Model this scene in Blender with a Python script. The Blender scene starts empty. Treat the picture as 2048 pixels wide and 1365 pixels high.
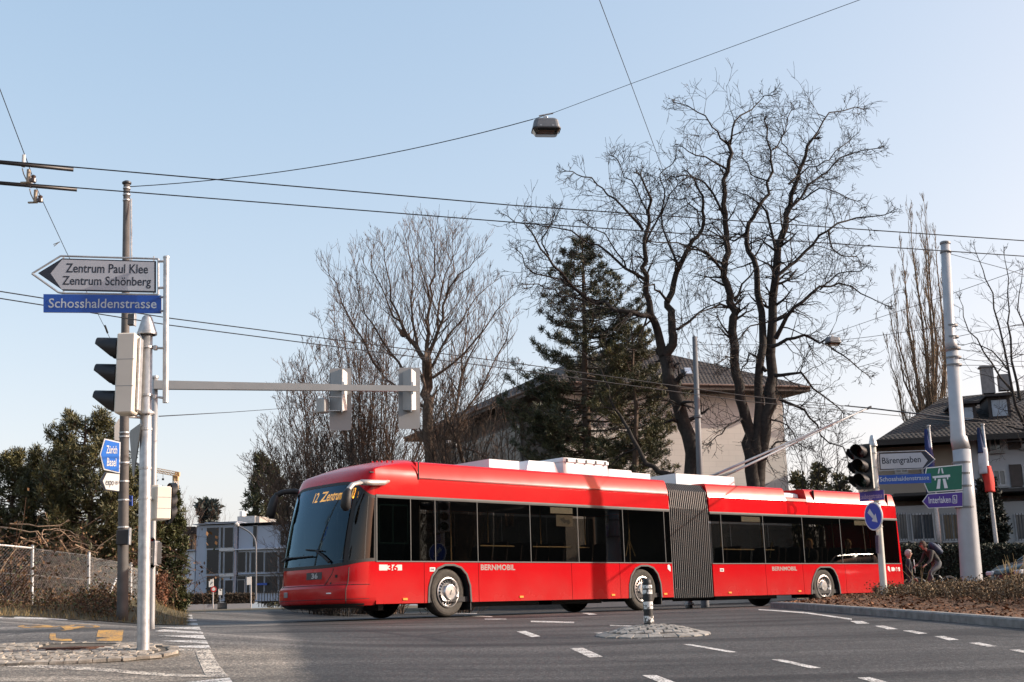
import bpy, math, random
from mathutils import Vector, Matrix
random.seed(7)
R = random.Random(11)
scn = bpy.context.scene
col = scn.collection
# ------------------------------------------------------------------ camera model
F, PITCH, ROLL, HC = 2413.0, 0.2182, 0.0286, 0.1224
def ray(px, py):
    xi = px-1024; yi = py-682.5
    c, s = math.cos(ROLL), math.sin(ROLL)
    X = c*xi-s*yi; Y = s*xi+c*yi
    cp, sp = math.cos(PITCH), math.sin(PITCH)
    return (X/F, cp+Y/F*sp, sp-Y/F*cp)
def P(px, py, d):
    r = ray(px, py); k = d/r[1]; return Vector((r[0]*k, d, HC+r[2]*k))
def PZ(px, py, z):
    r = ray(px, py); k = (z-HC)/r[2]; return Vector((r[0]*k, r[1]*k, z))
def ss(t, a, b):
    t = min(1, max(0, (t-a)/(b-a))); return t*t*(3-2*t)
def g(x, y):
    yy = max(y, -12)
    t = 24-yy
    k = .018+.012*ss(x, -5, 1)
    z = -k*(math.sqrt(t*t+3)+t)/2
    if yy < 10: z -= .0035*(10-yy)**2
    q = ss(y, 13, 21)
    z += .28*math.tanh((yy-12.4)*.214)*ss(-x, 1.2+4.8*q, 3.6+6.4*q)+.5*ss(y, 45, 100)+.12*ss(x, 11, 16)*ss(y, 26, 36)
    return z
def G(px, py):
    r = ray(px, py); y = 1.5
    while y < 120:
        k = y/r[1]; x = r[0]*k; z = HC+r[2]*k
        if z < g(x, y): break
        y += .01
    return Vector((x, y, g(x, y)))
# ------------------------------------------------------------------ materials
MATS = {}
def M(name, c, rough=.6, metal=0., var=.15, scale=6., bump=0., bscale=60., coat=0., spec=.5, island=0., c2=None):
    if name in MATS: return MATS[name]
    m = bpy.data.materials.new(name); m.use_nodes = True
    nt = m.node_tree; N = nt.nodes; L = nt.links
    b = N['Principled BSDF']
    b.inputs['Roughness'].default_value = rough; b.inputs['Metallic'].default_value = metal
    b.inputs['Coat Weight'].default_value = coat; b.inputs['Coat Roughness'].default_value = .04
    b.inputs['Specular IOR Level'].default_value = spec
    tc = N.new('ShaderNodeTexCoord')
    no = N.new('ShaderNodeTexNoise'); no.inputs['Scale'].default_value = scale; no.inputs['Detail'].default_value = 5
    L.new(tc.outputs['Object'], no.inputs['Vector'])
    mr = N.new('ShaderNodeMapRange'); mr.inputs['From Min'].default_value = .3; mr.inputs['From Max'].default_value = .7
    L.new(no.outputs['Fac'], mr.inputs['Value'])
    mx = N.new('ShaderNodeMix'); mx.data_type = 'RGBA'
    lo = [max(0, v*(1-var)) for v in c]; hi = [v*(1+var) for v in c]
    if c2: lo, hi = c, c2
    mx.inputs['A'].default_value = (*lo, 1); mx.inputs['B'].default_value = (*hi, 1)
    L.new(mr.outputs['Result'], mx.inputs['Factor'])
    out = mx.outputs['Result']
    if island:
        ge = N.new('ShaderNodeNewGeometry')
        m2 = N.new('ShaderNodeMapRange'); m2.inputs['To Min'].default_value = 1-island; m2.inputs['To Max'].default_value = 1+island
        L.new(ge.outputs['Random Per Island'], m2.inputs['Value'])
        mm = N.new('ShaderNodeMix'); mm.data_type = 'RGBA'; mm.blend_type = 'MULTIPLY'; mm.inputs['Factor'].default_value = 1
        L.new(out, mm.inputs['A']); L.new(m2.outputs['Result'], mm.inputs['B']); out = mm.outputs['Result']
    L.new(out, b.inputs['Base Color'])
    if bump:
        n2 = N.new('ShaderNodeTexNoise'); n2.inputs['Scale'].default_value = bscale; n2.inputs['Detail'].default_value = 4
        L.new(tc.outputs['Object'], n2.inputs['Vector'])
        bu = N.new('ShaderNodeBump'); bu.inputs['Strength'].default_value = bump; bu.inputs['Distance'].default_value = .01
        L.new(n2.outputs['Fac'], bu.inputs['Height']); L.new(bu.outputs['Normal'], b.inputs['Normal'])
    MATS[name] = m
    return m
def glass(name, tint, refl=1.0, rough=.01, gcol=(1, 1, 1)):
    if name in MATS: return MATS[name]
    m = bpy.data.materials.new(name); m.use_nodes = True
    nt = m.node_tree; N = nt.nodes; L = nt.links
    N.remove(N['Principled BSDF'])
    t = N.new('ShaderNodeBsdfTransparent'); t.inputs['Color'].default_value = (*tint, 1)
    gl = N.new('ShaderNodeBsdfGlossy'); gl.inputs['Roughness'].default_value = rough; gl.inputs['Color'].default_value = (*gcol, 1)
    fr = N.new('ShaderNodeFresnel'); 
    ge = N.new('ShaderNodeNewGeometry'); io = N.new('ShaderNodeMath'); io.operation = 'MULTIPLY_ADD'; io.inputs[1].default_value = 1/1.5-1.5; io.inputs[2].default_value = 1.5
    L.new(ge.outputs['Backfacing'], io.inputs[0]); L.new(io.outputs[0], fr.inputs['IOR'])
    ma = N.new('ShaderNodeMath'); ma.operation = 'MULTIPLY'; ma.inputs[1].default_value = refl
    L.new(fr.outputs[0], ma.inputs[0])
    mx = N.new('ShaderNodeMixShader'); L.new(ma.outputs[0], mx.inputs[0]); L.new(t.outputs[0], mx.inputs[1]); L.new(gl.outputs[0], mx.inputs[2])
    L.new(mx.outputs[0], N['Material Output'].inputs['Surface'])
    MATS[name] = m
    return m
def emit(name, c, s):
    if name in MATS: return MATS[name]
    m = bpy.data.materials.new(name); m.use_nodes = True
    b = m.node_tree.nodes['Principled BSDF']
    b.inputs['Base Color'].default_value = (*c, 1); b.inputs['Emission Color'].default_value = (*c, 1); b.inputs['Emission Strength'].default_value = s
    MATS[name] = m
    return m
# ------------------------------------------------------------------ mesh builder (world coordinates)
class MB:
    def __init__(s): s.v = []; s.f = []; s.m = []
    def add(s, vs, fs, mi=0):
        o = len(s.v); s.v.extend([tuple(p) for p in vs])
        for f in fs: s.f.append(tuple(i+o for i in f)); s.m.append(mi)
        return s
    def box(s, c, sx, sy, sz, u=(1, 0, 0), v=(0, 1, 0), w=(0, 0, 1), mi=0):
        c = Vector(c); u = Vector(u)*sx/2; v = Vector(v)*sy/2; w = Vector(w)*sz/2
        vs = [c+u*a+v*b+w*d for d in (-1, 1) for b in (-1, 1) for a in (-1, 1)]
        return s.add(vs, [(0, 2, 3, 1), (4, 5, 7, 6), (0, 1, 5, 4), (2, 6, 7, 3), (0, 4, 6, 2), (1, 3, 7, 5)], mi)
    def bbox(s, c, sx, sy, sz, u=(1, 0, 0), v=(0, 1, 0), w=(0, 0, 1), be=.02, mi=0):
        # box with chamfered vertical and top edges
        c = Vector(c); u = Vector(u); v = Vector(v); w = Vector(w)
        def ring(ax, ay, h, b):
            q = [(-ax, -ay+b), (-ax+b, -ay), (ax-b, -ay), (ax, -ay+b), (ax, ay-b), (ax-b, ay), (-ax+b, ay), (-ax, ay-b)]
            return [c+u*x+v*y+w*h for x, y in q]
        X, Y, Z = sx/2, sy/2, sz/2
        rings = [ring(X-be, Y-be, -Z, be*.6), ring(X, Y, -Z+be, be), ring(X, Y, Z-be, be), ring(X-be, Y-be, Z, be*.6)]
        return s.loft(rings, mi=mi)
    def loft(s, rings, closed=True, caps=True, mi=0):
        n = len(rings[0]); vs = [p for r in rings for p in r]; fs = []
        for i in range(len(rings)-1):
            for j in range(n if closed else n-1):
                a = i*n+j; b = i*n+(j+1) % n
                fs.append((a, b, b+n, a+n))
        if caps and closed:
            fs.append(tuple(reversed(range(n)))); fs.append(tuple((len(rings)-1)*n+j for j in range(n)))
        return s.add(vs, fs, mi)
    def tube(s, pts, rad, n=6, caps=True, mi=0):
        pts = [Vector(p) for p in pts]
        if not hasattr(rad, '__len__'): rad = [rad]*len(pts)
        rings = []; prev = None
        for i, p in enumerate(pts):
            d = (pts[min(i+1, len(pts)-1)]-pts[max(i-1, 0)])
            if d.length < 1e-9: d = Vector((0, 0, 1))
            d.normalize()
            if prev is None:
                a = Vector((0, 0, 1)) if abs(d.z) < .9 else Vector((1, 0, 0))
                x = d.cross(a).normalized()
            else:
                x = prev-d*prev.dot(d)
                if x.length < 1e-6: x = d.orthogonal()
                x.normalize()
            prev = x; y = d.cross(x)
            rings.append([p+(x*math.cos(2*math.pi*k/n)+y*math.sin(2*math.pi*k/n))*rad[i] for k in range(n)])
        return s.loft(rings, True, caps, mi)
    def lathe(s, o, axis, prof, n=24, mi=0, mis=None):
        # prof: list of (radius, height along the axis)
        axis = Vector(axis).normalized(); x = axis.orthogonal().normalized(); y = axis.cross(x); o = Vector(o)
        for i in range(len(prof)-1):
            (r0, h0), (r1, h1) = prof[i], prof[i+1]
            A = [o+axis*h0+(x*math.cos(2*math.pi*k/n)+y*math.sin(2*math.pi*k/n))*r0 for k in range(n)]
            B = [o+axis*h1+(x*math.cos(2*math.pi*k/n)+y*math.sin(2*math.pi*k/n))*r1 for k in range(n)]
            s.add(A+B, [(k, (k+1) % n, n+(k+1) % n, n+k) for k in range(n)], mis[i] if mis else mi)
        return s
    def plate(s, pts, nrm, th, mi=0, mib=None):
        # flat polygon (3D points, counter-clockwise seen along -nrm) with thickness th behind it
        nrm = Vector(nrm).normalized(); n = len(pts)
        A = [Vector(p) for p in pts]; B = [p-nrm*th for p in A]
        s.add(A, [tuple(range(n))], mi)
        s.add(A+B, [tuple(reversed(range(n, 2*n)))]+[((j+1) % n, j, n+j, n+(j+1) % n) for j in range(n)], mi if mib is None else mib)
        return s
    def build(s, name, mats, parent=None, origin=None, smooth=False, merge=False):
        root = parent
        while root is not None and root.parent is not None: root = root.parent
        o = Vector(root.location) if root is not None else Vector(origin if origin is not None else (0, 0, 0))
        me = bpy.data.meshes.new(name)
        me.from_pydata([(p[0]-o[0], p[1]-o[1], p[2]-o[2]) for p in s.v], [], s.f)
        if not isinstance(mats, (list, tuple)): mats = [mats]
        for m in mats: me.materials.append(m)
        if len(mats) > 1: me.polygons.foreach_set('material_index', s.m)
        if smooth: me.polygons.foreach_set('use_smooth', [True]*len(s.f))
        if merge:
            import bmesh
            bm = bmesh.new(); bm.from_mesh(me); bmesh.ops.remove_doubles(bm, verts=bm.verts, dist=1e-4)
            if smooth:
                for e in bm.edges:
                    if len(e.link_faces) == 2 and e.calc_face_angle(0) > .6: e.smooth = False
            bm.to_mesh(me); bm.free()
        me.update()
        ob = bpy.data.objects.new(name, me); col.objects.link(ob)
        if parent is not None: ob.parent = parent
        else: ob.location = o
        return ob
def build_each(mb, name, mats, parent, smooth=False):
    # one object per connected piece
    par = {}
    def find(a):
        while par[a] != a: par[a] = par[par[a]]; a = par[a]
        return a
    key = [tuple(round(c, 5) for c in v) for v in mb.v]
    for k in key: par.setdefault(k, k)
    for f in mb.f:
        r = find(key[f[0]])
        for i in f[1:]: par[find(key[i])] = r
    groups = {}
    for fi, f in enumerate(mb.f): groups.setdefault(find(key[f[0]]), []).append(fi)
    out = []
    for fs in groups.values():
        q = MB(); mp = {}
        for fi in fs:
            nf = []
            for i in mb.f[fi]:
                if i not in mp: mp[i] = len(q.v); q.v.append(mb.v[i])
                nf.append(mp[i])
            q.f.append(tuple(nf)); q.m.append(mb.m[fi])
        out.append(q.build(name, mats, parent, smooth=smooth))
    return out
def tag(o, label=None, cat=None, group=None, kind=None):
    if label: o['label'] = label
    if cat: o['category'] = cat
    if group: o['group'] = group
    if kind: o['kind'] = kind
    return o
def thing(name, label, cat, loc, group=None):
    o = bpy.data.objects.new(name, None); col.objects.link(o); o.location = loc; o.empty_display_size = .2
    return tag(o, label, cat, group)
def copy_tree(o, parent=None):
    c = o.copy(); col.objects.link(c)
    if parent is not None: c.parent = parent
    for ch in [q for q in bpy.data.objects if q.parent == o]: copy_tree(ch, c)
    return c
# ------------------------------------------------------------------ flat frames, signs and lettering
class Frame:
    def __init__(s, o, yaw=0.):
        s.o = Vector(o); s.u = Vector((math.cos(yaw), math.sin(yaw), 0)); s.v = Vector((0, 0, 1)); s.n = Vector((math.sin(yaw), -math.cos(yaw), 0))
    def px(s, x, y):
        r = Vector(ray(x, y)); c = Vector((0, 0, HC)); k = (s.o-c).dot(s.n)/r.dot(s.n); return c+r*k
    def uv(s, x, y):
        d = s.px(x, y)-s.o; return d.dot(s.u), d.dot(s.v)
    def pt(s, a, b, off=0.): return s.o+s.u*a+s.v*b+s.n*off
_tc = {}
def text_data(body, bold=0.):
    k = (body, bold)
    if k in _tc: return _tc[k]
    cu = bpy.data.curves.new('t', 'FONT'); cu.body = body; cu.size = 1; cu.offset = bold; cu.resolution_u = 3; cu.fill_mode = 'FRONT' if hasattr(cu, 'fill_mode') else None
    ob = bpy.data.objects.new('t', cu); col.objects.link(ob)
    dg = bpy.context.evaluated_depsgraph_get(); dg.update()
    me = bpy.data.meshes.new_from_object(ob.evaluated_get(dg))
    vs = [(v.co.x, v.co.y) for v in me.vertices]; fs = [tuple(p.vertices) for p in me.polygons]
    bpy.data.objects.remove(ob); bpy.data.curves.remove(cu); bpy.data.meshes.remove(me)
    _tc[k] = (vs, fs); return vs, fs
CAP = None
def text_uv(mb, body, fn, u0, u1, v0, vcap, bold=.01, mi=0):
    """lettering laid through fn(u, v) -> 3D; u0..u1 width, v0 baseline, vcap top of capitals"""
    vs, fs = text_data(body, bold); hv, _ = text_data('H', bold)
    cap = max(v[1] for v in hv); base = min(v[1] for v in hv)
    x0 = min(v[0] for v in vs); x1 = max(v[0] for v in vs)
    pts = [fn(u0+(x-x0)/(x1-x0)*(u1-u0), v0+(y-base)/(cap-base)*(vcap-v0)) for x, y in vs]
    # keep the facing of the letters towards the viewer
    mb.add(pts, fs, mi)
def text_px(mb, fr, body, x0, yb, x1, yc, off=.004, bold=.01, mi=0):
    u0, v0 = fr.uv(x0, yb); u1, _ = fr.uv(x1, yb); _, vc = fr.uv(x0, yc)
    text_uv(mb, body, lambda a, b: fr.pt(a, b, off), u0, u1, v0, vc, bold, mi)
def poly_px(mb, fr, pts, off=0., th=.003, mi=0, mib=None):
    q = [fr.pt(*fr.uv(x, y), off) for x, y in pts]
    # order counter-clockwise as seen from the front
    a = sum((fr.uv(*pts[i])[0]*fr.uv(*pts[(i+1) % len(pts)])[1]-fr.uv(*pts[(i+1) % len(pts)])[0]*fr.uv(*pts[i])[1]) for i in range(len(pts)))
    if a < 0: q.reverse()
    mb.plate(q, fr.n, th, mi, mib)
# ================================================================== materials in use
GALV = M('galvanised_steel', (.42, .43, .44), .42, .55, .22, 14, .15, 150)
GREYP = M('grey_painted_steel', (.30, .31, .32), .5, .2, .08, 3)
WHITE = M('white_paint', (.75, .75, .72), .5, 0, .05, 4)
SIGNW = M('sign_white', (.70, .72, .74), .45, 0, .05, 4)
BLACK = M('black_plastic', (.012, .012, .014), .45, 0, .2, 8)
DARKM = M('dark_metal', (.05, .052, .055), .5, .4, .2, 8)
BLUE = M('sign_blue', (.012, .07, .36), .4, 0, .08, 4)
BLUEL = M('sign_bright_blue', (.015, .16, .62), .4, 0, .06, 4)
LETW = M('letter_white', (.62, .66, .72), .5, 0, .02)
LETB = M('letter_black', (.012, .016, .03), .5, 0, .02)
WIREM = M('wire_dark', (.02, .021, .024), .5, .3, .1)
BARK_D = M('bark_dark', (.022, .017, .014), .9, 0, .45, 9, .6, 25)
BARK_B = M('bark_brown', (.075, .05, .035), .9, 0, .35, 8, .4, 30)
BARK_P = M('bark_pale', (.13, .095, .062), .9, 0, .35, 8, .4, 30)
NEEDLE = M('pine_needles', (.022, .034, .016), .6, 0, .3, 1.2, island=.55, c2=(.07, .07, .026))
NEEDLE2 = M('pine_needles_left', (.022, .032, .014), .6, 0, .3, .9, island=.6, c2=(.12, .105, .034))
THUJA = M('thuja_leaves', (.03, .045, .014), .6, 0, .3, 1.0, island=.6, c2=(.085, .085, .025))
BROWNLEAF = M('dry_leaves', (.10, .05, .022), .8, 0, .3, 2.5, island=.6, c2=(.17, .085, .035))

def road_material():
    m = bpy.data.materials.new('asphalt'); m.use_nodes = True
    nt = m.node_tree; N = nt.nodes; L = nt.links; b = N['Principled BSDF']
    b.inputs['Roughness'].default_value = .7; b.inputs['Specular IOR Level'].default_value = .35
    tc = N.new('ShaderNodeTexCoord'); co = tc.outputs['Object']
    def noise(s, d=4, vec=None):
        n = N.new('ShaderNodeTexNoise'); n.inputs['Scale'].default_value = s; n.inputs['Detail'].default_value = d; L.new(vec or co, n.inputs['Vector']); return n.outputs['Fac']
    def mr(v, a, b_, c, d):
        n = N.new('ShaderNodeMapRange'); L.new(v, n.inputs['Value'])
        for k, x in zip(('From Min', 'From Max', 'To Min', 'To Max'), (a, b_, c, d)): n.inputs[k].default_value = x
        return n.outputs['Result']
    def mul(a, c):
        n = N.new('ShaderNodeMath'); n.operation = 'MULTIPLY'; L.new(a, n.inputs[0])
        if isinstance(c, float): n.inputs[1].default_value = c
        else: L.new(c, n.inputs[1])
        return n.outputs[0]
    def mix(f, a, c):
        n = N.new('ShaderNodeMix'); n.data_type = 'RGBA'; L.new(f, n.inputs['Factor'])
        for k, x in (('A', a), ('B', c)):
            if isinstance(x, tuple): n.inputs[k].default_value = (*x, 1)
            else: L.new(x, n.inputs[k])
        return n.outputs['Result']
    sx = N.new('ShaderNodeSeparateXYZ'); L.new(co, sx.inputs[0])
    # older pale surfacing left of a joint that runs away from the viewer: x < -1.75 + wobble
    wob = noise(.9, 3)
    e = N.new('ShaderNodeMath'); e.operation = 'MULTIPLY_ADD'; L.new(wob, e.inputs[0]); e.inputs[1].default_value = .5; L.new(sx.outputs['X'], e.inputs[2])
    ja, jb = G(545, 1238), G(613, 1365); jm = (jb.x-ja.x)/(jb.y-ja.y)
    sl = N.new('ShaderNodeMath'); sl.operation = 'MULTIPLY_ADD'; L.new(sx.outputs['Y'], sl.inputs[0]); sl.inputs[1].default_value = -jm; L.new(e.outputs[0], sl.inputs[2])
    j0 = ja.x-jm*ja.y+.25
    old = mr(sl.outputs[0], j0-.14, j0+.14, 1, 0)
    tone = mr(noise(.35, 6), .3, .7, .6, 1.4)
    fine = mr(noise(26, 7), .32, .68, .45, 1.6)
    speck = N.new('ShaderNodeTexVoronoi'); speck.inputs['Scale'].default_value = 48; L.new(co, speck.inputs['Vector'])
    spc = mr(speck.outputs['Distance'], .08, .5, 1.9, .6)
    yn = N.new('ShaderNodeMath'); yn.operation = 'MULTIPLY_ADD'; L.new(wob, yn.inputs[0]); yn.inputs[1].default_value = .8; L.new(sx.outputs['Y'], yn.inputs[2])
    older = mix(mr(yn.outputs[0], 13.2, 13.9, 0, 1), (.225, .20, .165), (.155, .145, .131))
    base = mix(old, (.055, .054, .052), older)
    fac = mul(mul(tone, fine), spc)
    # streaky tyre tracks curving along the lane
    mp = N.new('ShaderNodeMapping'); mp.inputs['Rotation'].default_value = (0, 0, -.55); mp.inputs['Scale'].default_value = (.12, 1.5, 1); L.new(co, mp.inputs['Vector'])
    trk = mr(noise(1.0, 5, mp.outputs[0]), .36, .64, .5, 1.5)
    fac = mul(fac, trk)
    vm = N.new('ShaderNodeVectorMath'); vm.operation = 'SCALE'; L.new(base, vm.inputs[0]); L.new(fac, vm.inputs['Scale'])
    # tar-sealed cracks
    cr = N.new('ShaderNodeTexVoronoi'); cr.feature = 'DISTANCE_TO_EDGE'; cr.inputs['Scale'].default_value = .28
    ad = N.new('ShaderNodeMix'); ad.data_type = 'RGBA'; ad.inputs['Factor'].default_value = .12; L.new(co, ad.inputs['A'])
    nz = N.new('ShaderNodeTexNoise'); nz.inputs['Scale'].default_value = 1.6; nz.inputs['Detail'].default_value = 5; L.new(co, nz.inputs['Vector']); L.new(nz.outputs['Color'], ad.inputs['B'])
    L.new(ad.outputs['Result'], cr.inputs['Vector'])
    ck = mr(cr.outputs['Distance'], .004, .014, 1, 0)
    ck = mul(ck, mr(noise(.22, 2), .46, .54, 0, .7))
    fin = mix(ck, vm.outputs[0], (.012, .012, .013))
    L.new(fin, b.inputs['Base Color'])
    bu = N.new('ShaderNodeBump'); bu.inputs['Strength'].default_value = .8; bu.inputs['Distance'].default_value = .008
    L.new(noise(45, 4), bu.inputs['Height']); L.new(bu.outputs['Normal'], b.inputs['Normal'])
    return m
ROADM = road_material()
SOIL = M('soil_grass', (.045, .04, .02), .95, 0, .4, 1.5, .5, 30, c2=(.11, .085, .045))
def paint_material(name, c, wear, sc=55):
    m = bpy.data.materials.new(name); m.use_nodes = True
    nt = m.node_tree; N = nt.nodes; L = nt.links; b = N['Principled BSDF']; b.inputs['Roughness'].default_value = .7
    tc = N.new('ShaderNodeTexCoord')
    v = N.new('ShaderNodeTexVoronoi'); v.inputs['Scale'].default_value = sc; L.new(tc.outputs['Object'], v.inputs['Vector'])
    n = N.new('ShaderNodeTexNoise'); n.inputs['Scale'].default_value = 5; n.inputs['Detail'].default_value = 6; L.new(tc.outputs['Object'], n.inputs['Vector'])
    a = N.new('ShaderNodeMath'); a.operation = 'ADD'; L.new(v.outputs['Distance'], a.inputs[0]); L.new(n.outputs['Fac'], a.inputs[1])
    r = N.new('ShaderNodeMapRange'); L.new(a.outputs[0], r.inputs['Value']); r.inputs['From Min'].default_value = 1.25-wear; r.inputs['From Max'].default_value = 1.4-wear
    mx = N.new('ShaderNodeMix'); mx.data_type = 'RGBA'; L.new(r.outputs['Result'], mx.inputs['Factor'])
    mx.inputs['A'].default_value = (*c, 1); mx.inputs['B'].default_value = (.11, .1, .09, 1)
    L.new(mx.outputs['Result'], b.inputs['Base Color'])
    return m
MARK = paint_material('road_paint_white', (.62, .61, .58), .22)
MARKG = paint_material('road_paint_gritty', (.66, .60, .50), .32, 45)
MARKY = paint_material('road_paint_yellow', (.55, .30, .055), .22)

def sheet(name, xs, ys, hf, mat, keep=None):
    mb = MB(); nx = len(xs)
    mb.v = [(x, y, hf(x, y)) for y in ys for x in xs]
    for j in range(len(ys)-1):
        for i in range(nx-1):
            if keep and not keep((xs[i]+xs[i+1])/2, (ys[j]+ys[j+1])/2): continue
            mb.f.append((j*nx+i, j*nx+i+1, (j+1)*nx+i+1, (j+1)*nx+i)); mb.m.append(0)
    o = mb.build(name, mat, smooth=True); tag(o, kind='structure'); return o
def rng(a, b, n): return [a+(b-a)*i/n for i in range(n+1)]
far_x = [-1500, -700, -300, -150]+rng(-100, 100, 50)+[150, 300, 700, 1500]
far_y = [-1500, -500, -150, -60]+rng(-30, 140, 60)+[160, 200, 300, 600, 1500]
def far_h(x, y):
    z = g(max(-90, min(90, x)), min(y, 150))-.35
    if y > 40: z += .29*ss(y, 40, 60)
    z += .29*ss(abs(x), 44, 60) if y <= 40 else 0
    return z
sheet('ground', far_x, far_y, far_h, SOIL)
sheet('road', rng(-45, 45, 225), rng(-10, 62, 180), g, ROADM)

# markings draped on the road
def drape(mb, pts, lift=.0028, mi=0, step=.35, px=True):
    q = [G(x, y) if px else Vector((x, y, 0)) for x, y in pts]
    from mathutils.geometry import delaunay_2d_cdt
    ring = []
    for i in range(len(q)):
        a, b = q[i], q[(i+1) % len(q)]; n = max(1, int((b-a).length/step))
        for k in range(n): ring.append(((a+(b-a)*k/n).x, (a+(b-a)*k/n).y))
    x0 = min(p[0] for p in ring); x1 = max(p[0] for p in ring); y0 = min(p[1] for p in ring); y1 = max(p[1] for p in ring)
    r = delaunay_2d_cdt([Vector(p) for p in ring], [], [list(range(len(ring)))], 1, 1e-5)
    vs = [(v.x, v.y, g(v.x, v.y)+lift) for v in r[0]]
    fs = []
    for f in r[2]:
        A = sum(vs[f[i]][0]*vs[f[(i+1) % len(f)]][1]-vs[f[(i+1) % len(f)]][0]*vs[f[i]][1] for i in range(len(f)))
        fs.append(tuple(f) if A > 0 else tuple(reversed(f)))
    mb.add(vs, fs, mi)
def c3(l): return [(x/4.096, 1060+y/4.096) for x, y in l]
def c8(l): return [(1000+x/1.954, 1080+y/1.954) for x, y in l]
wm = MB()
for q in ([(-400, 722), (552, 733), (552, 742), (-400, 732)], [(1055, 733), (1610, 737), (1612, 747), (1055, 742)],
          [(1485, 697), (1572, 697), (1576, 712), (1480, 712)], [(1467, 717), (1575, 718), (1580, 731), (1467, 730)],
          [(1280, 768), (1615, 765), (1624, 782)], [(1285, 797), (1632, 795), (1647, 821)], [(1268, 834), (1648, 832), (1664, 853)],
          [(1283, 870), (1667, 866), (1684, 896)], [(1310, 911), (1690, 906), (1706, 938)], [(1318, 957), (1710, 946), (1727, 976)],
          [(1540, 1249), (1880, 1214), (1912, 1262), (1400, 1275)]): drape(wm, c3(q))
gm = MB()
for q in ([(1595, 985), (1720, 985), (1870, 1205), (1690, 1205)], [(-300, 1085), (0, 1095), (900, 1140), (1690, 1192), (1850, 1190), (1850, 1210), (1640, 1212), (900, 1166), (0, 1124), (-300, 1112)],
          [(-300, 952), (0, 960), (900, 968), (1600, 982), (1600, 995), (900, 984), (0, 975), (-300, 968)]): drape(gm, c3(q))
for q in ([(65, 359), (100, 357), (158, 378), (123, 381)], [(273, 425), (325, 423), (402, 458), (350, 461)], [(555, 531), (610, 530), (690, 560), (635, 564)],
          [(120, 317), (290, 321), (290, 326), (120, 322)], [(315, 287), (345, 286), (380, 292), (350, 294)], [(368, 365), (395, 363), (570, 384), (545, 387)],
          [(712, 409), (740, 408), (930, 440), (900, 442)], [(1060, 469), (1100, 468), (1255, 502), (1215, 504)], [(1395, 540), (1445, 538), (1530, 562), (1480, 566)],
          [(1368, 318), (1415, 318), (1445, 328), (1395, 329)], [(1462, 337), (1500, 336), (1557, 350), (1515, 351)], [(1573, 356), (1610, 355), (1672, 367), (1635, 369)],
          [(1697, 378), (1735, 377), (1795, 392), (1755, 394)], [(1830, 404), (1870, 402), (1945, 417), (1905, 419)], [(1990, 431), (2030, 430), (2110, 446), (2070, 449)],
          [(1010, 272), (1200, 284), (1375, 309), (1375, 314), (1200, 289), (1010, 275)], [(430, 334), (600, 339), (600, 342), (430, 337)], [(-60, 309), (25, 309), (25, 312), (-60, 312)],
          [(-140, 296), (-30, 300), (-30, 303), (-140, 299)], [(-200, 284), (-90, 287), (-90, 290), (-200, 287)]): drape(wm, c8(q))
tag(wm.build('road_markings', MARK), kind='structure')
tag(gm.build('worn_road_markings', MARKG), kind='structure')
ym = MB()
for q in ([(805, 823), (1012, 823), (1000, 913), (787, 913), (790, 897), (905, 888), (790, 879)], [(408, 852), (458, 850), (455, 885), (500, 897), (585, 896), (592, 912), (500, 912), (420, 905), (402, 890)]): drape(ym, c3(q))
def stroke(pts, w):
    q = [G(*p) for p in c3(pts)]
    for a, b in zip(q, q[1:]):
        d = (b-a); d.z = 0; n = Vector((-d.y, d.x, 0)).normalized()*w/2
        drape(ym, [((a+n).x, (a+n).y), ((a-n).x, (a-n).y), ((b-n).x, (b-n).y), ((b+n).x, (b+n).y)], px=False)
for cx, cy, rx, ry in ((272, 792, 106, 11), (672, 792, 128, 13)):
    stroke([(cx+rx*math.cos(t/14*2*math.pi), cy+ry*math.sin(t/14*2*math.pi)) for t in range(15)], .07)
stroke([(272, 792), (420, 800), (520, 788), (600, 812), (672, 792)], .10)
stroke([(420, 800), (360, 783), (300, 782)], .10); stroke([(520, 788), (570, 820), (510, 826)], .10)
tag(ym.build('bike_lane_markings', MARKY), kind='structure')

# ------------------------------------------------------------------ kerbed planting bed on the right
KERB = M('kerb_granite', (.20, .195, .185), .8, 0, .3, 7, .4, 60)
kb_px = [(1541, 1215.9), (1560, 1217), (1630, 1222), (1700, 1228), (1775, 1234), (1850, 1240), (1950, 1249), (2048, 1258), (2300, 1283)]
kf = [G(*p) for p in kb_px]
back = [Vector((34, 33, 0)), Vector((20, 33.5, 0)), Vector((14, 32.3, 0)), Vector((10, 30, 0)), Vector((7.3, 28.1, 0)), Vector((6.0, 26.9, 0)), Vector((5.5, 26.3, 0))]
loop = kf+back
def inset(lp, d):
    out = []; n = len(lp); A = sum(lp[i].x*lp[(i+1) % n].y-lp[(i+1) % n].x*lp[i].y for i in range(n)); sg = 1 if A > 0 else -1
    for i in range(n):
        a, b, c = lp[i-1], lp[i], lp[(i+1) % n]
        n1 = Vector((-(b-a).y, (b-a).x)).normalized()*sg; n2 = Vector((-(c-b).y, (c-b).x)).normalized()*sg
        m = (n1+n2); m.normalize(); k = d/max(.4, m.dot(n1))
        out.append(Vector((b.x+m.x*k, b.y+m.y*k, 0)))
    return out
dense = []
for i in range(len(loop)):
    a, b = loop[i], loop[(i+1) % len(loop)]; n = max(1, int((b-a).length/.9))
    for k in range(n): dense.append(a+(b-a)*k/n)
ins = inset(dense, .15)
kb = MB(); nK = len(dense)
r0 = [Vector((p.x, p.y, g(p.x, p.y)-.02)) for p in dense]; r1 = [Vector((p.x, p.y, g(p.x, p.y)+.095)) for p in dense]
i2 = inset(dense, .02)
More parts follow.
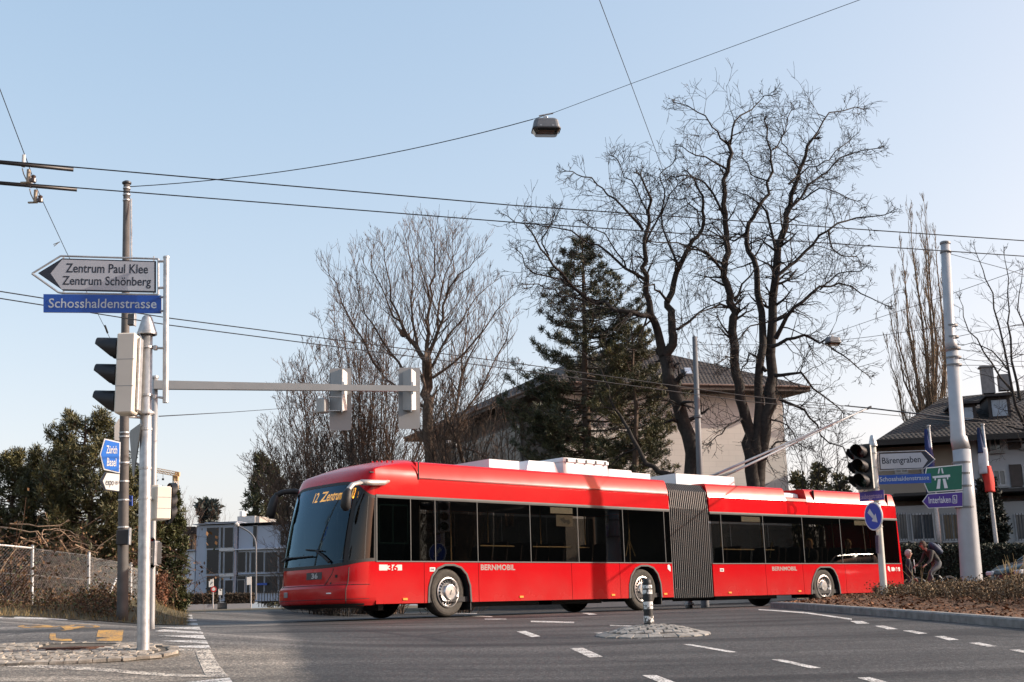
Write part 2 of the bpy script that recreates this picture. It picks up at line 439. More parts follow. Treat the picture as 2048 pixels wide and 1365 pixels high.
r2 = [Vector((p.x, p.y, g(p.x, p.y)+.115)) for p in i2]; r3 = [Vector((p.x, p.y, g(p.x, p.y)+.115)) for p in ins]; r4 = [Vector((p.x, p.y, g(p.x, p.y)-.02)) for p in ins]
rr = [r0, r1, r2, r3, r4]
kb.v = [p for i in range(nK) for p in [r[i] for r in rr]]
for i in range(nK):
    for k in range(4):
        a = i*5+k; b = ((i+1) % nK)*5+k
        kb.f.append((a, b, b+1, a+1)); kb.m.append(0)
tag(kb.build('bed_kerb', KERB), kind='structure')
def in_poly(x, y, lp):
    c = False; n = len(lp)
    for i in range(n):
        a, b = lp[i], lp[(i+1) % n]
        if (a.y > y) != (b.y > y) and x < (b.x-a.x)*(y-a.y)/(b.y-a.y)+a.x: c = not c
    return c
def edge_d(x, y, lp):
    p = Vector((x, y)); m = 9e9
    for i in range(len(lp)):
        a = Vector(lp[i][:2]); b = Vector(lp[(i+1) % len(lp)][:2]); d = b-a
        t = max(0, min(1, (p-a).dot(d)/max(1e-9, d.length_squared))); m = min(m, (a+d*t-p).length)
    return m
inloop = inset(loop, .15)
def bed_h(x, y): return g(x, y)+.09+.12*ss(edge_d(x, y, inloop), 0, 1.6)
mulch = M('bark_mulch', (.10, .045, .02), .95, 0, .5, 24, .9, 40, c2=(.20, .10, .045))
bx = MB(); st = .3
for i in range(int(32/st)):
    for j in range(int(26/st)):
        x = 3+i*st; y = 9+j*st
        cor = [(x, y), (x+st, y), (x+st, y+st), (x, y+st)]
        ins_ = [in_poly(a, b, ins) for a, b in cor]
        if all(ins_):
            bx.add([(a, b, bed_h(a, b)) for a, b in cor], [(0, 1, 2, 3)])
# border strip that meets the kerb
ins3 = inset(dense, .15+.45)
for i in range(nK):
    a, b, c, d = ins[i], ins[(i+1) % nK], ins3[(i+1) % nK], ins3[i]
    bx.add([(p.x, p.y, (g(p.x, p.y)+.085) if k < 2 else bed_h(p.x, p.y)-.004) for k, p in enumerate((a, b, c, d))], [(0, 1, 2, 3)])
tag(bx.build('planting_bed', mulch), kind='structure')
# mulch chips and dry shrubs of the bed
chips = MB()
for _ in range(26000):
    for _t in range(20):
        x = R.uniform(3.5, 16); y = R.uniform(11, 32)
        if in_poly(x, y, ins): break
    else: continue
    z = bed_h(x, y)+R.uniform(.0, .03); a = R.uniform(0, 6.28); l = R.uniform(.012, .036); w = l*R.uniform(.3, .7)
    u = Vector((math.cos(a), math.sin(a), R.uniform(-.5, .7)))*l; v = Vector((-math.sin(a), math.cos(a), R.uniform(-.4, .8)))*w; c = Vector((x, y, z))
    chips.add([c-u-v, c+u-v*.6, c+u*.8+v, c-u*.9+v], [(0, 1, 2, 3)])
tag(chips.build('mulch_chips', M('mulch_chip', (.16, .07, .03), .9, 0, .4, 3, island=.7)), 'reddish brown bark mulch and fallen leaves covering the kerbed bed', 'mulch', kind='stuff')
sh = MB()
def shrub_density(x, y):
    k = Vector((x, y, 0)); px = 1024+x/y*F
    e = edge_d(x, y, inloop)
    return ss(px, 1690, 1790)*ss(e, .7, 1.6)
for _ in range(2300):
    for _t in range(30):
        x = R.uniform(5.5, 17); y = R.uniform(12, 28.5)
        if in_poly(x, y, ins) and R.random() < shrub_density(x, y): break
    else: continue
    z = bed_h(x, y); H = R.uniform(.13, .31)*(1+.3*math.sin(x*1.7+y*1.1))*(1-.45*ss(y, 19, 25))
    for k in range(R.randint(4, 7)):
        a = R.uniform(0, 6.28); t = R.uniform(.1, .55); d = Vector((math.cos(a)*t, math.sin(a)*t, 1)).normalized(); p = Vector((x+R.uniform(-.1, .1), y+R.uniform(-.1, .1), z))
        pts = [p]
        for s_ in range(3):
            d = (d+Vector((R.uniform(-.3, .3), R.uniform(-.3, .3), R.uniform(-.1, .15)))).normalized(); p = p+d*H/3; pts.append(p)
        sh.tube(pts, [.004, .0035, .003, .002], 3, False, 0)
        for q in range(9):
            c = pts[1+q % 3]+Vector((R.gauss(0, .05), R.gauss(0, .05), R.gauss(0, .04))); l = R.uniform(.012, .03)
            u = Vector((R.gauss(0, 1), R.gauss(0, 1), R.gauss(0, 1))).normalized()*l; v = u.cross(Vector((R.gauss(0, 1), R.gauss(0, 1), R.gauss(0, 1)))).normalized()*l*.6
            sh.add([c-u, c+v, c+u, c-v], [(0, 1, 2, 3)], 1 if R.random() < .88 else 2)
tag(sh.build('dry_shrubs', [M('shrub_twig', (.10, .07, .045), .9), M('shrub_leaf', (.065, .036, .015), .8, 0, .3, 1.5, island=.7, c2=(.12, .075, .03)), M('shrub_leaf_pale', (.26, .20, .12), .8, island=.4)]),
    'low brown winter shrubs filling the kerbed bed', 'shrubs', kind='stuff')
# tall pale grasses near the right edge
for i, (px, py, d, lab) in enumerate(((2030, 1175, 24, 'tuft of tall straw coloured grass beside the car at the bed'), (1840, 1190, 27, 'thin arching straw grass tuft in shrubs left of the big mast'))):
    b = P(px, py, d); b.z = bed_h(b.x, b.y); t = MB()
    for k in range(26 if i == 0 else 7):
        a = R.uniform(0, 6.28); p = b+Vector((R.gauss(0, .12), R.gauss(0, .12), 0)); l = R.uniform(.45, .75); s_ = R.uniform(.1, .5)
        pts = [p+Vector((math.cos(a)*s_*l*q*q, math.sin(a)*s_*l*q*q, l*(q-.25*q*q*s_))) for q in (0, .33, .66, 1)]
        t.tube(pts, [.006, .006, .006, .004], 3, False)
    tag(t.build('ornamental_grass', M('straw', (.42, .31, .15), .8), origin=b), lab, 'grass')

# ------------------------------------------------------------------ island with cobbles (left), manhole, and the bollard mound
COB = M('cobble_granite', (.28, .25, .21), .85, 0, .3, 12, .5, 60, island=.3)
COBG = M('cobble_joint', (.09, .078, .06), .95, 0, .3, 20, .5, 60)
def cobbles(name, c, hw, hd, dome, size, label, hole=None, ring=True, mat=None, tilt=0., hs=1., lift=.02):
    rd = MB()
    def inside(x, y, k=1.0):
        # stadium-like superellipse
        return (abs(x)/(hw*k))**2.6+(abs(y)/(hd*k))**2.3 < 1
    def h(x, y):
        r = min(1, (abs(x)/hw)**2.6+(abs(y)/hd)**2.3); return g(c[0]+x, c[1]+y)+lift+dome*(1-r**.8)+tilt*(y/hd+1)
    n = 48; rim = []
    for k in range(n):
        t = 2*math.pi*k/n; ct, st_ = math.cos(t), math.sin(t)
        q = (abs(ct)/hw)**2.6+(abs(st_)/hd)**2.3
        lo, hi = 0, 20
        for _ in range(40):
            m_ = (lo+hi)/2
            if (abs(ct*m_)/hw)**2.6+(abs(st_*m_)/hd)**2.3 < 1: lo = m_
            else: hi = m_
        rim.append((ct*lo, st_*lo))
    # mortar base
    ks = (1, .97, .85, .65, .4, .15)
    rings = [[Vector((c[0]+x*k, c[1]+y*k, (g(c[0]+x, c[1]+y)-.02) if i == 0 else h(x*k, y*k)-.004)) for x, y in rim] for i, k in enumerate(ks)]
    rd.loft(rings, True, True, 1)
    def stone(x, y, sx, sy, a, hgt):
        u = Vector((math.cos(a), math.sin(a), 0)); v = Vector((-math.sin(a), math.cos(a), 0)); o = Vector((c[0]+x, c[1]+y, 0))
        def pt(i, j, z): 
            p = o+u*i+v*j; return Vector((p.x, p.y, h(p.x-c[0], p.y-c[1])+z))
        X, Y = sx/2, sy/2; X2, Y2 = X*R.uniform(.82, .92), Y*R.uniform(.82, .92)
        j = lambda: R.uniform(-.006, .006)
        A = [pt(-X, -Y, -.02), pt(X, -Y, -.02), pt(X, Y, -.02), pt(-X, Y, -.02)]
        Bm = [pt(-X+j(), -Y+j(), hgt*.5), pt(X+j(), -Y+j(), hgt*.5), pt(X+j(), Y+j(), hgt*.5), pt(-X+j(), Y+j(), hgt*.5)]
        T = [pt(-X2, -Y2, hgt+j()), pt(X2, -Y2, hgt+j()), pt(X2, Y2, hgt+j()), pt(-X2, Y2, hgt+j())]
        rd.loft([A, Bm, T], True, True, 0)
    # kerb ring of larger stones
    L = 0; i = 0
    acc = []
    for k in range(n):
        a, b = rim[k], rim[(k+1) % n]; d = math.hypot(b[0]-a[0], b[1]-a[1])
        acc.append((L, a, b, d)); L += d
    cnt = int(L/(size*1.5)); 
    for q in range(cnt):
        s_ = (q+.5)*L/cnt
        for (l0, a, b, d) in acc:
            if l0 <= s_ < l0+d:
                t = (s_-l0)/d; x = a[0]+(b[0]-a[0])*t; y = a[1]+(b[1]-a[1])*t; an = math.atan2(b[1]-a[1], b[0]-a[0])
                stone(x*.965, y*.93, L/cnt-.010, size*1.15, an, (.022+R.uniform(0, .008))*hs)
    y = -hd
    row = 0
    while y < hd:
        x = -hw+(row % 2)*size*.5
        while x < hw:
            jx, jy = x+R.uniform(-.012, .012), y+R.uniform(-.012, .012)
            ok = inside(jx, jy, 1-size*.95/min(hw, hd))
            if hole and ((jx-hole[0])/hole[2])**2+((jy-hole[1])/hole[2])**2 < 1.12: ok = False
            if ok: stone(jx, jy, size*R.uniform(.82, .95), size*R.uniform(.82, .93), R.uniform(-.1, .1), (.018+R.uniform(0, .012))*hs)
            x += size
        y += size; row += 1
    o = rd.build(name, [mat or COB, COBG]); o.location = (0, 0, 0)
    return tag(o, kind='structure')
ip = G(286, 1308); il = G(-120, 1309); ir = G(362, 1312)
icx = (ir.x+il.x)/2-.9; ihw = ir.x-icx
man = G(148, 1305.5)
ifr, ibk = G(180, 1331), G(180, 1296); icy = (ifr.y+ibk.y)/2; ihd = (ibk.y-ifr.y)/2
cobbles('cobbled_island', (icx, icy), ihw, ihd, .02, .088, None, hole=(man.x-icx, man.y-icy+.02, .36), tilt=.02, hs=.35)
mh = MB(); mo = Vector((man.x, man.y+.02, g(man.x, man.y)+.05))
mh.lathe(mo, (0, 0, 1), [(.36, -.05), (.36, .004), (.325, .006), (.32, -.004), (0, -.004)], 40)
for k in range(-9, 10):
    w = math.sqrt(max(0, .31**2-(k*.033)**2))
    for sgn in ((-1, 1) if abs(k) < 2 else (0,)):
        if sgn == 0: mh.box(mo+Vector((k*.033, 0, .001)), .015, 2*w, .012)
        else: mh.box(mo+Vector((k*.033, sgn*(w+.07)/2, .001)), .015, w-.07, .012)
mh.lathe(mo, (0, 0, 1), [(.07, -.004), (.07, .008), (.05, .01), (0, .01)], 20)
tag(mh.build('manhole_cover', M('rusty_iron', (.085, .042, .028), .75, .5, .4, 25, .4, 80), origin=mo), 'round rusty ribbed manhole cover set in the cobbles', 'manhole cover')
bp_ = G(1298, 1251)
for i_ in range(400):
    y_ = 12+i_*.02; r_ = ray(1298, 1251); x_ = r_[0]*y_/r_[1]
    if HC+r_[2]*y_/r_[1] < g(x_, y_)+.118: bp_ = Vector((x_, y_, 0)); break
bl = G(1197, 1262); br = G(1410, 1270)
bcx = (bl.x+br.x)/2+.02
COBL = M('mound_granite', (.25, .24, .22), .8, 0, .25, 12, .5, 60, island=.25)
cobbles('cobbled_mound', (bp_.x+.04, bp_.y-.05), 103/F*bp_.y, .70, .118, .115, None, mat=COBL, hs=.45, lift=.004)
bb = Vector((bp_.x, bp_.y, g(bp_.x, bp_.y)+.116))
bt = thing('bollard', 'black and white banded rubber bollard standing on the cobbled mound', 'bollard', bb)
hB = 92/F*bp_.y-.01
rB = 9.2/F*bp_.y
bm_ = MB()
prof = [(rB*1.08, -.03), (rB*1.08, .03), (rB, .04)]
bm_.lathe(bb, (0, 0, 1), [(rB*1.05, -.06), (rB*1.05, .02), (rB, .03), (rB, hB*.90), (rB*.86, hB*.96), (rB*.5, hB*.995), (0, hB)], 20)
bm_.build('post', M('bollard_black', (.015, .015, .016), .6, 0, .5, 15, .3, 60), bt, smooth=True)
for (a, b_) in ((.78, .85), (.66, .75), (.345, .50), (.06, .20)):
    s_ = MB(); s_.lathe(bb, (0, 0, 1), [(rB, hB*a), (rB+.003, hB*a), (rB+.003, hB*b_), (rB, hB*b_)], 20)
    s_.build('reflective_band', paint_material('band_white', (.72, .72, .70), .12 if a > .5 else .34, 28) if 'bw%d' % (a > .5) not in MATS else MATS['bw%d' % (a > .5)], bt, smooth=True)

# ------------------------------------------------------------------ verge bank on the left, kerb strip
def bank_h(x, y):
    y0 = 23.2+.25*math.sin(x*.7)+.03*(x+8)
    return g(x, y)+.012+(.20*ss(y, y0, y0+3.2)+.12*ss(y, y0+3, y0+8))*ss(-(x+.27*y), 0, 1.2)
def bank_keep(x, y): return y > 23.1+.25*math.sin(x*.7)+.03*(x+8) and x < -.27*y and y < 44
VERGE = M('verge_soil', (.05, .036, .018), .95, 0, .4, 3, .6, 30, c2=(.10, .082, .035))
sheet('verge', rng(-45, -4, 160), rng(22.6, 44, 86), bank_h, VERGE, bank_keep)
gr = MB()
for _ in range(9000):
    x = R.uniform(-20, -6.3); y = 23.2+R.random()**2*11
    if not bank_keep(x, y-.05): continue
    z = bank_h(x, y)-.01; a = R.uniform(0, 6.28); l = R.uniform(.05, .2); w = .006
    d = Vector((math.cos(a)*.5, math.sin(a)*.5, 1))*l; u = Vector((-math.sin(a), math.cos(a), 0))*w
    gr.add([Vector((x, y, z))-u, Vector((x, y, z))+u, Vector((x, y, z))+d], [(0, 1, 2)])
tag(gr.build('verge_grass', M('winter_grass', (.085, .07, .025), .8, 0, .3, .8, island=.6, c2=(.26, .18, .08))), 'rough winter grass on the bank in front of the wire fence', 'grass', kind='stuff')
# ================================================================== articulated trolleybus
RED = M('red_coach_paint', (.46, .002, .007), .2, 0, .05, 1.2, coat=.18, spec=.2)
def _grime(m):
    nt = m.node_tree; N = nt.nodes; L = nt.links; b = N['Principled BSDF']; src = b.inputs['Base Color'].links[0].from_socket
    tc = N.new('ShaderNodeTexCoord'); sx = N.new('ShaderNodeSeparateXYZ'); L.new(tc.outputs['Object'], sx.inputs[0])
    n = N.new('ShaderNodeTexNoise'); n.inputs['Scale'].default_value = 2.2; n.inputs['Detail'].default_value = 7; L.new(tc.outputs['Object'], n.inputs['Vector'])
    h = N.new('ShaderNodeMapRange'); L.new(sx.outputs['Z'], h.inputs['Value']); h.inputs['From Min'].default_value = .25; h.inputs['From Max'].default_value = .95; h.inputs['To Min'].default_value = .34; h.inputs['To Max'].default_value = .03
    mm = N.new('ShaderNodeMath'); mm.operation = 'MULTIPLY'; L.new(n.outputs['Fac'], mm.inputs[0]); L.new(h.outputs['Result'], mm.inputs[1])
    mx = N.new('ShaderNodeMix'); mx.data_type = 'RGBA'; L.new(mm.outputs[0], mx.inputs['Factor']); L.new(src, mx.inputs['A']); mx.inputs['B'].default_value = (.17, .11, .085, 1); L.new(mx.outputs['Result'], b.inputs['Base Color'])
    r = N.new('ShaderNodeMapRange'); L.new(mm.outputs[0], r.inputs['Value']); r.inputs['To Min'].default_value = .2; r.inputs['To Max'].default_value = .7; L.new(r.outputs['Result'], b.inputs['Roughness'])
    # very slight waviness of the sheet panels
    n2 = N.new('ShaderNodeTexNoise'); n2.inputs['Scale'].default_value = 1.1; L.new(tc.outputs['Object'], n2.inputs['Vector'])
    bu = N.new('ShaderNodeBump'); bu.inputs['Strength'].default_value = .25; bu.inputs['Distance'].default_value = .02; L.new(n2.outputs['Fac'], bu.inputs['Height']); L.new(bu.outputs['Normal'], b.inputs['Normal']); L.new(bu.outputs['Normal'], b.inputs['Coat Normal'])
_grime(RED)
RUB = M('black_rubber', (.011, .011, .012), .6, 0, .2, 8)
TYRE = M('tyre_rubber', (.05, .045, .038), .85, 0, .3, 20, .3, 80)
RIM = M('wheel_alloy', (.55, .55, .55), .28, .85, .06, 10)
TRIMG = M('grey_trim', (.10, .10, .098), .6, 0, .08, 4, spec=.2)
TRIML = M('pale_trim', (.15, .15, .145), .6, 0, .05, spec=.2)
ROOFW = M('roof_box_white', (.66, .69, .72), .5, 0, .06, 3)
INT_D = M('interior_dark', (.012, .012, .014), .7, 0, .2)
INT_L = M('interior_ceiling', (.10, .10, .10), .7, 0, .1)
SEATM = M('seat_fabric', (.03, .018, .02), .8, 0, .3, 9)
GRAB = M('grab_pole_yellow', (.55, .42, .22), .35, .2, .05)
TINT = glass('tinted_side_glass', (.56, .55, .53), 1.0)
TINTD = glass('driver_side_glass', (.34, .42, .41), 1.0)
WIND = glass('windscreen_glass', (.14, .19, .25), 1.35, gcol=(.45, .74, 1.0))
AMB = M('marker_amber', (.75, .27, .02), .4, 0, .1)
LED = emit('led_amber', (1.0, .36, .03), 3.2)
W = 2.55
OA = Vector((-1.4133, 24.7385, 0)); YA = .7429
OB = Vector((4.8266, 30.5358, 0)); YB = .6688
def mk(o, yaw):
    cs, sn = math.cos(yaw), math.sin(yaw)
    def f(s, Y, z): return Vector((o.x+s*cs-Y*sn, o.y+s*sn+Y*cs, z))
    return f
BA, BB = mk(OA, YA), mk(OB, YB)
UA = Vector((math.cos(YA), math.sin(YA), 0)); NA = Vector((math.sin(YA), -math.cos(YA), 0))
UB = Vector((math.cos(YB), math.sin(YB), 0)); NB = Vector((math.sin(YB), -math.cos(YB), 0))
UP = Vector((0, 0, 1))
def side(px, py, o, yaw, Y=0.):
    r = ray(px, py); nx, ny = -math.sin(yaw), math.cos(yaw)
    k = (o.x*nx+o.y*ny+Y)/(r[0]*nx+r[1]*ny)
    x, y, z = r[0]*k, r[1]*k, HC+r[2]*k
    return ((x-o.x)*math.cos(yaw)+(y-o.y)*math.sin(yaw), z)
sA = lambda px, py, Y=0.: side(px, py, OA, YA, Y)
sB = lambda px, py, Y=0.: side(px, py, OB, YB, Y)
bus = thing('trolleybus', 'red articulated trolleybus turning across the junction with black bellows and raised trolley poles', 'bus', OA)
S0, S1 = -1.79, 6.92
T0, T1 = 0.0, 7.90
ZW0, ZW1 = 1.095, 2.305
def panel(mb, B, n, pts, Y=0., th=.03, mi=0):
    mb.plate([B(s, Y, z) for s, z in pts], n, th, mi)
archF = [(-.50, .28), (-.48, .58), (-.41, .78), (-.27, .93), (-.08, 1.0), (.14, 1.0), (.32, .95), (.46, .82), (.545, .6), (.565, .28)]
archM = [(a+5.88+(.02 if a > 0 else 0), b) for a, b in archF]
archT = [(3.79, .27), (3.83, .52), (3.93, .72), (4.08, .90), (4.22, .965), (4.64, .965), (4.78, .90), (4.89, .74), (4.96, .52), (4.98, .27)]
def lower(s0, s1, arches, seams):
    """lower side skin split at its seams, the arches cut out"""
    cuts = [s0]+seams+[s1]; out = []
    for a, b in zip(cuts, cuts[1:]):
        a2, b2 = a+.006 if a > s0 else a, b-.006 if b < s1 else b
        p = [(a2, .28)]
        for ar in arches:
            if a2 < ar[0][0] and ar[-1][0] < b2: p += ar
        p += [(b2, .28), (b2, ZW0-.02), (a2, ZW0-.02)]
        out.append(p)
    return out
body = MB()
for p in lower(S0, S1, [archF, archM], [-.62, .80, 3.51, 5.07]): panel(body, BA, NA, p)
panel(body, BA, -NA, [(S1, .28), (S0, .28), (S0, ZW0-.02), (S1, ZW0-.02)], W)
def prof(i0=0., top=3.08):
    L = [(i0, 2.365), (i0, 2.685), (.022, 2.69), (.022, 2.722), (i0+.004, 2.728), (.085, 3.02), (.105, 3.055), (.15, 3.08), (1.275, 3.115)]
    return L+[(W-a, b) for a, b in reversed(L[:-1])]
def shell(mb, B, a, b, L, mi=0):
    mb.loft([[B(s, y, z) for y, z in L] for s in (a, b)], False, False, mi)
shell(body, BA, -.73, S1, prof())
for a in (-.73, S1):
    body.add([BA(a, y, z) for y, z in prof()], [tuple(range(len(prof())))])
# ---- front mask: plan curve theta -90..90, profile by height
def interp(tab, z):
    for (a, b), (c, d) in zip(tab, tab[1:]):
        if z <= c:
            t = (z-a)/(c-a); return b+(d-b)*max(0, t)
    return tab[-1][1]
nose = [(.26, -2.60), (.30, -2.71), (.36, -2.745), (.50, -2.75), (.60, -2.74), (.64, -2.70), (.68, -2.655), (.9, -2.645), (1.05, -2.62), (1.4, -2.555), (1.8, -2.455), (2.2, -2.33), (2.5, -2.21), (2.66, -2.13), (2.78, -2.03), (2.90, -1.88), (3.0, -1.68), (3.08, -1.42), (3.13, -1.15), (3.16, -.9)]
insW = [(.26, .05), (.36, 0), (2.66, 0), (2.78, .012), (2.9, .04), (3.0, .09), (3.08, .19), (3.13, .36), (3.16, .56)]
def S(th, z, off=0.):
    n = interp(nose, z)-off; sb = S0 if z <= 2.34 else max(S0, -.73-1.06*(1-ss(z, 2.85, 3.1)))
    wi = 1.275-interp(insW, z)+off; p = 2.7
    D = sb-n
    y = wi*math.copysign(abs(math.sin(th))**(2/p), math.sin(th)); s = sb-D*abs(math.cos(th))**(2/p)
    return BA(s, 1.275+y, z)
TH = [math.pi/2*math.copysign(abs(k/22)**.9, k) for k in range(-22, 23)]
zb = lambda t: .985+.11*abs(math.sin(t))**4
zt = lambda t: 2.64-.30*abs(math.sin(t))**5
def mask(mb, rows, mi=0, off=0., ths=TH):
    mb.loft([[S(t, r(t), off) for t in ths] for r in rows], False, False, mi)
low = MB()
zl = [.26, .29, .32, .36, .43, .50, .55, .60, .62, .64, .66, .68, .72, .8, .9]
rows = [(lambda t, z=z: z) for z in zl]+[(lambda t, k=k: .9+(zb(t)-.015-.9)*k) for k in (.4, 1)]
mask(body, rows)
mask(body, [(lambda t, k=k: zt(t)+.012+(3.16-zt(t)-.012)*math.sin(k*math.pi/2)) for k in [i/16 for i in range(17)]])
# dome: lid and the step down to the roof behind it
lid = [S(t, 3.16) for t in TH]
body.add(lid, [tuple(range(len(lid)))])
for sgn in (1, -1):
    q = [S(sgn*-math.pi/2, z) for z in [2.37+i*.79/16 for i in range(17)]]
    q2 = [BA(-.73, (p-BA(0, 0, 0)).dot(-NA), p.z) for p in q]
    body.loft([q, q2], False, False)
lidb = [BA(-.73, Y, z) for Y, z in [(0.0, 2.37), (0, 2.7), (.012, 2.78), (.04, 2.9), (.09, 3.0), (.19, 3.08), (.36, 3.13), (.56, 3.155), (W-.56, 3.155), (W-.36, 3.13), (W-.19, 3.08), (W-.09, 3.0), (W-.04, 2.9), (W-.012, 2.78), (W, 2.7), (W, 2.37)]]
body.add([p+UA*.004 for p in lidb], [tuple(range(len(lidb)))])
body.add([S(-math.pi/2, 3.16), S(math.pi/2, 3.16), BA(-.73, W-.56, 3.158), BA(-.73, .56, 3.158)], [(0, 1, 2, 3)])
FB = body.build('front_body', RED, bus, smooth=True, merge=True)
# black seam lines, bumper crease and cab panel joint
sm = MB()
for s in (-.62, .80, 3.51, 5.07): sm.box(BA(s, .012, .68), .014, .01, .78, UA, NA)
sm.box(BA(-.735, .0, 2.88), .012, .03, .35, UA, NA)
build_each(sm, 'panel_seam', RUB, FB)
def seam_line(pts, w=.007):
    q = MB(); q.tube([S(t, z, .001) for t, z in pts], w, 4, False); q.build('front_seam', RUB, FB)
for sg in (-1, 1):
    seam_line([(sg*math.radians(a), z) for a, z in ((38, .97), (36, .86), (31, .74), (28, .66))])
    seam_line([(sg*math.radians(58), z) for z in (.30, .36, .45, .55, .62, .66, .8, .98)])
seam_line([(math.radians(-85+k*5), .652) for k in range(35)])
seam_line([(math.radians(-85+k*5), .385) for k in range(35)], .005)
q = MB(); q.loft([[S(math.radians(-80+k*5), z, o) for k in range(33)] for z, o in ((.225, -.05), (.285, .012), (.30, .006))], False, False); q.build('bumper_lip', RUB, FB, smooth=True)
# windscreen, its pillars and the lower black mask
wsn = MB(); inner = [t for t in TH if abs(t) < math.radians(52)]
fr5 = [i/10 for i in range(11)]
mask(wsn, [(lambda t, k=k: zb(t)+(zt(t)-zb(t))*k) for k in fr5], ths=inner)
WS = wsn.build('windscreen', WIND, bus, smooth=True)
for sg in (-1, 1):
    q = MB(); tq = [t for t in TH if sg*t > math.radians(52)-.06]
    mask(q, [(lambda t, k=k: zb(t)+(zt(t)-zb(t))*k) for k in fr5], ths=tq)
    q.build('quarter_window', glass('quarter_glass', (.10, .11, .12), 1.1), bus, smooth=True)
    pl = MB(); 
    for zz in range(10):
        pass
    t0 = sg*math.radians(50); t1 = sg*math.radians(56)
    pl.loft([[S(t, zb(t)+(zt(t)-zb(t))*k, .006) for t in (t0, (t0+t1)/2, t1)] for k in fr5], False, False)
    pl.build('windscreen_pillar', RUB, bus, smooth=True)
ed = MB()
ed.loft([[S(t, zt(t)+d, .003) for t in TH] for d in (-.05, .01)], False, False)
ed.loft([[S(t, zb(t)+d, .003) for t in TH] for d in (-.012, .05)], False, False)
ed.loft([[S(t, z, .003) for z in [zb(t)+(zt(t)-zb(t))*k for k in fr5]] for t in (-math.pi/2+.001, -math.pi/2+.22)], False, False)
ed.build('glass_border', RUB, bus, smooth=True)
# destination display behind the glass
def thz(px, py):
    best = None; r = Vector(ray(px, py)); c = Vector((0, 0, HC))
    for i in range(-88, 89):
        for j in range(60):
            t = math.radians(i); z = .5+j*.045
            p = S(t, z); q = (p-c); d = (q-r*(q.dot(r)/r.length_squared)).length
            if best is None or d < best[0]: best = (d, t, z)
    return best[1], best[2]
ta, za = thz(622, 1003); tb, zb_ = thz(714, 990)
dsp = MB(); dsp.loft([[S(t, z, -.10) for t in [ta-.16+(tb-ta+.32)*k/12 for k in range(13)]] for z in (za-.14, za+.28)], False, False)
DS = dsp.build('destination_display', INT_D, bus)
lt = MB(); text_uv(lt, '12 Zentrum Paul Klee', lambda u, v: S(ta+(tb-ta)*u, za-.03+v, -.07), -.03, 1.03, -.01, .19, .014)
lt.build('display_lettering', LED, DS)
# front plate "36" and lamp details
def on_mask(px, py, off): 
    t, z = thz(px, py); return t, z
t6, z6 = thz(612, 1160); t7, z7 = thz(645, 1147)
pm = MB(); pm.loft([[S(t, z, .004) for t in [t6+(t7-t6)*k/6 for k in range(7)]] for z in (min(z6, z7), min(z6, z7)+.135)], False, False)
FP = pm.build('front_number_plate', M('plate_dark', (.03, .03, .035), .5), FB)
tx = MB(); text_uv(tx, '36', lambda u, v: S(t6+(t7-t6)*u, min(z6, z7)+v, .008), .3, .72, .018, .118, .02)
tx.build('front_number', M('number_grey', (.45, .43, .43), .5), FP)
for px, py, w_, h_, nm, mt in ((657, 1190, .11, .022, 'fog_lamp', M('lamp_white', (.9, .9, .9), .2)), (572, 1190, .16, .10, 'headlight', M('headlight_glass', (.32, .33, .36), .1, .3)), (672, 1154, .05, .055, 'front_sensor', INT_D), (662, 1168, .035, .05, 'front_sensor', INT_D)):
    t, z = thz(px, py); c = S(t, z, .004); e = S(t+.03, z, .004); u = (e-c).normalized(); n = u.cross(UP).normalized()
    if n.dot(Vector((0, -1, 0))) < 0 and n.dot(NA) < 0: n = -n
    q = MB(); q.bbox(c, w_, .012, h_, u, n, UP, .006); q.build(nm, mt, FB)
t, z = thz(744, 943); c = S(t, z, .0); q = MB(); q.bbox(c, .14, .03, .03, UA, NA, UP, .008); q.build('roof_vent', RUB, FB)
# small studs on the dome edge
q = MB()
for k in range(5): 
    t = math.radians(-62+k*11); c = S(t, 3.06+.012*k, .0); q.lathe(c, (0, 0, 1), [(.02, -.02), (.02, .02), (0, .03)], 8)
build_each(q, 'marker_stud', RED, FB)
# ---- side windows and trims
wins = [S0+.03, -.95, -.33, .79, 2.29, 3.75, 5.24, 6.70, S1]
for i, (a, b) in enumerate(zip(wins, wins[1:])):
    q = MB(); q.plate([BA(a+.012, .004, ZW0), BA(b-.012, .004, ZW0), BA(b-.012, .004, ZW1), BA(a+.012, .004, ZW1)], NA, .004)
    ob = q.build('side_window', TINTD if i == 0 else TINT, bus)
    if i == 0:
        fr_ = MB()
        for (c0, c1, z0, z1) in ((a+.05, b-.03, 1.42, 1.45), (a+.05, b-.03, 2.16, 2.19), (a+.05, a+.08, 1.42, 2.19), (-1.38, -1.35, 1.45, 2.16), (b-.06, b-.03, 1.42, 2.19)):
            fr_.box(BA((c0+c1)/2, .03, (z0+z1)/2), c1-c0, .02, z1-z0, UA, NA)
        fr_.build('sliding_frame', RUB, ob)
    q = MB(); q.plate([BA(b-.012, W, ZW0), BA(a+.012, W, ZW0), BA(a+.012, W, ZW1), BA(b-.012, W, ZW1)], -NA, .004)
    q.build('far_side_window', TINT, bus)
tr = MB()
for s in wins[1:-1]: tr.box(BA(s, -.003, (ZW0+ZW1)/2), .012, .014, ZW1-ZW0, UA, NA)
tr.box(BA(S0+.012, -.004, 1.70), .018, .02, 1.22, UA, NA)
tr.box(BA((S0+S1)/2, -.006, ZW0-.012), S1-S0, .016, .020, UA, NA)
build_each(tr, 'window_trim', TRIML, bus)
tr = MB()
tr.loft([[BA(s, y, z) for y, z in ((.01, 2.303), (-.012, 2.303), (-.016, 2.335), (-.006, 2.366), (.01, 2.366))] for s in (S0, S1)], False)
tr.box(BA((-.73+S1)/2, -.002, 2.742), S1+.73, .008, .006, UA, NA, mi=0)
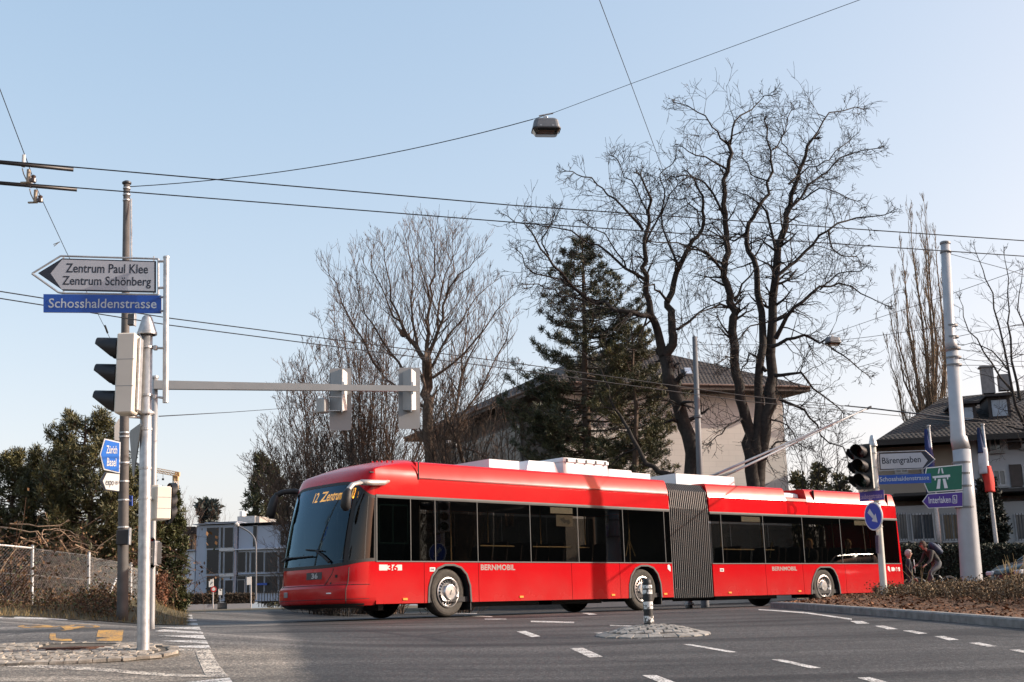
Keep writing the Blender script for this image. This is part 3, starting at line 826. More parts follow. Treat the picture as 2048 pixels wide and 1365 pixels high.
tr.build('window_rail', TRIMG, bus)
# ---- trailer section
tb_ = MB()
for p in lower(T0, T1, [archT], [1.99, 3.49, 5.30]): panel(tb_, BB, NB, p)
panel(tb_, BB, -NB, [(T1, .28), (T0, .28), (T0, ZW0-.02), (T1, ZW0-.02)], W)
Pf = prof(); NOT = (3.02, 3.90)
shell(tb_, BB, 0, NOT[0], Pf); shell(tb_, BB, NOT[1], T1, Pf)
Pn = Pf[:5]+[(.03, 2.80), (W-.03, 2.80)]+Pf[-5:]
shell(tb_, BB, NOT[0], NOT[1], Pn)
for s in (0, NOT[0], NOT[1]): tb_.add([BB(s, y, z) for y, z in Pf], [tuple(range(len(Pf)))])
# rear cap
def ringR(ds, k):
    L = [(0, .28), (0, 1.1), (0, 2.37)]+Pf[1:-1]+[(W, 2.37), (W, 1.1), (W, .28)]
    out = []
    for y, z in L:
        yy = 1.275+(y-1.275)*(1-k); zz = z if z < 2.4 else 2.4+(z-2.4)*(1-k*.9)
        out.append(BB(T1+ds-.10*max(0, (zz-1.0)/2), yy, zz))
    return out
def side_red():
    L = [(0, .28), (0, 1.1), (0, 2.37)]+Pf[1:-1]+[(W, 2.37), (W, 1.1), (W, .28)]
    return [BB(T1-.03, y, z) for y, z in L]
tb_.loft([side_red()]+[ringR(d, k) for d, k in ((.06, 0), (.10, .015), (.145, .05), (.175, .12), (.19, .3), (.195, .99))], False, False)
TBo = tb_.build('rear_body', RED, bus, smooth=True, merge=True)
sm = MB()
for s in (1.99, 3.49, 5.30): sm.box(BB(s, .012, .68), .014, .01, .78, UB, NB)
for s in (4.21, 7.55): sm.box(BB(s, .04, 2.89), .010, .08, .32, UB, NB)
build_each(sm, 'panel_seam', RUB, TBo)
tw = [0.03, .40, 2.0, 3.59, 5.215, 6.55, T1-.02]
for i, (a, b) in enumerate(zip(tw, tw[1:])):
    q = MB(); q.plate([BB(a+.012, .004, ZW0-.01), BB(b-.012, .004, ZW0-.01), BB(b-.012, .004, ZW1), BB(a+.012, .004, ZW1)], NB, .004); q.build('side_window', TINT, bus)
    q = MB(); q.plate([BB(b-.012, W, ZW0), BB(a+.012, W, ZW0), BB(a+.012, W, ZW1), BB(b-.012, W, ZW1)], -NB, .004); q.build('far_side_window', TINT, bus)
tr = MB()
for s in tw[1:-2]: tr.box(BB(s, -.003, (ZW0+ZW1)/2), .012, .014, ZW1-ZW0, UB, NB)
tr.box(BB((T0+T1)/2, -.006, ZW0-.018), T1-T0, .016, .020, UB, NB)
build_each(tr, 'window_trim', TRIML, bus)
tr = MB()
tr.loft([[BB(s, y, z) for y, z in ((.01, 2.303), (-.012, 2.303), (-.016, 2.335), (-.006, 2.366), (.01, 2.366))] for s in (T0, T1)], False)
tr.build('window_rail', TRIMG, bus)
# ---- bellows
bl_ = MB(); NF = 21
A0, A1 = S1, 0.0
def brg(t, ins_):
    L = [(.02, .26), (.02, 1.2), (.02, 2.4), (.06, 2.85), (.2, 3.03), (.7, 3.07), (1.275, 3.08)]
    L = L+[(W-a, b) for a, b in reversed(L[:-1])]+[(W-.2, .22), (.2, .22)]
    out = []
    for y, z in L:
        yy = y+(ins_ if y < 1.275 else -ins_ if y > 1.275 else 0); zz = z-(ins_ if z > 2.9 else -ins_ if z < .3 else 0)
        a = BA(S1, yy, zz); b = BB(0, yy, zz); out.append(a+(b-a)*t)
    return out
rings = []
for k in range(NF):
    for u, i_ in ((.04, .095), (.28, .02), (.40, 0), (.60, 0), (.72, .02), (.96, .095)): rings.append(brg((k+u)/NF, i_))
bl_.loft(rings, True, True)
nr_ = len(rings[0])
for i in range(len(rings)-1):
    if i % 6 == 2:
        for j in range(nr_): bl_.m[i*nr_+j] = 1
bl_.build('bellows', [M('bellows_fabric', (.02, .021, .023), .4, 0, .15, 5), M('bellows_rib', (.15, .153, .157), .35, .2, .1, 5)], bus)
# ---- bumper-level floor, interior
for B, a, b, U, N_, full in ((BA, -1.7, S1, UA, NA, 1), (BB, 0, T1, UB, NB, 0)):
    f = MB(); f.box(B((a+b)/2, W/2, .34), b-a, W-.12, .10, U, N_); f.build('floor_pan', INT_D, bus)
    f = MB(); f.box(B((a+b)/2+(.2 if full else 0), W/2, 2.38), b-a-(.5 if full else 0), W-.06, .02, U, N_); f.build('ceiling_lining', INT_L, bus)
    for y_ in (.045, W-.045):
        for c0, c1 in (((a, -.58), (.64, 5.30), (6.54, b)) if full else ((a, 3.7), (5.06, b))):
            f = MB(); f.box(B((c0+c1)/2, y_, .72), c1-c0, .02, .66, U, N_); f.build('inner_lining', INT_D, bus)
ch = MB()
for s, l in ((1.9, 2.2), (4.2, 1.6)): ch.box(BA(s, 1.3, .26), l, 1.5, .14, UA, NA)
for s in (-1.5, .75): ch.box(BA(s, .5, .24), .12, .5, .16, UA, NA)
ch.box(BB(1.8, 1.3, .26), 2.4, 1.5, .14, UB, NB); ch.box(BB(6.3, 1.3, .26), 1.6, 1.6, .14, UB, NB)
build_each(ch, 'chassis_box', INT_D, bus)
def seat(B, U, N_, s, Y, face=-1):
    q = MB()
    q.bbox(B(s, Y, .82), .42, .44, .09, U, N_, UP, .02)
    c = B(s-face*.22, Y, 1.18); tilt = (UP+U*(-face)*.15).normalized()
    q.bbox(c, .07, .43, .72, U, N_, tilt, .025)
    q.box(B(s, Y, .58), .08, .3, .4, U, N_)
    q.build('seat', SEATM, bus)
for s in (1.5, 2.35, 3.2, 4.6): 
    seat(BA, UA, NA, s, .36); seat(BA, UA, NA, s, .84); seat(BA, UA, NA, s, 2.1)
for s in (1.0, 2.5, 3.35, 4.3, 5.15, 6.0, 6.85):
    seat(BB, UB, NB, s, .36); seat(BB, UB, NB, s, .84); seat(BB, UB, NB, s, 2.1)
seat(BA, UA, NA, -1.05, .62)
gp = MB()
for s, y in ((.9, 1.0), (2.0, 1.05), (3.6, 1.05), (5.0, 1.0), (6.1, .6)): gp.tube([BA(s, y, .4), BA(s, y, 2.37)], .016, 6)
gp.tube([BA(5.62, .3, 1.25), BA(5.76, .3, 1.65), BA(5.95, .3, 1.25)], .016, 6)
for a, b in ((.95, 1.9), (2.45, 3.6), (3.85, 4.2)): gp.tube([BA(a, .10, 1.42), BA(b, .10, 1.42)], .014, 6)
build_each(gp, 'grab_rail', GRAB, bus)
gp = MB()
for s, y in ((.6, 1.0), (1.35, .9), (3.1, 1.0), (4.9, 1.0), (6.2, 1.0)): gp.tube([BB(s, y, .4), BB(s, y, 2.37)], .016, 6)
for s in (2.75, 4.35, 5.95): gp.tube([BB(s-.14, .35, 1.25), BB(s-.02, .35, 1.66), BB(s+.1, .35, 1.25)], .014, 6)
for a, b in ((.5, 1.7), (2.1, 2.5)): gp.tube([BB(a, .10, 1.435), BB(b, .10, 1.435)], .014, 6)
build_each(gp, 'grab_rail', GRAB, bus)
PST = M('notice_cream', (.8, .76, .6), .6, 0, .05)
for B, N_, s0, s1, z0, z1 in ((BA, NA, 2.93, 3.62, 2.15, 2.28), (BB, NB, 1.2, 1.92, 2.14, 2.27), (BB, NB, 5.9, 6.5, 2.14, 2.27)):
    q = MB(); q.plate([B(s0, .012, z0), B(s1, .012, z0), B(s1, .012, z1), B(s0, .012, z1)], N_, .004); q.build('window_notice', PST, bus)
q = MB(); q.plate([BA(3.1, .014, 1.87), BA(3.62, .014, 1.87), BA(3.62, .014, 2.12), BA(3.1, .014, 2.12)], NA, .004); nb = q.build('window_poster', M('poster_cream', (.34, .30, .23), .6, 0, .1), bus)
q = MB(); q.add([BA(s, .009, z) for s, z in ((3.2, 2.03), (3.33, 2.07), (3.42, 1.99), (3.36, 1.93), (3.28, 1.98))], [(0, 1, 2, 3, 4)]); q.add([BA(s, .009, z) for s, z in ((3.38, 2.0), (3.5, 2.03), (3.55, 1.95), (3.46, 1.91))], [(0, 1, 2, 3)])
q.build('poster_print', M('print_grey', (.12, .12, .11), .6), nb)
# cab: dashboard, wheel, partition
q = MB(); q.loft([[S(t, z, -o) for t in [math.radians(-60+k*10) for k in range(13)]] for z, o in ((.9, .06), (1.12, .12), (1.16, .5), (.8, .6))], False, False); q.build('dashboard', INT_D, bus)
q = MB(); c = BA(-1.62, .62, 1.22); ax = (UP*.8+UA*.6).normalized(); x = ax.orthogonal().normalized(); y = ax.cross(x)
q.tube([c+(x*math.cos(k/20*6.2832)+y*math.sin(k/20*6.2832))*.22 for k in range(21)], .014, 6); q.tube([c-ax*.3, c], .03, 6); q.build('steering_wheel', RUB, bus)
q = MB(); q.box(BA(-.6, 1.0, 1.4), .03, 1.7, 1.9, UA, NA); q.build('cab_partition', INT_D, bus)
# ---- wheels
def wheel(B, U, N_, s, near, kind, steer=0.):
    y = .06 if near else W-.06; n = N_ if near else -N_
    c = B(s, y, .478)
    if steer:
        n = Matrix.Rotation(steer, 3, 'Z') @ n
    e = bpy.data.objects.new('wheel', None); col.objects.link(e); e.parent = bus; e.empty_display_size = .1
    t = MB(); wd = .285
    t.lathe(c, n, [(.29, -wd+.01), (.42, -wd), (.462, -wd+.03), (.478, -wd+.07), (.478, -.07), (.465, -.03), (.44, -.006), (.40, .004), (.36, .0), (.325, -.01), (.295, -.02)], 40)
    t.build('tyre', TYRE, e, smooth=True)
    r = MB()
    if kind == 'front':
        r.lathe(c, n, [(.30, -.03), (.30, .012), (.28, .02), (.262, -.02), (.25, -.06), (.20, -.02), (.165, .06), (.15, .085), (.135, .09), (.13, .082), (.05, .085), (.0, .087)], 40)
        holes = (20, .222, -.03, .016, .028)
    else:
        r.lathe(c, n, [(.30, -.03), (.30, .01), (.275, .015), (.262, -.03), (.25, -.05), (.15, -.035), (.14, .0), (.12, .015), (.0, .018)], 40)
        holes = (18, .205, -.035, .012, .035)
    rb = r.build('rim', RIM, e, smooth=True)
    h = MB(); x = n.orthogonal().normalized(); yv = n.cross(x)
    for k in range(holes[0]):
        a = 2*math.pi*k/holes[0]; d = x*math.cos(a)+yv*math.sin(a); tt = n.cross(d)
        h.bbox(c+d*holes[1]+n*(holes[2]+.004), holes[4]*2, holes[3]*2, .02, (d-n*.55 if kind == 'front' else d).normalized(), tt, n, .004)
    h.build('rim_slots', INT_D, e)
    if kind == 'front' and near:
        h = MB(); h.bbox(c+n*.088, .10, .026, .008, (x*.8+yv*.6).normalized(), n.cross((x*.8+yv*.6).normalized()), n, .003); h.build('hub_badge', TRIML, e)
    if near:
        h = MB(); h.box(c-n*.45, .9, .55, .95, U, N_); 
wheel(BA, UA, NA, 0.03, True, 'front', .06); wheel(BA, UA, NA, 0.03, False, 'front', .06)
wheel(BA, UA, NA, 5.90, True, 'rear'); wheel(BA, UA, NA, 5.90, False, 'rear')
wheel(BB, UB, NB, 4.40, True, 'rear'); wheel(BB, UB, NB, 4.40, False, 'rear')
for B, U, N_, ar, s in ((BA, UA, NA, archF, 0.03), (BA, UA, NA, archM, 5.9), (BB, UB, NB, archT, 4.4)):
    q = MB(); q.loft([[B(a+(.03 if a < s else -.03)*0, y, z) for y, z in ((.0, b), (-.014, b), (-.014, b+.0), )] for a, b in ar], False, False)
    o = []
    for i, (a, b) in enumerate(ar):
        p = ar[max(0, i-1)]; n_ = ar[min(len(ar)-1, i+1)]; d = Vector((n_[0]-p[0], n_[1]-p[1])).normalized(); nn = Vector((-d.y, d.x))
        o.append([B(a, .03, b), B(a, -.014, b), B(a+nn.x*.04, -.014, b+nn.y*.04), B(a+nn.x*.04, .005, b+nn.y*.04)])
    q = MB(); q.loft(o, False, False); q.build('wheel_arch_trim', TRIMG, bus)
    q = MB(); q.loft([[B(a, y, b) for y in (.02, .75)] for a, b in ar], False, False); q.add([B(a, .75, b) for a, b in ar], [tuple(range(len(ar)))]); q.build('wheel_housing', INT_D, bus)
    mf = MB(); mf.box(B(ar[-1][0]+.03, .2, .22), .02, .35, .2, U, N_); mf.build('mud_flap', RUB, bus)
# ---- lettering, number plates, marker lamps, badges
def sp(f, px, py): return f(px, py)
def rect_side(B, N_, s0, z0, s1, z1, mat, name, par, off=.003):
    q = MB(); q.plate([B(s0, -off, z0), B(s1, -off, z0), B(s1, -off, z1), B(s0, -off, z1)], N_, .002); return q.build(name, mat, par)
PLG = M('plate_pale', (.52, .50, .48), .5); LGREY = M('lettering_grey', (.27, .19, .18), .5); BADGE = M('badge_white', (.6, .6, .6), .5)
pn = rect_side(BA, NA, -1.72, .91, -1.17, 1.02, PLG, 'fleet_plate', FB)
q = MB(); text_uv(q, '36', lambda u, v: BA(u, -.006, v), -1.52, -1.27, .90, 1.03, .03); q.build('fleet_number', RED, pn)
pn = rect_side(BB, NB, 7.42, .865, 7.83, .975, PLG, 'fleet_plate', TBo)
q = MB(); text_uv(q, '36', lambda u, v: BB(u, -.006, v), 7.56, 7.76, .86, .98, .03); q.build('fleet_number', RED, pn)
for B, a, b, z0, z1, par in ((BA, .86, 1.82, .915, 1.03, FB), (BB, 2.24, 3.24, .895, 1.0, TBo)):
    q = MB(); text_uv(q, 'BERNMOBIL', lambda u, v: B(u, -.003, v), a, b, z0, z1, .03); q.build('operator_lettering', LGREY, par)
for B, N_, s, z, par in ((BA, NA, -.41, .93, FB), (BB, NB, .33, .92, TBo)):
    b_ = rect_side(B, N_, s-.07, z-.04, s+.07, z+.04, BADGE, 'door_badge', par)
    q = MB(); text_uv(q, 'DKK', lambda u, v: B(u, -.006, v), s-.05, s+.05, z-.02, z+.02, .02); q.build('badge_lettering', LETB, b_)
for B, N_, s, z, par in ((BA, NA, 6.80, .97, FB), (BB, NB, 7.30, .93, TBo)):
    q = MB(); q.plate([B(s-.05, -.004, z-.03), B(s+.05, -.004, z-.09), B(s+.05, -.004, z+.03), B(s, -.004, z+.08), B(s-.05, -.004, z+.06)], N_, .003); q.build('side_badge', BADGE, par)
for B, N_, s, z, par in ((BA, NA, -1.1, .36, FB), (BA, NA, 1.98, .36, FB), (BA, NA, 4.81, .36, FB), (BA, NA, 6.62, .36, FB), (BB, NB, .57, .36, TBo), (BB, NB, 3.28, .36, TBo)):
    q = MB(); q.bbox(B(s, -.004, z), .12, .02, .045, UA if B is BA else UB, N_, UP, .006); q.build('marker_light', AMB, par)
# ---- mirrors
SILV = M('mirror_arm_silver', (.50, .47, .44), .35, .5, .06)
def loft_path(mb, pts, secs, u, v):
    rings = []
    for p, (a, b) in zip(pts, secs):
        rings.append([p+u*math.cos(k*math.pi/5)*a+v*math.sin(k*math.pi/5)*b for k in range(10)])
    mb.loft(rings)
mp_ = lambda px, py, Y: BA(sA(px, py, Y)[0], Y, sA(px, py, Y)[1])
q = MB()
pts = [mp_(779, 963, -.03), mp_(768, 966, -.08), mp_(745, 966, -.16), mp_(722, 965, -.22), mp_(706, 969, -.28), mp_(698, 978, -.30), mp_(694, 990, -.30)]
loft_path(q, pts[:4], [(.02, .02), (.05, .055), (.055, .06), (.05, .055)], NA, UP)
loft_path(q, pts[3:], [(.05, .055), (.05, .05), (.05, .05), (.05, .045)], NA, (UP*.6-UA*.8).normalized())
MA = q.build('mirror', SILV, bus, smooth=True)
q = MB(); loft_path(q, [mp_(696, 977, -.29), mp_(694, 984, -.30), mp_(692, 1000, -.30), mp_(691, 1014, -.30), mp_(692, 1022, -.30)], [(.05, .04), (.10, .075), (.11, .10), (.10, .10), (.05, .05)], NA, UA)
q.build('mirror_housing', RUB, MA, smooth=True)
q = MB(); Yf = 2.85
pf = lambda px, py, Y: BA(sA(px, py, Y)[0], Y, sA(px, py, Y)[1])
pts = [pf(616, 1012, 2.45), pf(612, 996, 2.55), pf(605, 986, 2.65), pf(588, 983, 2.75), pf(566, 985, 2.85), pf(551, 992, 2.9)]
q.tube(pts, [.045, .055, .06, .06, .06, .06], 8)
MBo = q.build('mirror', RUB, bus, smooth=True)
q = MB(); loft_path(q, [pf(553, 988, 2.9), pf(549, 998, 2.9), pf(545, 1012, 2.9), pf(542, 1028, 2.9), pf(543, 1038, 2.9)], [(.05, .04), (.09, .09), (.10, .10), (.09, .10), (.04, .05)], NA, UA)
q.build('mirror_housing', RUB, MBo, smooth=True)
# ---- wipers
def ws(px, py, off=.04):
    t, z = thz(px, py); return S(t, z, off)
for a in ([(660, 1126), (648, 1112), (635, 1104)], [(569, 1126), (578, 1118), (590, 1115)]):
    q = MB(); q.tube([ws(*p, .05) for p in a], [.03, .024, .018], 6)
    w_ = q.build('wiper', RUB, bus)
    b_ = [(598, 1103), (618, 1102), (647, 1101)] if a[0][0] > 600 else [(585, 1117), (605, 1115), (629, 1114)]
    q = MB(); q.tube([ws(*p, .045) for p in b_], .014, 5); q.build('wiper_blade', RUB, w_)
# ---- roof boxes
def rbox(B, U, N_, s0, s1, y0, y1, z0, z1, ta=0., lid=False, mat=ROOFW):
    q = MB()
    q.loft([[B(s0, y0, z0), B(s1, y0, z0), B(s1, y1, z0), B(s0, y1, z0)], [B(s0+ta, y0+ta*.3, z1), B(s1-ta, y0+ta*.3, z1), B(s1-ta, y1-ta, z1), B(s0+ta, y1-ta, z1)]])
    if lid: q.box(B((s0+s1)/2, (y0+y1)/2, z1-.06), s1-s0+.05, y1-y0+.05, .07, U, N_)
    o = q.build('roof_box', mat, bus)
    if lid:
        h = MB()
        for k in range(5): h.box(B(s0+.1+(s1-s0-.2)*k/4, y0-.032, z1-.07), .04, .02, .09, U, N_)
        build_each(h, 'lid_latch', DARKM, o)
    return o
y_ = .75
def bx_px(f, x0, x1, yt, Y): 
    a = f(x0, yt, Y); b = f(x1, yt, Y); return a[0], b[0], (a[1]+b[1])/2
a, b, z = bx_px(sA, 985, 1038, 921, .6); rbox(BA, UA, NA, a-.1, b, .6, 1.9, 3.09, z)
a, b, z = bx_px(sA, 1052, 1118, 923, .5); rbox(BA, UA, NA, a, b, .5, 1.9, 3.08, z, .12)
a, b, z = bx_px(sA, 1126, 1214, 919, .5); rbox(BA, UA, NA, a, b, .5, 2.0, 3.08, z, 0, True)
a, b, z = bx_px(sA, 1216, 1266, 940, .5); rbox(BA, UA, NA, a, b, .5, 1.9, 3.08, z, .05)
a, b, z = bx_px(sA, 1262, 1300, 947, .5); rbox(BA, UA, NA, a, b, .5, 1.7, 3.08, z)
a, b, z = bx_px(sB, 1416, 1468, 953, .55); rbox(BB, UB, NB, -.55, b, .55, 2.0, 3.08, z)
q = MB(); q.loft([[BB(s, .35+dy, zz) for dy, zz in ((0, 2.80), (-.08, 2.86), (-.06, 2.95), (.1, 3.0), (.5, 3.0), (.6, 2.8))] for s in (3.06, 3.86)]); q.build('roof_duct', ROOFW, bus)
# ---- trolley poles
PB = [BB(1.15, .85, 3.25), BB(1.15, 1.55, 3.25)]
TIP = [PZ(1722, 823, 5.45), PZ(1738, 816, 5.45)]
POLEM = M('trolley_pole_grey', (.30, .32, .35), .45, .1, .05)
for b0, t1 in zip(PB, TIP):
    q = MB(); q.tube([b0+(t1-b0)*k for k in (0, .3, .7, 1)], [.036, .032, .025, .018], 8)
    po = q.build('trolley_pole', POLEM, bus, smooth=True)
    q = MB(); q.lathe(b0-UP*.15, (0, 0, 1), [(.16, -.05), (.16, .06), (.1, .1), (.06, .2), (0, .2)], 14)
    d = (t1-b0).normalized()
    for k in (-.08, .08): q.tube([b0+NB*k-UB*.35-UP*.02, b0+NB*k+d*.75], .022, 6)
    q.bbox(b0-UB*.25, .5, .2, .14, UB, NB, UP, .02); q.build('pole_base', DARKM, po)
    q = MB(); q.bbox(t1, .16, .05, .07, d, NB, UP, .01); q.build('contact_shoe', DARKM, po)
# ================================================================== left signal pole group
def post(name, label, cat, px0, px1, d, r0, r1=None, mat=GALV, sink=.05, n=20):
    a = P(*px0, d); b = P(*px1, d); t = thing(name, label, cat, a)
    q = MB(); dn = (b-a).normalized()
    q.tube([a-dn*sink, a, a+(b-a)*.5, b], [r0, r0, (r0+(r1 or r0))/2, r1 or r0], n)
    q.build('pole', mat, t, smooth=True)
    return t, a, b, dn
D1 = 12.38
pole1, a, b, dn = post('signal_pole', 'thick galvanised signal pole with conical cap standing on the left cobbled island', 'pole', (286, 1308), (294, 670), D1, .062, .058)
q = MB(); q.lathe(b, dn, [(.085, -.005), (.103, .0), (.103, .025), (.098, .03), (.052, .185), (.035, .205), (0, .212)], 24); q.build('cap', GALV, pole1, smooth=True)
q = MB()
for px, py in ((291, 834),): 
    c = a+(b-a)*((1308-py)/638); q.lathe(c, dn, [(.06, -.02), (.075, -.02), (.075, -.012), (.09, -.01), (.09, .012), (.06, .014)], 20)
for py in (697, 797, 867, 946, 1006): 
    c = a+(b-a)*((1308-py)/638); q.lathe(c, dn, [(.058, -.012), (.067, -.012), (.067, .012), (.058, .012)], 20)
build_each(q, 'clamp_ring', GALV, pole1)
# sign tube held off the pole
st0, st1 = P(331, 806, D1), P(332.5, 517, D1)
q = MB(); q.tube([st0, st1], .03, 16); q.lathe(st1, (0, 0, 1), [(.03, 0), (.034, 0), (.034, .02), (0, .022)], 16)
for py in (697, 797):
    c = a+(b-a)*((1308-py)/638); e = P(331.5, py, D1); q.tube([c, e], .013, 8); q.bbox((c*.55+e*.45), .04, .05, .05, be=.006)
tb1 = q.build('sign_tube', GALV, pole1, smooth=False)
# direction sign
FZ = Frame(P(200, 550, D1-.02), math.radians(9))
sg = thing('direction_sign', 'grey arrow sign pointing left reading Zentrum Paul Klee, Zentrum Schönberg', 'direction sign', P(200, 587, D1-.02))
def c1(l): return [(x/3.25, 480+y/3.25) for x, y in l]
out = c1([(208, 220), (395, 105), (420, 106), (1028, 124), (1028, 356), (410, 347), (380, 342)])
q = MB(); pts = [FZ.pt(*FZ.uv(*p)) for p in out]
for i in range(len(pts)): q.tube([pts[i], pts[(i+1) % len(pts)]], .011, 8)
for x0, x1, y in ((1028, 1062, 140), (1028, 1062, 312)):
    q.tube([FZ.px(*c1([(x0, y)])[0]), FZ.px(*c1([(x1, y)])[0])], .014, 8)
for x in (413, 1000): q.tube([FZ.px(*c1([(x, 108)])[0]), FZ.px(*c1([(x, 348)])[0])], .008, 6)
q.build('tube_frame', GALV, sg)
q = MB(); poly_px(q, FZ, c1([(248, 218), (405, 122), (1015, 140), (1015, 345), (412, 332)]), .008, .012, 0, 1); q.build('board', [LETB, GREYP], sg)
q = MB(); poly_px(q, FZ, c1([(405, 130), (1003, 147), (1003, 335), (402, 323), (330, 220)]), .010, .002); q.build('reflective_face', M('sign_face_grey', (.40, .42, .47), .4, 0, .05), sg)
q = MB(); poly_px(q, FZ, c1([(258, 218), (404, 130), (330, 220), (402, 323)]), .011, .002); q.build('arrow_head', LETB, sg)
q = MB()
for s, x0, yb, x1, yc in (('Zentrum Paul Klee', 428, 214, 963, 155), ('Zentrum Schönberg', 405, 294, 982, 237)):
    (X0, YB), (X1, YC) = c1([(x0, yb), (x1, yc)]); text_px(q, FZ, s, X0, YB, X1, YC, .0112, .012)
q.build('lettering', LETB, sg)
# street name plate
def name_plate(name, label, pts, d, yaw, text, box, mat, letm, bold=.008, off=.0, edge=None):
    fr = Frame(P(sum(p[0] for p in pts)/len(pts), sum(p[1] for p in pts)/len(pts), d), yaw)
    t = thing(name, label, 'street sign', fr.o)
    q = MB(); poly_px(q, fr, pts, off, .02, 0, 1); q.build('board', [mat, GREYP], t)
    q = MB(); text_px(q, fr, text, *box, off+.004, bold); q.build('lettering', letm, t)
    return t, fr
sn, f_ = name_plate('street_name_sign', 'wide dark blue street name plate reading Schosshaldenstrasse under the arrow sign at left', c1([(282, 353), (1049, 362), (1049, 477), (282, 471)]), D1-.03, math.radians(8), 'Schosshaldenstrasse', (97, 616, 313, 597.5), BLUE, M('letter_grey', (.42, .48, .55), .5))
q = MB()
for y in (372, 462): q.tube([f_.px(*c1([(1040, y)])[0])-f_.n*.012, P(332, 480+y/3.25, D1)], .012, 6)
q.build('bracket', GALV, sn)

# ------------------------------------------------------------------ traffic lights
def visor(mb, c, fwd, up, r, L, mi=0):
    """half-open sunshade: tube cut away below"""
    s = fwd.cross(up)
    rings = []
    for k, (l, cut) in enumerate(((0, 1.0), (L*.3, .75), (L*.65, .35), (L, .05))):
        amax = math.pi*(.40+.57*cut)
        rings.append([c+fwd*l+(up*math.cos(t)+s*math.sin(t))*r+up*r*.02*k for t in [-amax+2*amax*j/14 for j in range(15)]])
    mb.loft(rings, False, False, mi); 
    mb.loft([[p-(p-c-fwd*((p-c).dot(fwd)))*.04 for p in rg] for rg in reversed(rings)], False, False, mi)
LENS = {'red': M('lens_red', (.05, .004, .004), .2), 'amber': M('lens_amber', (.035, .018, .002), .2), 'green': M('lens_green', (.002, .018, .011), .2)}
def traffic_light(label, c, fwd, w, h, dep, hous, vis=True, vl=.22, group=None, board=None, lens=True):
    """c centre of the front face, fwd facing direction"""
    c = Vector(c); fwd = Vector(fwd).normalized(); up = UP; s = fwd.cross(up).normalized()
    t = thing('traffic_light', label, 'traffic light', c-up*h/2, group)
    q = MB(); q.bbox(c-fwd*dep/2, w, dep, h, s, fwd, up, .012); hb = q.build('housing', hous, t)
    q = MB()
    for k in (-1, 1): q.box(c-fwd*dep/2+up*k*h/6, w+.004, dep*.98, .006, s, fwd, up)
    q.build('housing_joint', GREYP, hb)
    if board:
        q = MB(); q.bbox(c+fwd*.004, board, .016, h+.02, s, fwd, up, .004); q.build('front_board', BLACK, t)
    for k, n_ in ((1, 'red'), (0, 'amber'), (-1, 'green')):
        cc = c+up*k*h/3+fwd*.012
        q = MB(); q.lathe(cc, fwd, [(w*.40, 0), (w*.38, .012), (w*.2, .03), (0, .034)], 18); lb = q.build('lens', LENS[n_], t, smooth=True)
        q = MB(); visor(q, cc+up*.0, fwd, up, w*.47, vl); q.build('visor', BLACK, t, smooth=True)
    return t
CREAM = M('cream_housing', (.66, .62, .54), .5, 0, .05, 4)
FX = Vector((-1, -.02, 0)).normalized()
c = P(238, 750, 12.22)
tl = traffic_light('cream three lamp traffic light with black visors facing left on the left island pole', c, FX, .24, .835, .185, CREAM, vl=.215)
q = MB(); q.bbox(c+Vector((.205, .02, 0)), .03, .10, .76, be=.006); q.tube([P(258, 834, 12.25), P(288, 836, 12.38)], .014, 8)
q.tube([P(279, 668, 12.3), P(284, 680, 12.25), P(279, 705, 12.2), P(275, 712, 12.3)], .006, 5)
q.build('bracket', GALV, tl)
c = P(335, 1008, 12.6)
tl = traffic_light('cream traffic light facing right low behind the left island pole', c, (.80, .60, 0), .22, .34, .16, CREAM, vl=.06)
q = MB(); q.bbox(P(313, 1000, 12.62), .08, .12, .30, be=.008); q.tube([P(292, 1000, 12.4), P(310, 1000, 12.6)], .015, 8); q.build('bracket', CREAM, tl)
# yield sign seen from its edge on the pole
t = thing('give_way_sign', 'grey back of a triangular road sign seen edge on at the left island pole', 'road sign', P(270, 950, 12.5))
fr = Frame(P(268, 905, 12.5), math.radians(-62))
q = MB(); u0 = .36
q.plate([fr.pt(-.30, .235, 0), fr.pt(-.02, -.25, 0), fr.pt(.02, -.25, 0), fr.pt(.30, .235, 0), fr.pt(.26, .265, 0), fr.pt(-.26, .265, 0)][::1], fr.n, .012)
q.build('plate', M('plate_back_dark', (.13, .135, .14), .5, .3), t)
q = MB(); 
for v_ in (.16, -.12): q.tube([fr.pt(.05, v_, -.02), a+(b-a)*((1308-(867 if v_ > 0 else 946))/638)], .014, 6)
q.build('bracket', GALV, t)
# ------------------------------------------------------------------ brown trolley mast on the left with its signs
D2 = 24.0
WOODM = M('brown_mast', (.10, .091, .086), .75, .1, .2, 5, .2, 40)
mast1, ma, mb_, md = post('trolley_mast', 'tall brown weathered mast with dark cap behind the left signs', 'mast', (245, 1217), (253.5, 368), D2, .108, .066, WOODM, .4)
q = MB(); q.lathe(mb_, md, [(.07, -.02), (.095, 0), (.095, .03), (.05, .06), (0, .065)], 18); q.build('cap', DARKM, mast1, smooth=True)
q = MB()
for py in (378, 392, 404, 882, 890, 941, 977, 1013, 1065, 1080): 
    k = (1217-py)/849; c = ma+(mb_-ma)*k; r = .108+(.066-.108)*k; q.lathe(c, md, [(r, -.015), (r+.012, -.015), (r+.012, .015), (r, .015)], 18)
q.tube([P(262, 398, 23.9), P(263, 560, 23.9)], .02, 6)
build_each(q, 'clamp_band', GALV, mast1)
t = thing('cable_box', 'small grey box high on the brown mast below the street name plate', 'box', P(265, 652, 23.9)); q = MB(); q.bbox(P(264, 640, 23.85), .15, .12, .24, be=.015); q.build('case', M('box_grey_dark', (.09, .09, .09), .6), t); q = MB(); q.bbox(P(270, 640, 23.83), .02, .13, .26, be=.004); q.build('rim', GALV, t)
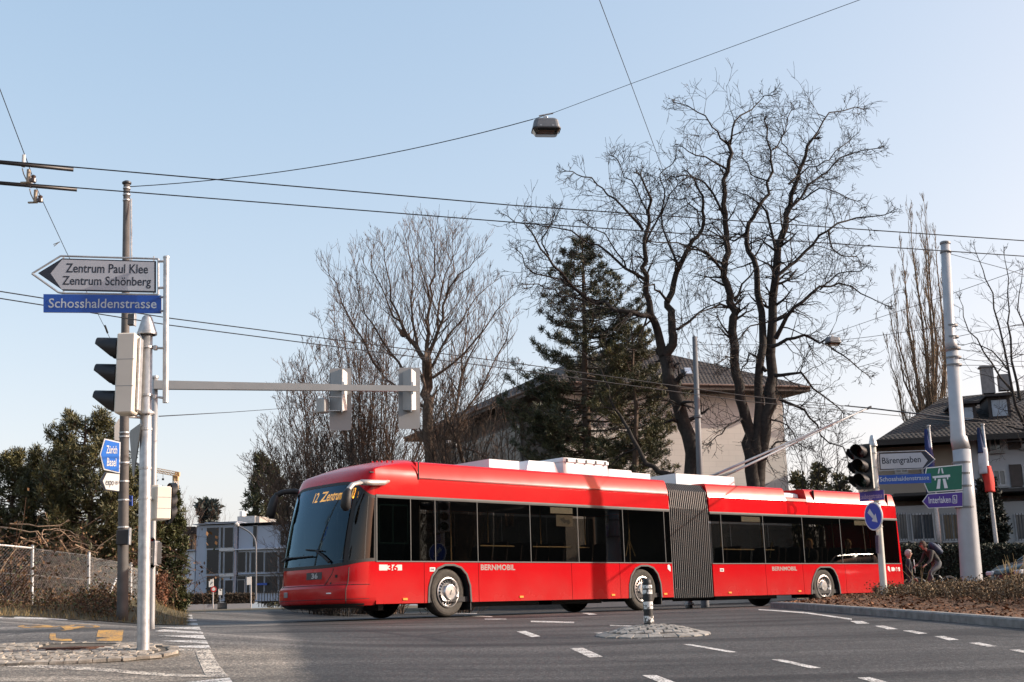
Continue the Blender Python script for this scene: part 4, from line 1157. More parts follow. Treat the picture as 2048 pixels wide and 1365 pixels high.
FB2 = Frame(P(222, 912, 23.8), math.radians(34))
def c2(l): return [(x/3.25, 820+y/3.25) for x, y in l]
t = thing('direction_sign', 'bright blue arrow sign reading Zürich, Basel on the brown mast', 'direction sign', P(222, 946, 23.8))
q = MB(); poly_px(q, FB2, c2([(650, 290), (680, 186), (784, 210), (780, 414), (675, 390)]), 0, .03, 0, 1); q.build('board', [SIGNW, GREYP], t)
q = MB(); poly_px(q, FB2, c2([(657, 290), (685, 196), (776, 217), (773, 405), (681, 382)]), .006, .003); q.build('sign_face', BLUEL, t)
q = MB(); 
for s, x0, yb, x1, yc in (('Zürich', 690, 283, 760, 232), ('Basel', 694, 366, 754, 312)):
    (X0, YB), (X1, YC) = c2([(x0, yb), (x1, yc)]); text_px(q, FB2, s, X0, YB, X1, YC, .010, .012)
q.build('lettering', WHITE, t)
t = thing('direction_sign', 'small white arrow sign reading expo below the Zürich sign', 'direction sign', P(222, 984, 23.8))
q = MB(); poly_px(q, FB2, c2([(650, 462), (685, 403), (782, 415), (779, 535), (678, 522)]), 0, .03, 0, 1); q.build('board', [LETB, GREYP], t)
q = MB(); poly_px(q, FB2, c2([(655, 462), (687, 409), (777, 420), (774, 529), (681, 516)]), .006, .003); q.build('sign_face', WHITE, t)
q = MB(); poly_px(q, FB2, c2([(655, 462), (687, 409), (694, 411), (668, 463), (688, 517), (681, 516)]), .009, .002); q.build('arrow_head', LETB, t)
(X0, YB), (X1, YC) = c2([(685, 490), (738, 446)]); q = MB(); text_px(q, FB2, 'expo', X0, YB, X1, YC, .010, .0)
cc = FB2.px(*c2([(757, 475)])[0])+FB2.n*.012
q.box(cc, .022, .002, .022, FB2.u, FB2.n, UP)
for k in range(16):
    an = k*math.pi/8; q.box(cc+FB2.u*math.cos(an)*.030+UP*math.sin(an)*.032, .005, .002, .012, (FB2.u*math.cos(an+1.57)+UP*math.sin(an+1.57)), FB2.n, (FB2.u*math.cos(an)+UP*math.sin(an)))
q.build('lettering', LETB, t)
t = thing('road_sign', 'grey back of a tall road sign peeking out left of the brown mast', 'road sign', P(232, 880, 24.2)); q = MB(); fr = Frame(P(236, 860, 24.25), math.radians(35))
poly_px(q, fr, [(229, 880), (229, 852), (238, 838), (246, 838), (246, 884)], 0, .02); q.build('plate', GREYP, t)
t = thing('street_name_sign', 'tiny blue plate edge showing right of the brown mast', 'street sign', P(260, 1000, 24.1)); q = MB(); fr = Frame(P(260, 1000, 24.1), math.radians(-25)); poly_px(q, fr, [(252, 990), (264, 992), (264, 1012), (252, 1010)], 0, .02); q.build('board', BLUE, t)
q = MB(); text_px(q, fr, 'strasse', 255, 1004, 263.5, 999, .004, .0); q.build('lettering', LETW, t)
t = thing('junction_box', 'dark box strapped low on the brown mast with a pale edge', 'box', P(250, 1092, 23.9)); q = MB(); q.bbox(P(246, 1075, 23.83), .26, .06, .30, be=.02); q.build('case', M('box_dark', (.03, .028, .028), .6), t); q = MB(); q.bbox(P(259.5, 1073, 23.82), .035, .1, .33, be=.006); q.build('rim', GALV, t)
# ------------------------------------------------------------------ grey gantry with two boarded signals
D3 = 20.0
gan, ga, gb, gd = post('signal_gantry', 'slim grey pole carrying a long horizontal arm of signals towards the trees', 'gantry', (303, 1240), (310.5, 755), D3, .052, .046, M('gantry_grey', (.33, .335, .34), .5, .25, .06, 3), .3, 14)
q = MB(); q.lathe(gb, gd, [(.046, -.02), (.06, -.015), (.06, .02), (0, .03)], 14); q.build('cap', GALV, gan)
yawG = math.radians(11); FG = Frame(P(316, 771, D3-.06), yawG)
GM = M('gantry_arm_grey', (.37, .375, .37), .5, .2, .06, 3)
q = MB()
A = FG.px(308, 770.5); Bm = FG.px(676, 776); C = FG.px(836, 778)
def armring(p, h, w): return [p+UP*h/2*b+FG.n*w/2*a for a, b in ((-1, -1), (1, -1), (1, 1), (-1, 1))]
q.loft([armring(A, .145, .1), armring(Bm, .11, .085)]); q.loft([armring(Bm, .105, .08), armring(C, .10, .075)])
q.build('arm', GM, gan)
BOARD = M('signal_board_grey', (.27, .275, .28), .5, .1, .05, 3); BOXW = M('signal_case_lit', (.70, .70, .68), .45, 0, .04)
for i, (x0, y0, x1, y1, xr, lab) in enumerate(((659, 737, 703, 861, 683, 'grey boarded traffic signal seen from behind at the middle of the arm'), (797, 736, 840, 858, 820, 'grey boarded traffic signal seen from behind at the tip of the arm'))):
    fr = Frame(FG.px(xr, 780)+FG.n*-.20, yawG); t = thing('traffic_signal', lab, 'traffic light', fr.o, 'signals hung from the gantry arm')
    r = .0; pp = []
    for (cx, cy, a0) in ((x1-5, y0+5, -90), (x1-5, y1-5, 0), (x0+5, y1-5, 90), (x0+5, y0+5, 180)):
        for k in range(5): an = math.radians(a0+k*22.5); pp.append((cx+5*math.cos(an), cy+5*math.sin(an)))
    q = MB(); poly_px(q, fr, pp, 0, .02); q.build('back_board', BOARD, t)
    xa, xb = (x0+5, xr+9)
    top, bot = y0+6, y0+88
    uL, _ = fr.uv(x0+2+(6 if i else 0), 780); uM, _ = fr.uv(xr, 780); uR, _ = fr.uv(xr+9, 780); _, vt = fr.uv(xr, top); _, vb = fr.uv(xr, bot)
    q = MB(); q.loft([[fr.pt(uL, vb+.03, .01), fr.pt(uM-.012, vb, .19), fr.pt(uM-.012, vt, .19), fr.pt(uL, vt-.03, .01)]][0:1]+[[fr.pt(uL+.004, vb+.03, .004), fr.pt(uM-.008, vb, .004), fr.pt(uM-.008, vt, .004), fr.pt(uL+.004, vt-.03, .004)]])
    q.build('case_side', M('signal_case_shaded', (.30, .305, .31), .5, .05, .05), t)  # left flank of the case: its shade painted in as darker grey
    q = MB(); q.loft([[fr.pt(uM+.010, vb, .19), fr.pt(uR+.02, vb+.03, .02), fr.pt(uR+.02, vt-.03, .02), fr.pt(uM+.010, vt, .19)], [fr.pt(uM+.010, vb, .004), fr.pt(uR+.016, vb+.03, .004), fr.pt(uR+.016, vt-.03, .004), fr.pt(uM+.010, vt, .004)]])
    q.build('case_side', BOXW, t)  # right flank of the same case: sunlit side painted in as white
    q = MB(); q.box(fr.pt(uM, (vt+vb)/2, .13), .018, .16, vt-vb+.06, fr.u, fr.n, UP); q.box(fr.pt(uM+.014, fr.uv(xr, 781)[1], .205), .04, .03, .22, fr.u, fr.n, UP); q.build('rail', GALV, t)
fr = Frame(FG.px(646, 810)+FG.n*-.12, yawG-.5); t = thing('detector_box', 'small grey box hanging beside the middle signal of the arm', 'detector', fr.o)
q = MB(); q.bbox(fr.o, .17, .18, .25, fr.u, fr.n, UP, .015); q.build('case', GM, t)
q = MB(); q.tube([FG.px(655, 794), FG.px(684, 795)], .008, 6); q.tube([FG.px(655, 822), FG.px(680, 822)], .008, 6); q.build('bracket', GALV, t)
# black signal low behind the pole
c = P(309, 1107, 13.2)
tl = traffic_light('black pedestrian signal low behind the left island pole', P(304, 1107, 13.0), (-1, .3, 0), .2, .24, .06, DARKM, vl=.02)
q = MB(); q.bbox(P(313, 1107, 13.0), .02, .16, .26, be=.004); q.build('rim', GALV, tl)

# ------------------------------------------------------------------ right post with lights and name plates
D4 = 23.4
rp, ra, rb, rd_ = post('signal_pole', 'pale square-looking sign post with conical cap standing in the kerbed bed', 'pole', (1770, 1213), (1746, 893), D4, .068, .055, WHITE if False else M('post_pale_grey', (.55, .54, .50), .5, .1, .07, 5), .2)
q = MB(); q.lathe(rb, rd_, [(.075, 0), (.085, .0), (.085, .02), (.045, .19), (.03, .215), (0, .22)], 18); q.build('cap', GALV, rp, smooth=True)
q = MB()
for py in (907, 936, 977, 1004, 1010, 1056): 
    k = (1213-py)/320; c = ra+(rb-ra)*k; r = .068-.013*k; q.lathe(c, rd_, [(r, -.012), (r+.01, -.012), (r+.01, .012), (r, .012)], 18)
build_each(q, 'clamp_ring', GALV, rp)
def c4(l): return [(1660+x/3.412, 840+y/3.412) for x, y in l]
cF = P(1727, 934, D4-.28)
tl = traffic_light('black fronted traffic light facing the viewer with deep visors on the right sign post', cF, Vector((-.62, -.8, 0)), .26, .84, .16, M('housing_pale', (.5, .5, .48), .5), vl=.30, board=.33)
q = MB(); q.tube([P(1738, 905, D4-.1), P(1747, 905, D4)], .015, 6); q.tube([P(1738, 972, D4-.1), P(1747, 975, D4)], .015, 6); q.lathe(P(1735, 976, D4-.05), (0, 0, 1), [(.0, -.02), (.12, -.02), (.13, .0), (.1, .02), (0, .02)], 14); q.build('bracket', GALV, tl)
tl = traffic_light('dark traffic light facing left behind the right post signal', P(1712, 937, D4+.12), Vector((-1, -.1, 0)), .24, .80, .12, M('housing_pale', (.5, .5, .48), .5), vl=.12)
q = MB(); q.tube([P(1714, 975, D4+.1), P(1747, 977, D4)], .015, 6); q.build('bracket', GALV, tl)
FR4 = Frame(P(1810, 925, D4-.06), math.radians(-8))
t = thing('direction_sign', 'pale arrow sign pointing right reading Bärengraben', 'direction sign', P(1810, 942, D4-.06))
q = MB(); pts = [FR4.px(*p) for p in c4([(327, 222), (650, 211), (716, 272), (640, 335), (335, 349)])]
for i in range(5): q.tube([pts[i], pts[(i+1) % 5]], .010, 6)
for y in (240, 330): q.tube([FR4.px(*c4([(330, y)])[0]), P(1749, 840+y/3.412, D4)], .012, 6)
q.build('tube_frame', GALV, t)
q = MB(); poly_px(q, FR4, c4([(336, 229), (646, 218), (706, 272), (634, 331), (342, 342)]), .006, .012, 0, 1); q.build('board', [LETB, GREYP], t)
q = MB(); poly_px(q, FR4, c4([(341, 234), (622, 224), (666, 279), (632, 327), (346, 337)]), .009, .002); q.build('reflective_face', M('sign_face_grey', (.40, .42, .47), .4, 0, .05), t)
(X0, YB), (X1, YC) = c4([(356, 301), (622, 262)]); q = MB(); text_px(q, FR4, 'Bärengraben', X0, YB, X1, YC-1, .0102, .012); q.build('lettering', LETB, t)
t, f_ = name_plate('street_name_sign', 'blue street name plate reading Schosshaldenstrasse on the right sign post', c4([(328, 380), (688, 366), (692, 430), (330, 441)]), D4-.07, math.radians(-8), 'Schosshaldenstrasse', (1660+341/3.412, 840+422/3.412, 1660+678/3.412, 840+392/3.412), BLUE, M('letter_grey', (.42, .48, .55), .5))
q = MB(); q.tube([f_.px(1760, 960)-f_.n*.02, P(1750, 960, D4)], .014, 6); q.build('bracket', GALV, t)
PURP = M('sign_violet', (.055, .018, .24), .4, 0, .06)
t, f_ = name_plate('street_name_sign', 'violet name plate reading Laubeggstrasse turned along the side street', c4([(200, 495), (367, 478), (370, 546), (203, 558)]), D4-.12, math.radians(-30), 'Laubeggstrasse', (1660+205/3.412, 840+543/3.412, 1660+360/3.412, 840+509/3.412), M('sign_violet_blue', (.06, .03, .27), .4, 0, .06), M('letter_rose', (.45, .30, .45), .5))
q = MB(); q.tube([f_.px(1755, 993)-f_.n*.02, P(1753, 993, D4)], .014, 6); q.build('bracket', GALV, t)
t = thing('keep_right_sign', 'round blue sign with white arrow pointing down right on the right post', 'road sign', P(1746, 1060, D4-.1))
fr = Frame(P(1746.5, 1033, D4-.12), math.radians(-69)); n_ = 40; rr_ = .27
rd2 = MB(); rd2.lathe(fr.o, fr.n, [(rr_, -.02), (rr_, .0), (rr_-.02, .004), (rr_-.03, .004)], n_); rd2.plate([fr.pt(rr_*math.cos(k/n_*6.28318), rr_*math.sin(k/n_*6.28318), -.02) for k in range(n_)][::-1], -fr.n, .002); rd2.build('rim', SIGNW, t)
q = MB(); q.plate([fr.pt((rr_-.025)*math.cos(k/n_*6.28318), (rr_-.025)*math.sin(k/n_*6.28318), .005) for k in range(n_)], fr.n, .01); q.build('disc', M('sign_round_blue', (.01, .075, .42), .4, 0, .05), t)
q = MB(); dv = Vector((1, -1)).normalized(); nv = Vector((1, 1)).normalized()
def ar(a_, b_): v = dv*a_+nv*b_; return fr.pt(v.x*.95, v.y*.95, .010)
q.add([ar(-.17, .055), ar(-.17, -.055), ar(.04, -.035), ar(.04, .035)], [(0, 1, 2, 3)]); q.add([ar(.03, -.10), ar(.03, -.035), ar(.19, 0), ar(.03, .035), ar(.03, .10)][::1], [(0, 2, 1), (1, 2, 3), (3, 2, 4)])
q.build('arrow', M('arrow_pale', (.6, .63, .68), .5), t)
q = MB(); q.tube([fr.pt(.05, .1, -.03), P(1755, 1022, D4)], .014, 6); q.tube([fr.pt(.05, -.1, -.03), P(1757, 1045, D4)], .014, 6); q.build('bracket', GALV, t)
t = thing('sticker_plate', 'narrow dark plate covered in stickers below the round blue sign', 'plate', P(1754, 1108, D4-.08)); fr = Frame(P(1754, 1090, D4-.09), math.radians(-60)); q = MB(); poly_px(q, fr, [(1750, 1071), (1756.5, 1071), (1757.5, 1107), (1752, 1107)], 0, .02); q.build('plate', M('stickered', (.10, .07, .13), .5, 0, .6, 60, c2=(.02, .02, .025)), t)

# ------------------------------------------------------------------ big stepped mast on the right
D5 = 28.0
bx_ = [(1945, 1182), (1931, 996), (1915.5, 884), (1913, 877), (1903, 700), (1902, 690), (1890, 484)]
m5 = thing('trolley_mast', 'massive stepped pale grey steel mast rising from the shrubs at right', 'mast', P(1945, 1182, D5))
pts = [P(x, y, D5) for x, y in bx_]; dn5 = (pts[-1]-pts[0]).normalized()
MASTM = M('mast_grey', (.36, .375, .40), .5, .15, .08, 4)
q = MB(); q.tube([pts[0]-dn5*.3]+pts[:3]+[pts[2]+dn5*.02], [.278, .278, .27, .212, .20], 32) if False else None
k = lambda w: w/F*D5/1.07/2
q.tube([pts[0]-dn5*.3, pts[0], P(1931.5, 1000, D5), P(1923, 900, D5)], [k(46), k(45), k(39), k(37)], 28)
q.tube([P(1923, 900, D5), P(1917, 876, D5), P(1916, 872, D5), P(1904, 700, D5)], [k(37), k(35.5), k(31), k(26)], 28)
q.tube([P(1904, 703, D5), P(1901, 684, D5), P(1900, 679, D5), P(1890, 484, D5)], [k(27), k(25), k(22), k(19.5)], 28)
q.build('pole', MASTM, m5, smooth=True, merge=False)
q = MB()
def on5(py): 
    t_ = (1182-py)/698; return P(1945+(1890-1945)*(t_**.93), py, D5)
for py, w_ in ((487, 21), (505, 22), (652, 25), (675, 26), (698, 30), (716, 30), (731, 30), (926, 38), (948, 38), (973, 39), (1015, 40)):
    q.lathe(on5(py), dn5, [(k(w_), -.02), (k(w_)+.012, -.02), (k(w_)+.012, .02), (k(w_), .02)], 24)
build_each(q, 'clamp_band', M('band_dark', (.16, .165, .17), .5, .4), m5)
t = thing('motorway_sign', 'green motorway direction sign with white road symbol on the big mast', 'road sign', P(1882, 986, D5-.1))
fr = Frame(P(1880, 958, D5-.15), math.radians(-5))
q = MB(); poly_px(q, fr, c4([(645, 400), (656, 326), (905, 303), (905, 480), (668, 497), (640, 430)]), 0, .03, 0, 1); q.build('board', [SIGNW, GREYP], t)
q = MB(); poly_px(q, fr, c4([(650, 402), (662, 333), (900, 310), (900, 473), (672, 490), (646, 430)]), .006, .003); q.build('sign_face', M('sign_green', (.0, .115, .075), .4, 0, .06), t)
q = MB()
for p in ([(741, 333), (750, 332), (744, 367), (735, 368)], [(757, 331), (766, 330), (775, 366), (764, 367)], [(698, 386), (818, 374), (820, 390), (806, 392), (806, 407), (798, 408), (798, 393), (722, 398), (722, 413), (713, 414), (713, 399), (700, 400)], [(736, 405), (754, 404), (750, 470), (726, 472)], [(768, 403), (786, 402), (804, 466), (780, 468)]): poly_px(q, fr, c4(p), .010, .002)
q.build('road_symbol', LETW, t)
t = thing('direction_sign', 'violet arrow sign pointing left reading Interlaken on the big mast', 'direction sign', P(1882, 1018, D5-.1))
q = MB(); poly_px(q, fr, c4([(630, 558), (668, 505), (905, 489), (905, 594), (672, 605)]), 0, .03, 0, 1); q.build('board', [SIGNW, GREYP], t)
q = MB(); poly_px(q, fr, c4([(636, 558), (670, 510), (903, 495), (903, 588), (674, 600)]), .006, .003); q.build('sign_face', PURP, t)
q = MB(); (X0, YB), (X1, YC) = c4([(675, 571), (827, 530)]); text_px(q, fr, 'Interlaken', X0, YB, X1, YC-1, .010, .006)
(X0, YB), (X1, YC) = c4([(846, 560), (858, 527)]); text_px(q, fr, '6', X0, YB, X1, YC, .010, .006)
pp = c4([(838, 518), (864, 516), (864, 568), (838, 570)])
for i in range(4): 
    a_, b_ = fr.px(*pp[i])+fr.n*.01, fr.px(*pp[(i+1) % 4])+fr.n*.01; q.tube([a_, b_], .008, 4)
q.build('lettering', LETW, t)
# mid mast behind the bus, small post base
m6, _, mt6, _ = post('trolley_mast', 'slim dark grey mast in front of the pale building wall', 'mast', (1410, 1208), (1389, 674), 38.0, .13, .075, M('mast_dark_grey', (.12, .125, .135), .6, .2, .1, 4), .3, 16)
q = MB(); q.lathe(P(1396, 833, 38), (0, 0, 1), [(.10, -.06), (.125, -.05), (.125, .02), (.10, .05)], 16); q.build('collar', M('mast_dark_grey', (.12, .125, .135), .6), m6)
t, _, _, _ = post('marker_post', 'short grey post base showing under the bellows of the bus', 'post', (1378, 1210), (1376, 1160), 34.0, .10, .10, GALV, .1, 14)
q = MB(); q.lathe(P(1378, 1209, 34), (0, 0, 1), [(.14, -.02), (.14, .03), (.1, .04)], 14); q.build('foot_ring', GALV, t)

# ------------------------------------------------------------------ flag poles and flags
for i, (p0, p1, lab, fl) in enumerate((((1877, 1062), (1857, 853), 'silver flagpole with a furled dark blue flag left of the big mast', 'blue'), ((1992, 1082), (1965, 850), 'silver flagpole with a furled French tricolour right of the big mast', 'fr'))):
    t, A_, B_, d_ = post('flagpole', lab, 'flagpole', p0, p1, 43.0, .075, .05, GALV, 1.2, 12)
    q = MB(); q.lathe(B_, d_, [(.05, -.02), (.075, -.01), (.075, .03), (0, .05)], 12); q.build('finial', GALV, t)
    fo = B_-d_*.1; fl_t = thing('flag', {'blue': 'furled dark blue flag hanging on the left flagpole', 'fr': 'furled blue, white and red flag hanging on the right flagpole'}[fl], 'flag', fo)
    mats = [M('flag_blue', (.012, .03, .14), .8)] if fl == 'blue' else [M('flag_navy', (.012, .028, .09), .8), M('flag_white', (.55, .56, .6), .8), M('flag_red', (.55, .03, .02), .8)]
    q = MB(); Lf = 2.3; nz = 18
    for j, (za_, zb2) in enumerate(((0, 1),) if fl == 'blue' else ((0, .40), (.32, .72), (.60, 1.0))):
        rings = []
        for z in range(nz+1):
            f_ = za_+(zb2-za_)*z/nz; w = .06+.16*math.sin(min(1, f_*1.5)*1.57); ph = f_*7+j
            off = (0 if fl == 'blue' else (-.05, .0, .07)[j])
            rings.append([fo-d_*(Lf*f_)+Vector((-.10+off+w*math.cos(an)*(.7+.3*math.sin(ph+an*3)), w*.6*math.sin(an), 0)) for an in [u*2*math.pi/12 for u in range(12)]])
        q.loft(rings, True, True, j)
    q.build('cloth', mats, fl_t, smooth=True)

# ------------------------------------------------------------------ overhead wires and hanging lamps
def wire(label, pts, r, sag=0., n=12, name='wire', cat='wire', mat=None):
    out = []
    for a_, b_ in zip(pts, pts[1:]):
        for k_ in range(n):
            t_ = k_/n; p = a_+(b_-a_)*t_; p = p-UP*sag*4*t_*(1-t_); out.append(p)
    out.append(pts[-1])
    q = MB(); q.tube(out, r, 5); o = q.build(name, mat or WIREM, origin=pts[0]); return tag(o, label, cat)
def ext(p, q_, k_): return p+(q_-p)*k_
c1a, c1b = PZ(0, 322, 5.45), PZ(2048, 482, 5.45); c2a, c2b = PZ(0, 364, 5.45), PZ(2048, 513, 5.45)
m1, m2 = PZ(1024, 411, 5.45), PZ(1024, 445, 5.45)
wire('upper of the two long contact wires crossing the sky from left to right', [ext(c1b, c1a, 1.4), c1a, m1, c1b, ext(c1a, c1b, 1.4)], .0085, 0, 4)
wire('lower of the two long contact wires crossing the sky from left to right', [ext(c2b, c2a, 1.4), c2a, m2, c2b, ext(c2a, c2b, 1.4)], .0085, 0, 4)
for (x0, y0, x1, y1, lab, kn) in ((0, 325, 147, 340, 'upper black insulated rod on the contact wire at far left', (58, 334)), (0, 366.5, 154, 380, 'lower black insulated rod on the contact wire at far left', (72, 375))):
    A_, B_ = PZ(x0, y0, 5.46), PZ(x1, y1, 5.46); A_ = ext(B_, A_, 1.6); t = thing('insulated_rod', lab, 'insulator', B_)
    q = MB(); q.tube([A_, B_], .024, 10); q.build('rod', BLACK, t, smooth=True)
    c = PZ(kn[0], kn[1]+3, 5.42)
    q = MB(); q.tube([c+Vector((-.07, 0, .17)), c+Vector((-.07, 0, .02))], [.022, .024], 8); q.build('post_insulator', M('porcelain', (.55, .55, .55), .4), t)
    q = MB(); q.bbox(c+Vector((.0, 0, -.10)), .035, .05, .17, be=.006); q.bbox(c+Vector((-.03, 0, -.18)), .12, .03, .02, be=.004); q.tube([c+Vector((-.08, 0, 0)), c+Vector((-.06, 0, -.07)), c+Vector((-.01, 0, -.17))], .007, 6); q.build('hanger', M('brass_fitting', (.30, .25, .19), .5, .5), t)
    q = MB(); q.lathe(c+Vector((.06, 0, -.15)), (0, 0, 1), [(0, -.03), (.035, -.025), (.035, .015), (.022, .02), (.03, .05), (.0, .07)], 12); q.build('bell_insulator', M('brown_glaze', (.06, .04, .035), .3), t)
sA_ = PZ(58, 333, 5.5); sB_ = PZ(72, 374, 5.5)
wire('thin span wire descending from upper left through both insulators to the brown mast', [P(-60, 20, 12.0), sA_, sB_, P(133, 505, 18.5), P(213, 662, 23.2), P(246, 735, 24)], .005, 0, 3)
q = MB(); c = P(120, 484, 17.8); q.tube([c, c+Vector((-.10, 0, -.04))], .006, 5); q.tube([c+Vector((-.02, 0, -.01)), c+Vector((-.09, 0, -.07))], .006, 5); tag(q.build('wire_clip', M('brass_fitting', (.30, .25, .19)), origin=c), 'small pale wire clip sticking out from the thin span wire at left', 'clip')
q = MB(); q.tube([P(210, 652, 23), P(215, 666, 23.3)], .02, 6); tag(q.build('turnbuckle', DARKM, origin=P(210, 652, 23)), 'dark turnbuckle on the span wire just above the cream signal', 'turnbuckle')
LD = 24.0
wire('thick lamp cable rising from the brown mast top to the hanging lamp', [P(258, 374, 24), P(1066, 239, LD)], .010, .25, 16)
wire('thin lamp cable rising from the hanging lamp out of the upper right', [P(1066, 239, LD), P(1110, 225, LD), P(1262, 168, 23.4), P(1720, 0, 20), P(1900, -70, 19)], .006, 0, 4)
wire('steep thin wire crossing from the top edge down to the dark grey mast', [P(1180, -50, 19), P(1262, 168, 23.2), P(1330, 352, 30), P(1389, 684, 38)], .007, 0, 4)
for a_, b_, c_, lab in ((PZ(-40, 577, 5.45), PZ(340, 637, 5.45), [(640, 676), (1040, 728), (1490, 792), (1900, 834), (2100, 852)], 'upper of the pair of farther contact wires above the bus'), (PZ(-40, 591, 5.45), PZ(340, 651, 5.45), [(640, 690), (1040, 741), (1490, 803), (1900, 842), (2100, 858)], 'lower of the pair of farther contact wires above the bus')):
    wire(lab, [a_, b_]+[PZ(x, y, 5.45) for x, y in c_], .0105, 0, 3)
wire('short cable running right from the left pole ring to the trees', [P(318, 833, 12.4), P(460, 825, 22), P(640, 812, 34), P(860, 796, 46)], .006, 0, 4)
wire('thin cable from the right edge past the big mast to the far hanging lamp', [P(2120, 512, 30), P(1903, 588, 33), P(1745, 640, 36), P(1600, 690, 40)], .008, 0, 4)
for (y0, pts, lab) in ((652, [(1740, 674), (1600, 690), (1392, 690)], 'cable leaving the big mast leftwards to the dark grey mast'), (676, [(1960, 664), (2100, 640)], 'topmost short cable leaving the big mast to the right'), (698, [(1965, 705), (2100, 712)], 'second short cable leaving the big mast to the right'), (716, [(1955, 722), (2100, 724)], 'third short cable leaving the big mast to the right'), (731, [(1960, 731), (2100, 735)], 'lowest short cable leaving the big mast to the right'), (506, [(2010, 538), (2120, 575)], 'thin stay from the big mast top falling to the right')):
    dd = [30, 36, 38] if len(pts) == 3 else [28, 30]
    wire(lab, [on5(y0)]+[P(x, y, e) for (x, y), e in zip(pts, dd)], .007, 0, 3)
wire('tie wire running left from the big mast along the trolley wires', [on5(838)+UP*0, P(1750, 818, 33), P(1690, 812, 36)], .02, 0, 3)
def hanging_lamp(label, c, s_, yaw):
    t = thing('hanging_street_lamp', label, 'street lamp', c)
    u = Vector((math.cos(yaw), math.sin(yaw), 0)); v = Vector((-math.sin(yaw), math.cos(yaw), 0))
    def ring(a_, b_, h_, r_):
        out = []
        for (sx, sy, a0) in ((1, 1, 0), (-1, 1, 90), (-1, -1, 180), (1, -1, 270)):
            for k_ in range(4):
                an = math.radians(a0+k_*30); out.append(c+u*((a_-r_)*sx+r_*math.cos(an))*s_+v*((b_-r_)*sy+r_*math.sin(an))*s_+UP*h_*s_)
        return out
    q = MB(); q.loft([ring(.31, .20, .02, .09), ring(.30, .19, .10, .09), ring(.275, .17, .22, .09), ring(.24, .14, .26, .09)]); q.build('housing', M('lamp_grey', (.13, .14, .155), .5, .1, .08), t, smooth=False)
    q = MB(); q.loft([ring(.325, .215, -.005, .09), ring(.325, .215, .025, .09)]); q.build('rim', DARKM, t)
    q = MB(); q.loft([ring(.31, .20, -.005, .09), ring(.25, .15, -.10, .07)]); q.build('lens_bowl', glass('lamp_bowl', (.55, .5, .47), 1.4, .08), t)
    q = MB(); q.box(c-UP*.03*s_, .36*s_, .18*s_, .03*s_, u, v); q.build('reflector', M('lamp_reflector', (.36, .25, .19), .4, .2), t)
    q = MB(); q.bbox(c+UP*.30*s_, .10*s_, .06*s_, .10*s_, u, v, be=.01*s_); q.tube([c+UP*.36*s_-u*.15*s_, c+UP*.43*s_+u*.18*s_], .018*s_, 6); q.build('hanger', GALV, t)
    q = MB()
    for k_ in (-.14, .14): q.box(c+u*k_*s_-v*.192*s_+UP*.06*s_, .05*s_, .012, .025*s_, u, v)
    build_each(q, 'latch', GALV, t)
hanging_lamp('large grey box lamp hanging from the cable in the open sky', P(1092, 262, LD), .93, math.radians(6))
hanging_lamp('small distant grey lamp hanging in front of the locust branches', P(1666, 687, 38), .75, math.radians(15))
# ================================================================== bare trees
def rv(s=1.): return Vector((R.gauss(0, s), R.gauss(0, s), R.gauss(0, s)))
def twig(mb, p, d, L, r, lev, wob=.35, up=.0, seg=4, kids=3, spread=.9, flat=None, rmin=.006):
    pts = [p]; rad = [r]; d = d.normalized()
    for i in range(seg):
        d = (d+rv(wob*.5)+UP*up*.3).normalized(); p = p+d*L/seg; pts.append(p); rad.append(max(rmin*.7, r*(1-.75*(i+1)/seg)))
    mb.tube(pts, rad, 3 if lev < 2 else 4, False)
    if lev <= 0: return
    for k in range(kids):
        i = R.randint(1, seg); i = max(1, min(seg, i)); b = pts[i] if i < seg else pts[seg-1]+(pts[seg]-pts[seg-1])*R.random()
        dd = (pts[i]-pts[i-1]).normalized(); a = rv(1); a = (a-dd*a.dot(dd)).normalized()
        nd = (dd+a*spread*R.uniform(.6, 1.2)+UP*up*.25)
        twig(mb, b, nd, L*R.uniform(.42, .7), max(rmin, rad[i]*.75), lev-1, wob, up, max(2, seg-1), kids, spread, flat, rmin)
def limb_pts(pxs, d0, d1, jit=.25):
    n = len(pxs); out = []
    for i, (x, y) in enumerate(pxs):
        t = i/max(1, n-1); out.append(P(x, y, d0+(d1-d0)*t+R.uniform(-jit, jit)*(0 if i == 0 else 1)))
    return out
def smooth_pts(pts, k=3):
    out = []
    n = len(pts)
    for i in range(n-1):
        p0, p1, p2, p3 = pts[max(0, i-1)], pts[i], pts[i+1], pts[min(n-1, i+2)]
        for j in range(k):
            t = j/k; out.append(.5*((2*p1)+(p2-p0)*t+(2*p0-5*p1+4*p2-p3)*t*t+(3*p1-p0-3*p2+p3)*t**3))
    out.append(pts[-1]); return out
def limb(mb, pts, r0, r1, wob=.04, n=7):
    q = smooth_pts(pts); m = len(q)-1
    q = [p+rv(wob*(.3+min(1, i/4))) if 0 < i < m else p for i, p in enumerate(q)]
    rad = [r0+(r1-r0)*(i/m)**.7 for i in range(m+1)]
    mb.tube(q, rad, n, False); return q, rad
def tree(name, label, cat, base, trunk, crown, mat, crown_mat=None, group=None):
    t = thing(name, label, cat, base, group)
    trunk.build('trunk', mat, t, smooth=True); crown.build('crown', crown_mat or mat, t)
    return t
def c6(l): return [(1000+x/1.75, 180+y/1.75) for x, y in l]
